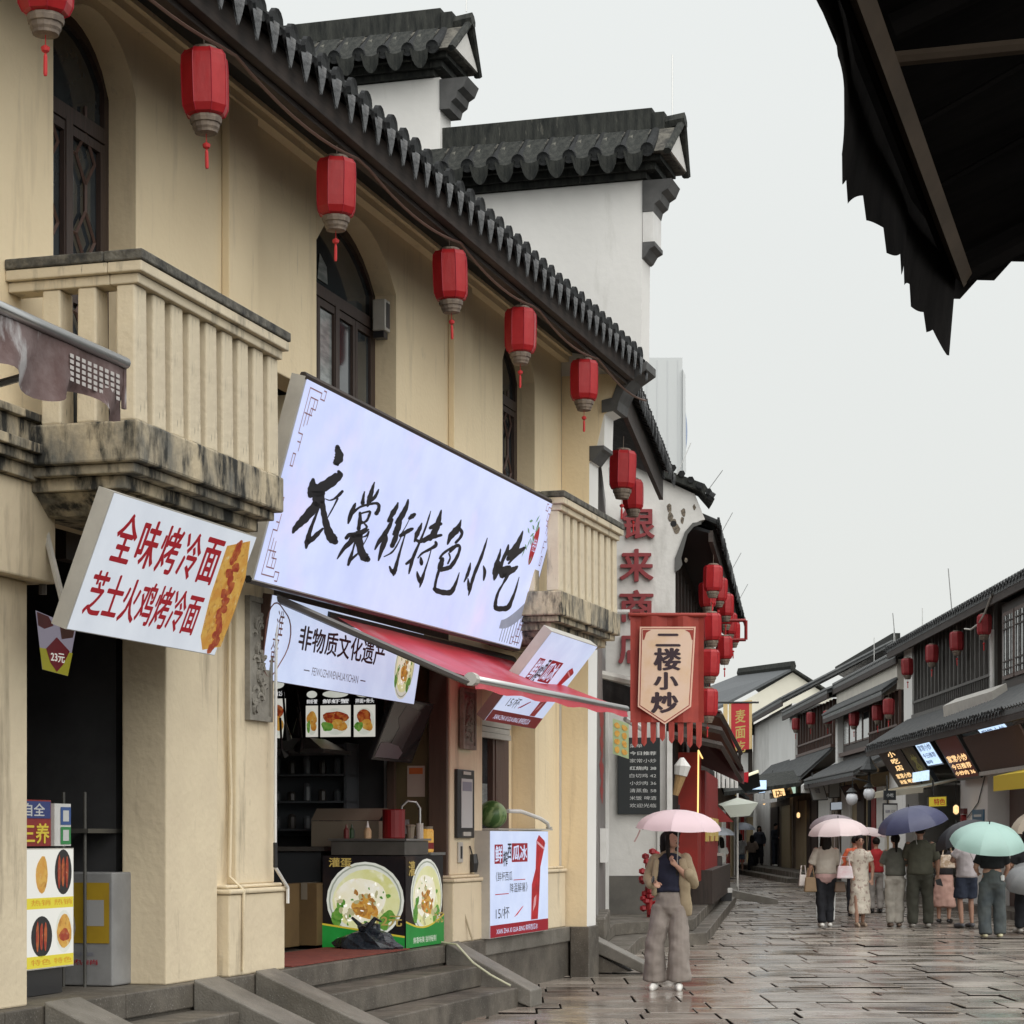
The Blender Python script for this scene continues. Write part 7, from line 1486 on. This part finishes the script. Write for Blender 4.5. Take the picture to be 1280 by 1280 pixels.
def soft(name, mb, mat, parent, voxel=.012, folds=0., sm=3):
    o = obj(name, mb, mat, parent, local=True, recalc=True)
    r = o.modifiers.new("remesh", 'REMESH'); r.mode = 'VOXEL'; r.voxel_size = voxel; r.use_smooth_shade = True
    s = o.modifiers.new("smooth", 'SMOOTH'); s.iterations = sm; s.factor = .5
    if folds:
        d = o.modifiers.new("folds", 'DISPLACE'); d.texture = CL; d.strength = folds; d.mid_level = .5; d.texture_coords = 'LOCAL'
    return o
def hand(mb, w, d, side, curl=.5, s=1.):
    """palm, four unequal bent fingers and a thumb from the side of the palm"""
    w = Vector(w); d = Vector(d).normalized(); up = Vector((0, 0, 1)) if abs(d.z) < .8 else Vector((0, 1, 0))
    sd = d.cross(up).normalized()*side; nn = sd.cross(d).normalized()
    limb(mb, [w, w+d*.05*s, w+d*.085*s], [(.018*s, .022*s), (.016*s, .036*s), (.013*s, .036*s)] if abs(d.z) < .8 else [(.02*s, .022*s), (.018*s, .034*s), (.015*s, .034*s)], 8)
    for k, (o_, l) in enumerate(((-.030, .058), (-.010, .070), (.011, .066), (.030, .052))):
        b = w+d*.085*s+sd*o_*s; m_ = b+d*l*.5*s*(1-.2*curl)-nn*l*.25*curl*s; e_ = m_+d*l*.5*s*(1-curl)-nn*l*.5*curl*s
        limb(mb, [b, m_, e_], [.0095*s, .009*s, .0075*s], 6)
    limb(mb, [w+d*.02*s+sd*-.02*s, w+d*.05*s-sd*.050*s, w+d*.08*s-sd*.055*s-nn*.02*curl*s], [.013*s, .011*s, .009*s], 6)
def person(label, X, Y, Z0, rz, h, top, bottom, hair, shoes, armR, armL, feet=((.10, 0), (-.10, 0)), skin_m=None, voxel=.013, build=1., headturn=0., headtilt=0., extra=None, toe=0., group="people walking under umbrellas"):
    """armR on local +x, armL on local -x: (elbow, wrist, curl)"""
    t = thing("person", label, "person", (X, Y, Z0), rz, group); k = h/1.70; t.scale = (k, k, k); b = build; sk = skin_m or skin
    kn = [((f[0]*.9+math.copysign(.01, f[0])), f[1]*.5+.03, .49) for f in feet]; an = [(f[0], f[1]-.02, .09) for f in feet]; hp = [(.09*b, 0, .88), (-.09*b, 0, .88)]
    m = MB()
    limb(m, [(0, 0, .90), (0, 0, .98), (0, .0, 1.08), (0, 0, 1.22), (0, -.005, 1.33), (0, -.01, 1.41), (0, -.005, 1.455)], [(.10*b, .15*b), (.095*b, .145*b), (.082*b, .12*b), (.095*b, .145*b), (.095*b, .155*b), (.07, .13), (.045, .06)], 16)
    limb(m, [(0, -.01, 1.43), (0, .0, 1.53)], [.05, .048])
    hx = .015*math.sin(headturn)
    ell3(m, (hx, -.005, 1.615), .076, .092, .098); ell3(m, (hx+.012*math.sin(headturn), .022, 1.575), .058, .066, .072)
    fy = Vector((math.sin(headturn), math.cos(headturn), -headtilt)).normalized(); fx = Vector((math.cos(headturn), -math.sin(headturn), 0)); hc = Vector((hx, .005, 1.59))
    limb(m, [hc+fy*.080+Vector((0, 0, .015)), hc+fy*.098+Vector((0, 0, -.012))], [.010, .014], 6)
    for s in (-1, 1): limb(m, [hc+fx*.073*s+Vector((0, 0, .02)), hc+fx*.080*s-fy*.012+Vector((0, 0, -.02))], [(.016, .010), (.012, .008)], 6)
    for i, (A_, s) in enumerate(((armR, 1), (armL, -1))):
        sh = (s*.165*b, -.01, 1.385); el, wr = A_[0], A_[1]
        limb(m, [sh, tuple((Vector(sh)+Vector(el))/2), el, tuple((Vector(el)+Vector(wr))/2), wr], [.048*b, .044*b, .037*b, .034*b, .024])
        hand(m, wr, Vector(wr)-Vector(el), s, A_[2] if len(A_) > 2 else .5)
        limb(m, [hp[i], tuple((Vector(hp[i])+Vector(kn[i]))/2), kn[i], tuple((Vector(kn[i])*.62+Vector(an[i])*.38)), an[i]], [.074, .064, .048, .050, .034])
    soft("body", m, sk, t, voxel)
    fc = MB()
    for s in (-1, 1): ell3(fc, tuple(hc+fy*.083+fx*.030*s+Vector((0, 0, .022))), .013, .008, .008, 8)
    obj("eye", fc, hairm, t, local=True); fc = MB()
    for s in (-1, 1): limb(fc, [hc+fy*.088+fx*.015*s+Vector((0, 0, .044)), hc+fy*.080+fx*.045*s+Vector((0, 0, .046))], [.004, .003], 6)
    obj("eyebrow", fc, hairm, t, local=True); fc = MB(); limb(fc, [hc+fy*.090-fx*.02+Vector((0, 0, -.048)), hc+fy*.095+Vector((0, 0, -.047)), hc+fy*.090+fx*.02+Vector((0, 0, -.048))], [.004, .007, .004], 6); obj("mouth", fc, M("lips", (.40, .10, .09), rough=.5), t, local=True)
    # hair
    m = MB(); ell3(m, (hx-.006*math.sin(headturn), -.018, 1.635), .090, .098, .096)
    if hair == 'long':
        ell3(m, (hx+fy.x*.042, fy.y*.042, 1.668), .070, .052, .038)
        c = Vector((hx, 0, 1.6))-fy*.06
        limb(m, [c, c+Vector((0, -.02, -.12)), c+Vector((0, -.03, -.30))], [(.06, .085), (.05, .09), (.03, .07)])
        for s in (-1, 1): limb(m, [Vector((hx, 0, 1.63))+fx*.072*s-fy*.01, Vector((hx, 0, 1.48))+fx*.085*s, Vector((hx, 0, 1.36))+fx*.085*s+fy*.03], [.026, .026, .016])
    elif hair == 'bun': ell3(m, (hx, -.10, 1.70), .045, .045, .045); 
    elif hair == 'ponytail': limb(m, [(hx, -.10, 1.66), (hx, -.14, 1.56), (hx, -.12, 1.38)], [.03, .035, .015])
    soft("hair", m, hairm, t, .012)
    # top
    mt, sl, hem = top[0], top[1], top[2]; fit = top[3] if len(top) > 3 else .022
    m = MB(); z0 = hem
    prof = [(z0, .110, .160), (1.0, .112, .158), (1.10, .100, .142), (1.22, .105, .152), (1.33, .102, .162), (1.40, .080, .140), (1.44, .055, .08)]
    prof = [p for p in prof if p[0] >= z0]; 
    if prof[0][0] > z0+.02: prof = [(z0, prof[0][1], prof[0][2])]+prof
    limb(m, [(0, -.003, p[0]) for p in prof], [(p[1]*b+fit, p[2]*b+fit) for p in prof], 18, .3)
    for i, (A_, s) in enumerate(((armR, 1), (armL, -1))):
        sh = Vector((s*.155*b, -.01, 1.385)); el, wr = Vector(A_[0]), Vector(A_[1])
        if sl <= 0: continue
        if sl <= 1: e_ = sh+(el-sh)*sl; limb(m, [sh, (sh+e_)/2, e_], [.058*b+fit*.4, .056*b+fit*.5, .054*b+fit*.6], 12, .3)
        else: e_ = el+(wr-el)*(sl-1); limb(m, [sh, (sh+el)/2, el, (el+e_)/2, e_], [.058*b+fit*.4, .056*b+fit*.4, .050*b+fit*.4, .045+fit*.4, .040+fit*.4])
    soft("shirt", m, mt, t, voxel, .03)
    # bottom
    kind = bottom[0]; bm_ = bottom[1]; m = MB()
    if kind in ('trousers', 'shorts'):
        rt, rk, rh, hz = bottom[2:6]
        limb(m, [(0, 0, .88), (0, 0, 1.0), (0, 0, 1.05)], [(.12*b, .165*b), (.112*b, .150*b), (.100*b, .138*b)], 16)
        for i in (0, 1):
            A0, K_, N_ = Vector(hp[i]), Vector(kn[i]), Vector(an[i])
            if kind == 'shorts': e_ = A0+(K_-A0)*((A0.z-hz)/(A0.z-K_.z)); limb(m, [A0, (A0+e_)/2, e_], [rt, (rt+rh)/2, rh], 14, .2)
            else:
                e_ = K_+(N_-K_)*((K_.z-hz)/(K_.z-N_.z)); limb(m, [A0, (A0+K_)/2, K_, (K_+e_)/2, e_], [rt, (rt+rk)/2, rk, (rk+rh)/2, rh], 14, .15)
        nm = kind
    else:
        hz, rh = bottom[2:4]; limb(m, [(0, 0, 1.05), (0, 0, .92), (0, 0, (.92+hz)/2), (0, .0, hz+.04)], [(.10, .14), (.13, .17), ((.13+rh)/2, (.17+rh)/2), (rh*.85, rh)], 20, .15); nm = "skirt"
    soft(nm, m, bm_, t, voxel, .045)
    for i in (0, 1):
        m = MB(); f = feet[i]; limb(m, [(f[0], f[1]-.06, .045), (f[0], f[1]+.02, .05), (f[0]+math.copysign(.012, f[0]), f[1]+.13, .035), (f[0]+math.copysign(.014, f[0]), f[1]+.19, .03)], [(.045, .038), (.05, .042), (.035, .046), (.028, .036)], 10)
        s_ = soft("shoe", m, shoes, t, .012, 0, 1)
    if extra: extra(t)
    return t
def umbrella(label, cx, cy_, ztop, Rr, hh, mat, tiltx=0., tilty=0., L_=.75, rot=.2, under=None, n=8):
    """canopy of separate gores, ribs, shaft and hooked handle; the thing's origin is the handle's foot"""
    t = thing("umbrella", label, "umbrella", (cx, cy_, ztop), 0, "umbrellas held over the crowd"); t.rotation_euler = (tiltx, tilty, 0)
    MW[t.name] = Matrix.Translation((cx, cy_, ztop)) @ t.rotation_euler.to_matrix().to_4x4()
    mb = MB(); g = []; da = math.pi/n
    for i in range(8):
        u = i/7; row = []
        for j in range(7):
            a = -da+2*da*j/6; q = 1-(2*j/6-1)**2
            r = Rr*math.sin(u*1.45)/math.sin(1.45)*(1-.075*q*u*u)/1.; z = -hh*(1-math.cos(u*1.45))/(1-math.cos(1.45)) + .02*q*u*(1-u)*4*0 - .012*q*u
            row.append(mb.pt((r*math.cos(a), r*math.sin(a), z)))
        g.append(row)
    for i in range(7):
        for j in range(6): mb.face((g[i][j], g[i+1][j], g[i+1][j+1], g[i][j+1]))
    first = obj("canopy_panel", mb, mat, t, local=True, recalc=False, smooth=True); first.rotation_euler.z = rot
    for k in range(1, n): inst("canopy_panel", first, t, None, (0, 0, 0), rot+2*da*k)
    rb = MB()
    for k in range(n):
        a = rot+da+2*da*k; rb.tube([(Rr*math.sin(u*1.45)/math.sin(1.45)*math.cos(a), Rr*math.sin(u*1.45)/math.sin(1.45)*math.sin(a), -hh*(1-math.cos(u*1.45))/(1-math.cos(1.45))-.008) for u in (0, .25, .5, .75, 1.)], .004, 4)
        rb.tube([(0, 0, -.30*Rr-.1), (Rr*.5*math.cos(a), Rr*.5*math.sin(a), -hh*.22)], .003, 4)
    obj("ribs", rb, darkmetal, t, local=True)
    obj("shaft", MB().tube([(0, 0, .04), (0, 0, -L_)], .007, 6), steel, t, local=True); obj("handle", MB().tube([(0, 0, -L_), (0, 0, -L_-.10)], .016, 8), blackp, t, local=True); obj("ferrule", MB().tube([(0, 0, .0), (0, 0, .05)], .009, 6), darkmetal, t, local=True)
    return t
def at(px, Y): return (px-640)*Y/2750
# woman under the pink umbrella, nearest
navy = fabric("top_navy", (.012, .014, .035)); taupe = fabric("trousers_taupe", (.27, .235, .21), (.21, .18, .16)); tanj = fabric("jacket_tan", (.36, .29, .19), (.28, .22, .14)); shoew = M("shoe_white", (.75, .74, .70), rough=.5)
def jacket(t):
    m = MB()
    limb(m, [(0, -.035, .98), (0, -.04, 1.2), (0, -.04, 1.36), (0, -.02, 1.43)], [(.10, .178), (.108, .185), (.105, .192), (.07, .13)], 16)
    for s, el, wr in ((1, (.235, -.02, 1.19), (.20, .15, 1.13)), (-1, (-.255, .03, 1.13), (-.20, .12, 1.24))):
        sh = Vector((s*.16, -.015, 1.39)); el = Vector(el); wr = Vector(wr); limb(m, [sh, (sh+el)/2, el, wr], [.074, .066, .064, .058])
    o = soft("jacket", m, tanj, t, .011, .03)
    m = MB(); limb(m, [(-.13, .06, 1.38), (-.155, .085, 1.15), (-.17, .06, .92), (-.175, .04, .80)], [(.03, .045), (.03, .06), (.03, .07), (.02, .06)], 12); limb(m, [(.14, .07, 1.38), (.165, .09, 1.2), (.17, .06, 1.02)], [(.02, .03), (.02, .032), (.02, .03)], 10); soft("jacket_front", m, tanj, t, .011, .03)
    m = MB(); limb(m, [(.17, .28, 1.17), (.15, .335, 1.19)], [(.012, .035), (.012, .035)], 8); obj("phone", m, blackp, t, local=True)
person("woman standing under the pale pink umbrella in tan jacket, navy top and wide taupe trousers", 1.642, 22.8, 0, math.pi-.15, 1.66, (navy, 0.35, 1.07, .012), ('trousers', taupe, .102, .106, .128, .115), 'long', shoew,
       ((.235, -.02, 1.19), (.15, .21, 1.15), .7), ((-.25, .04, 1.13), (-.08, .16, 1.32), .9), feet=((.17, .02), (-.09, .05)), voxel=.0085, headturn=-1.15, headtilt=.7, extra=jacket, group=None)
pinku = M("umbrella_pink", (.90, .72, .765), (.88, .69, .74), scale=3, rough=.55, trans=.35); pinku2 = M("umbrella_pale_pink", (.92, .79, .79), (.90, .74, .75), scale=3, rough=.55, trans=.35)
umbrella("pale pink umbrella of the woman nearest the camera", 1.721, 22.66, 1.872, .445, .20, pinku, .06, .03, .58, .15)
obj("umbrella_strap", MB().tube([(1.315, 22.6, 1.66), (1.290, 22.6, 1.60), (1.257, 22.6, 1.54)], .009, 6), M("strap", (.45, .30, .28), rough=.7), label="short closing strap dangling from the nearest pink umbrella's left rim", cat="strap")
# pair under the second pink umbrella
greige = fabric("blouse_greige", (.40, .35, .29), (.50, .46, .40), scale=3); blackt = fabric("trousers_black", (.010, .011, .016)); floral = M("dress_floral", (.72, .66, .56), (.40, .30, .25), scale=13, lo=.52, hi=.62, rough=.85, bump=.004, bscale=14)
def stripes(t):
    for s in (-1, 1): m = MB(); limb(m, [(s*.185, .0, .86), (s*.168, .01, .48), (s*.152, -.01, .14)], [(.009, .012)]*3, 6); obj("side_stripe", m, chalk, t, local=True)
    m = MB(); limb(m, [(0, -.0, .90), (0, 0, 1.0)], [(.145, .19), (.14, .185)], 16); soft("pink_hem", m, fabric("hem_pink", (.62, .40, .38)), t, .014, .02)
bagm = M("handbag_tan", (.26, .17, .09), (.2, .13, .07), scale=5, rough=.6)
def bagobj(name, label, x, y, z, w_, d, h_, mat, strap=True, group=None):
    t = thing(name, label, "bag", (x, y, z), 0, group)
    m = MB(); m.hexa([(-w_/2, -d/2, 0), (w_/2, -d/2, 0), (w_/2, d/2, 0), (-w_/2, d/2, 0)], [(-w_/2*.8, -d/2*.5, h_), (w_/2*.8, -d/2*.5, h_), (w_/2*.8, d/2*.5, h_), (-w_/2*.8, d/2*.5, h_)]); obj("pouch", m, mat, t, local=True, bevel=.02)
    if strap: obj("strap", MB().tube([(-w_*.3, 0, h_), (-w_*.2, 0, h_+.16), (w_*.2, 0, h_+.16), (w_*.3, 0, h_)], .012, 6), mat, t, local=True)
    return t
person("woman from behind in greige blouse and black trousers with white side stripes", 5.502, 38.6, 0, .05, 1.66, (greige, .9, .98, .03), ('trousers', blackt, .098, .088, .07, .10), 'long', shoew,
       ((.27, .02, 1.12), (.24, .16, 1.0), .8), ((-.26, .0, 1.12), (-.30, .05, .90), .8), feet=((.08, .05), (-.08, -.05)), build=1.08, extra=stripes)
umbrella("pink umbrella shared by the woman in striped trousers and the floral dress", 5.684, 38.35, 1.907, .53, .28, pinku2, .05, -.05, .8, .3)
umbrella("mauve grey umbrella just behind the shared pink one", 6.008, 41.0, 2.003, .48, .26, M("umbrella_mauve", (.30, .25, .27), rough=.6, trans=.2), 0, .0, .7, .5)
bagobj("handbag", "tan handbag hanging at the left hand of the woman in striped trousers", at(1013, 38.5), 38.5, .62, .22, .12, .26, bagm); bagobj("shopping_bag", "white shopping bag beside the tan handbag", at(1004, 38.7), 38.7, .72, .16, .12, .20, M("bag_white", (.72, .66, .62), rough=.6))
bagobj("shopping_bag", "pale pink gift bag carried between the two women under the shared umbrella", at(1056, 38.3), 38.3, .86, .30, .12, .22, M("bag_pink", (.62, .42, .44), (.70, .66, .68), scale=6, rough=.6)); bagobj("handbag", "brown bag below the pink gift bag", at(1050, 38.4), 38.4, .62, .20, .10, .18, M("bag_brown", (.10, .06, .035), rough=.6), False)
person("woman walking towards the camera in a long cream floral dress", at(1075, 38.8), 38.8, 0, math.pi+.1, 1.60, (floral, .55, .95, .02), ('skirt', floral, .22, .20), 'bun', M("sandal_beige", (.42, .32, .24), rough=.6),
       ((.25, .02, 1.12), (.20, .14, .98), .6), ((-.24, .02, 1.12), (-.22, .05, .90), .6), feet=((.09, .14), (-.08, -.10)), headturn=.0)
person("person in orange hood glimpsed behind the woman in the floral dress", at(1069, 44), 44, 0, 0, 1.58, (fabric("hood_orange", (.62, .12, .05)), 1.8, .95, .05), ('trousers', blackt, .09, .08, .07, .1), 'short', blackp, ((.27, .02, 1.15), (.25, .1, .95)), ((-.27, .02, 1.15), (-.25, .1, .95)))
person("child in red shirt walking just behind the floral dress", at(1095, 46), 46, 0, .2, 1.55, (fabric("shirt_red", (.42, .02, .025)), .8, .95, .03), ('trousers', fabric("trousers_grey", (.30, .28, .26)), .085, .08, .075, .1), 'short', blackp, ((.30, .05, 1.15), (.42, .2, 1.12)), ((-.25, .02, 1.12), (-.22, .1, .92)))
umbrella("small light pink umbrella above the child in red", at(1087, 46.2), 46.2, 1.784, .36, .17, pinku2, 0, .1, .6, .2)
# couple under the navy umbrella
olive_s = fabric("shirt_olive", (.085, .085, .06)); olive2 = fabric("shirt_grey_olive", (.115, .115, .095)); darkol = fabric("trousers_dark_olive", (.050, .050, .036)); pale = fabric("trousers_pale_grey", (.42, .39, .34))
person("woman from behind in grey green top and pale grey trousers under the navy umbrella", at(1119, 38.6), 38.6, 0, 0, 1.62, (olive2, .8, .98, .03), ('trousers', pale, .105, .10, .085, .09), 'ponytail', M("shoe_brown", (.16, .11, .08), rough=.6),
       ((.22, .03, 1.14), (.12, .18, 1.15)), ((-.24, .06, 1.14), (-.16, .2, 1.22)), feet=((.07, 0), (-.07, .05)), build=1.05)
person("man from behind in dark olive tee and trousers under the navy umbrella", at(1150, 38.4), 38.4, 0, -.05, 1.78, (olive_s, .85, .92, .035), ('trousers', darkol, .11, .10, .085, .08), 'short', M("shoe_grey", (.35, .33, .30), rough=.6),
       ((.29, .03, 1.12), (.31, .10, .86)), ((-.22, .10, 1.15), (-.10, .22, 1.30)), feet=((.14, .03), (-.12, 0)), build=1.18)
umbrella("large tilted navy blue umbrella over the couple in olive", at(1136, 38.2), 38.2, 2.100, .62, .34, M("umbrella_navy", (.045, .050, .105), (.06, .065, .125), scale=3, rough=.5), .12, -.24, .8, .1)
obj("held_phone", MB().hexa([(at(1171, 38.3), 38.3, 0.750), (at(1179, 38.3), 38.3, 0.723), (at(1179, 38.3), 38.31, 0.723), (at(1171, 38.3), 38.31, 0.750)], [(at(1169, 38.3), 38.3, 0.834), (at(1176, 38.3), 38.3, 0.862), (at(1176, 38.3), 38.31, 0.862), (at(1169, 38.3), 38.31, 0.834)]), blackp, label="dark phone in the hanging right hand of the man in olive", cat="phone")
# group at the right
person("woman in long dusty pink skirt half hidden behind the boy in navy shorts", at(1180, 40.5), 40.5, 0, -.4, 1.58, (fabric("dress_black_top", (.02, .018, .02)), .6, .98, .02), ('skirt', fabric("skirt_pink", (.55, .35, .29), (.50, .30, .25)), .30, .24), 'long', blackp, ((.25, .05, 1.12), (.15, .2, 1.12)), ((-.25, .05, 1.12), (-.15, .2, 1.12)))
bagobj("handbag", "brown and white patterned bag carried above the dusty pink dress", at(1184, 39.8), 39.8, 1.02, .28, .12, .24, M("bag_pattern", (.40, .28, .18), (.62, .52, .42), scale=12, lo=.45, hi=.55, rough=.6))
umbrella("dark grey umbrella tipped to the left behind the mint green one", at(1196, 37.6), 37.6, 1.819, .52, .30, M("umbrella_black", (.022, .022, .026), rough=.55), .0, -.42, .7, .3)
person("boy with hands on hips in white tee, navy shorts and black socks", at(1208, 38.4), 38.4, 0, .35, 1.66, (fabric("tee_white", (.66, .60, .62)), .6, .93, .035), ('shorts', fabric("shorts_navy", (.030, .040, .070)), .11, .11, .12, .55), 'short', M("shoe_dark", (.10, .10, .11), rough=.5),
       ((.27, .04, 1.20), (.38, .12, 1.14), .6), ((-.26, .06, 1.20), (-.10, .22, 1.18), .6), feet=((.13, .05), (-.12, -.02)), build=1.1)
def belt(t):
    m = MB(); limb(m, [(0, 0, 1.05), (0, 0, 1.09)], [(.105, .155), (.10, .15)], 16); soft("waist_skin", m, skin, t, .014)
    m = MB(); limb(m, [(.15, -.10, .93), (.15, -.10, 1.0)], [(.012, .03)]*2, 8); obj("white_tag", m, chalk, t, local=True)
person("young person from behind in black crop top and baggy dark jeans under the mint umbrella", at(1240, 34.6), 34.6, 0, 0, 1.66, (fabric("top_black", (.008, .008, .010)), .7, 1.15, .02), ('trousers', M("jeans_dark", (.040, .052, .060), (.085, .095, .090), scale=2.2, rough=.85, bump=.004, bscale=12), .112, .108, .10, .07), 'short', M("shoe_cream", (.70, .66, .44), rough=.5),
       ((.26, .0, 1.13), (.22, .10, .98), .7), ((-.26, .02, 1.13), (-.20, .16, 1.05), .7), feet=((.13, .02), (-.12, -.03)), build=1.12, extra=belt)
umbrella("mint green umbrella tipped back towards the camera", at(1236, 34.4), 34.35, 1.788, .60, .34, M("umbrella_mint", (.50, .72, .66), (.46, .68, .62), scale=3, rough=.5, trans=.35), .30, .03, .75, 0)
person("person cut by the right edge in black trousers and pale shoes", at(1284, 36.2), 36.2, 0, .2, 1.68, (fabric("top_black", (.008, .008, .010)), .8, .95, .03), ('trousers', blackt, .10, .09, .08, .10), 'long', M("shoe_greywhite", (.45, .42, .38), rough=.5), ((.27, .02, 1.13), (.24, .12, .95)), ((-.25, .06, 1.13), (-.2, .2, 1.05)), feet=((.1, 0), (-.1, .08)))
umbrella("white umbrella tipped down behind the mint one at the right edge", at(1272, 37.2), 37.2, 1.45, .50, .28, M("umbrella_white", (.70, .72, .70), rough=.5, trans=.3), -.2, .75, .6, .1)
umbrella("grey umbrella with pale rim held low at the right edge", at(1284, 36.0), 35.8, 1.12, .46, .30, M("umbrella_grey", (.16, .165, .17), (.22, .22, .22), scale=4, rough=.4), .45, -.2, .6, .0)
umbrella("cream umbrella cut by the right edge above the grey one", at(1302, 38.5), 38.5, 2.062, .55, .42, M("umbrella_cream", (.72, .62, .50), rough=.6, trans=.3), 0, 0, .8, .1)
# distant people
person("distant woman in white tee and denim shorts walking away", at(925, 92), 92, 0, 0, 1.68, (fabric("tee_white2", (.74, .74, .74)), .7, .88, .05), ('shorts', fabric("denim", (.14, .20, .27)), .10, .11, .12, .66), 'long', blackp, ((.27, .02, 1.15), (.25, .1, .95)), ((-.25, .06, 1.13), (-.2, .2, 1.15)), voxel=.02, group="distant passers by")
person("distant woman in long black skirt walking beside the one in denim shorts", at(940, 92), 92, 0, 0, 1.62, (fabric("top_beige", (.35, .27, .22)), 1.5, .98, .03), ('skirt', blackt, .15, .19), 'long', shoew, ((.25, .02, 1.15), (.2, .15, 1.1)), ((-.25, .02, 1.13), (-.2, .1, 1.05)), voxel=.02, group="distant passers by")
umbrella("distant pale blue umbrella over the two women walking away", at(928, 91), 91, 2.163, .54, .30, M("umbrella_paleblue", (.66, .72, .82), rough=.5, trans=.3), 0, 0, .7, .1)
person("distant man in dark clothes standing on the right kerb", at(970, 90), 90, .36, math.pi+.6, 1.74, (fabric("dark_jacket", (.03, .035, .05)), 1.8, .92, .04), ('trousers', fabric("dark_trousers", (.02, .025, .04)), .10, .09, .08, .09), 'short', shoew, ((.22, .08, 1.15), (.05, .2, 1.15)), ((-.22, .08, 1.15), (-.05, .2, 1.13)), voxel=.02, build=1.1, group="distant passers by")
person("dark figure standing in the doorway left of the distant man", at(949, 93), 93, .36, math.pi, 1.66, (fabric("dark_jacket", (.03, .035, .05)), 1.8, .92, .04), ('trousers', blackt, .10, .09, .08, .09), 'long', blackp, ((.25, .02, 1.13), (.22, .1, .93)), ((-.25, .02, 1.13), (-.22, .1, .93)), voxel=.02, group="distant passers by")
person("distant girl in white dress with long black hair near the left steps", at(901, 62), 62, 0, .5, 1.55, (fabric("dress_white", (.62, .62, .60)), .7, .95, .03), ('skirt', fabric("dress_white", (.62, .62, .60)), .5, .19), 'long', blackp, ((.25, .02, 1.15), (.2, .15, 1.0)), ((-.25, .02, 1.13), (-.2, .1, 1.2)), voxel=.018, group="distant passers by")
umbrella("pale umbrella of the distant girl in the white dress", at(898, 62), 61.8, 1.848, .45, .22, M("umbrella_paleblue", (.66, .72, .82), rough=.5, trans=.3), 0, 0, .7, .1)
kb = thing("kerb_platform", "low stone kerb platform along the far right shops", "kerb", R(85, .6, 0), ANG_R); obj("kerb_stone", MB(R).box(74, 110, -.3, .9, -.03, .355), granite, kb); obj("kerb_step", MB(R).box(74, 110, .902, 1.3, -.03, .17), granite, kb)
kb = thing("kerb_platform", "low stone kerb along the near right shops", "kerb", R(55, .6, 0), ANG_R); obj("kerb_stone", MB(R).box(36, 73.5, -.3, .5, -.03, .16), granite, kb)
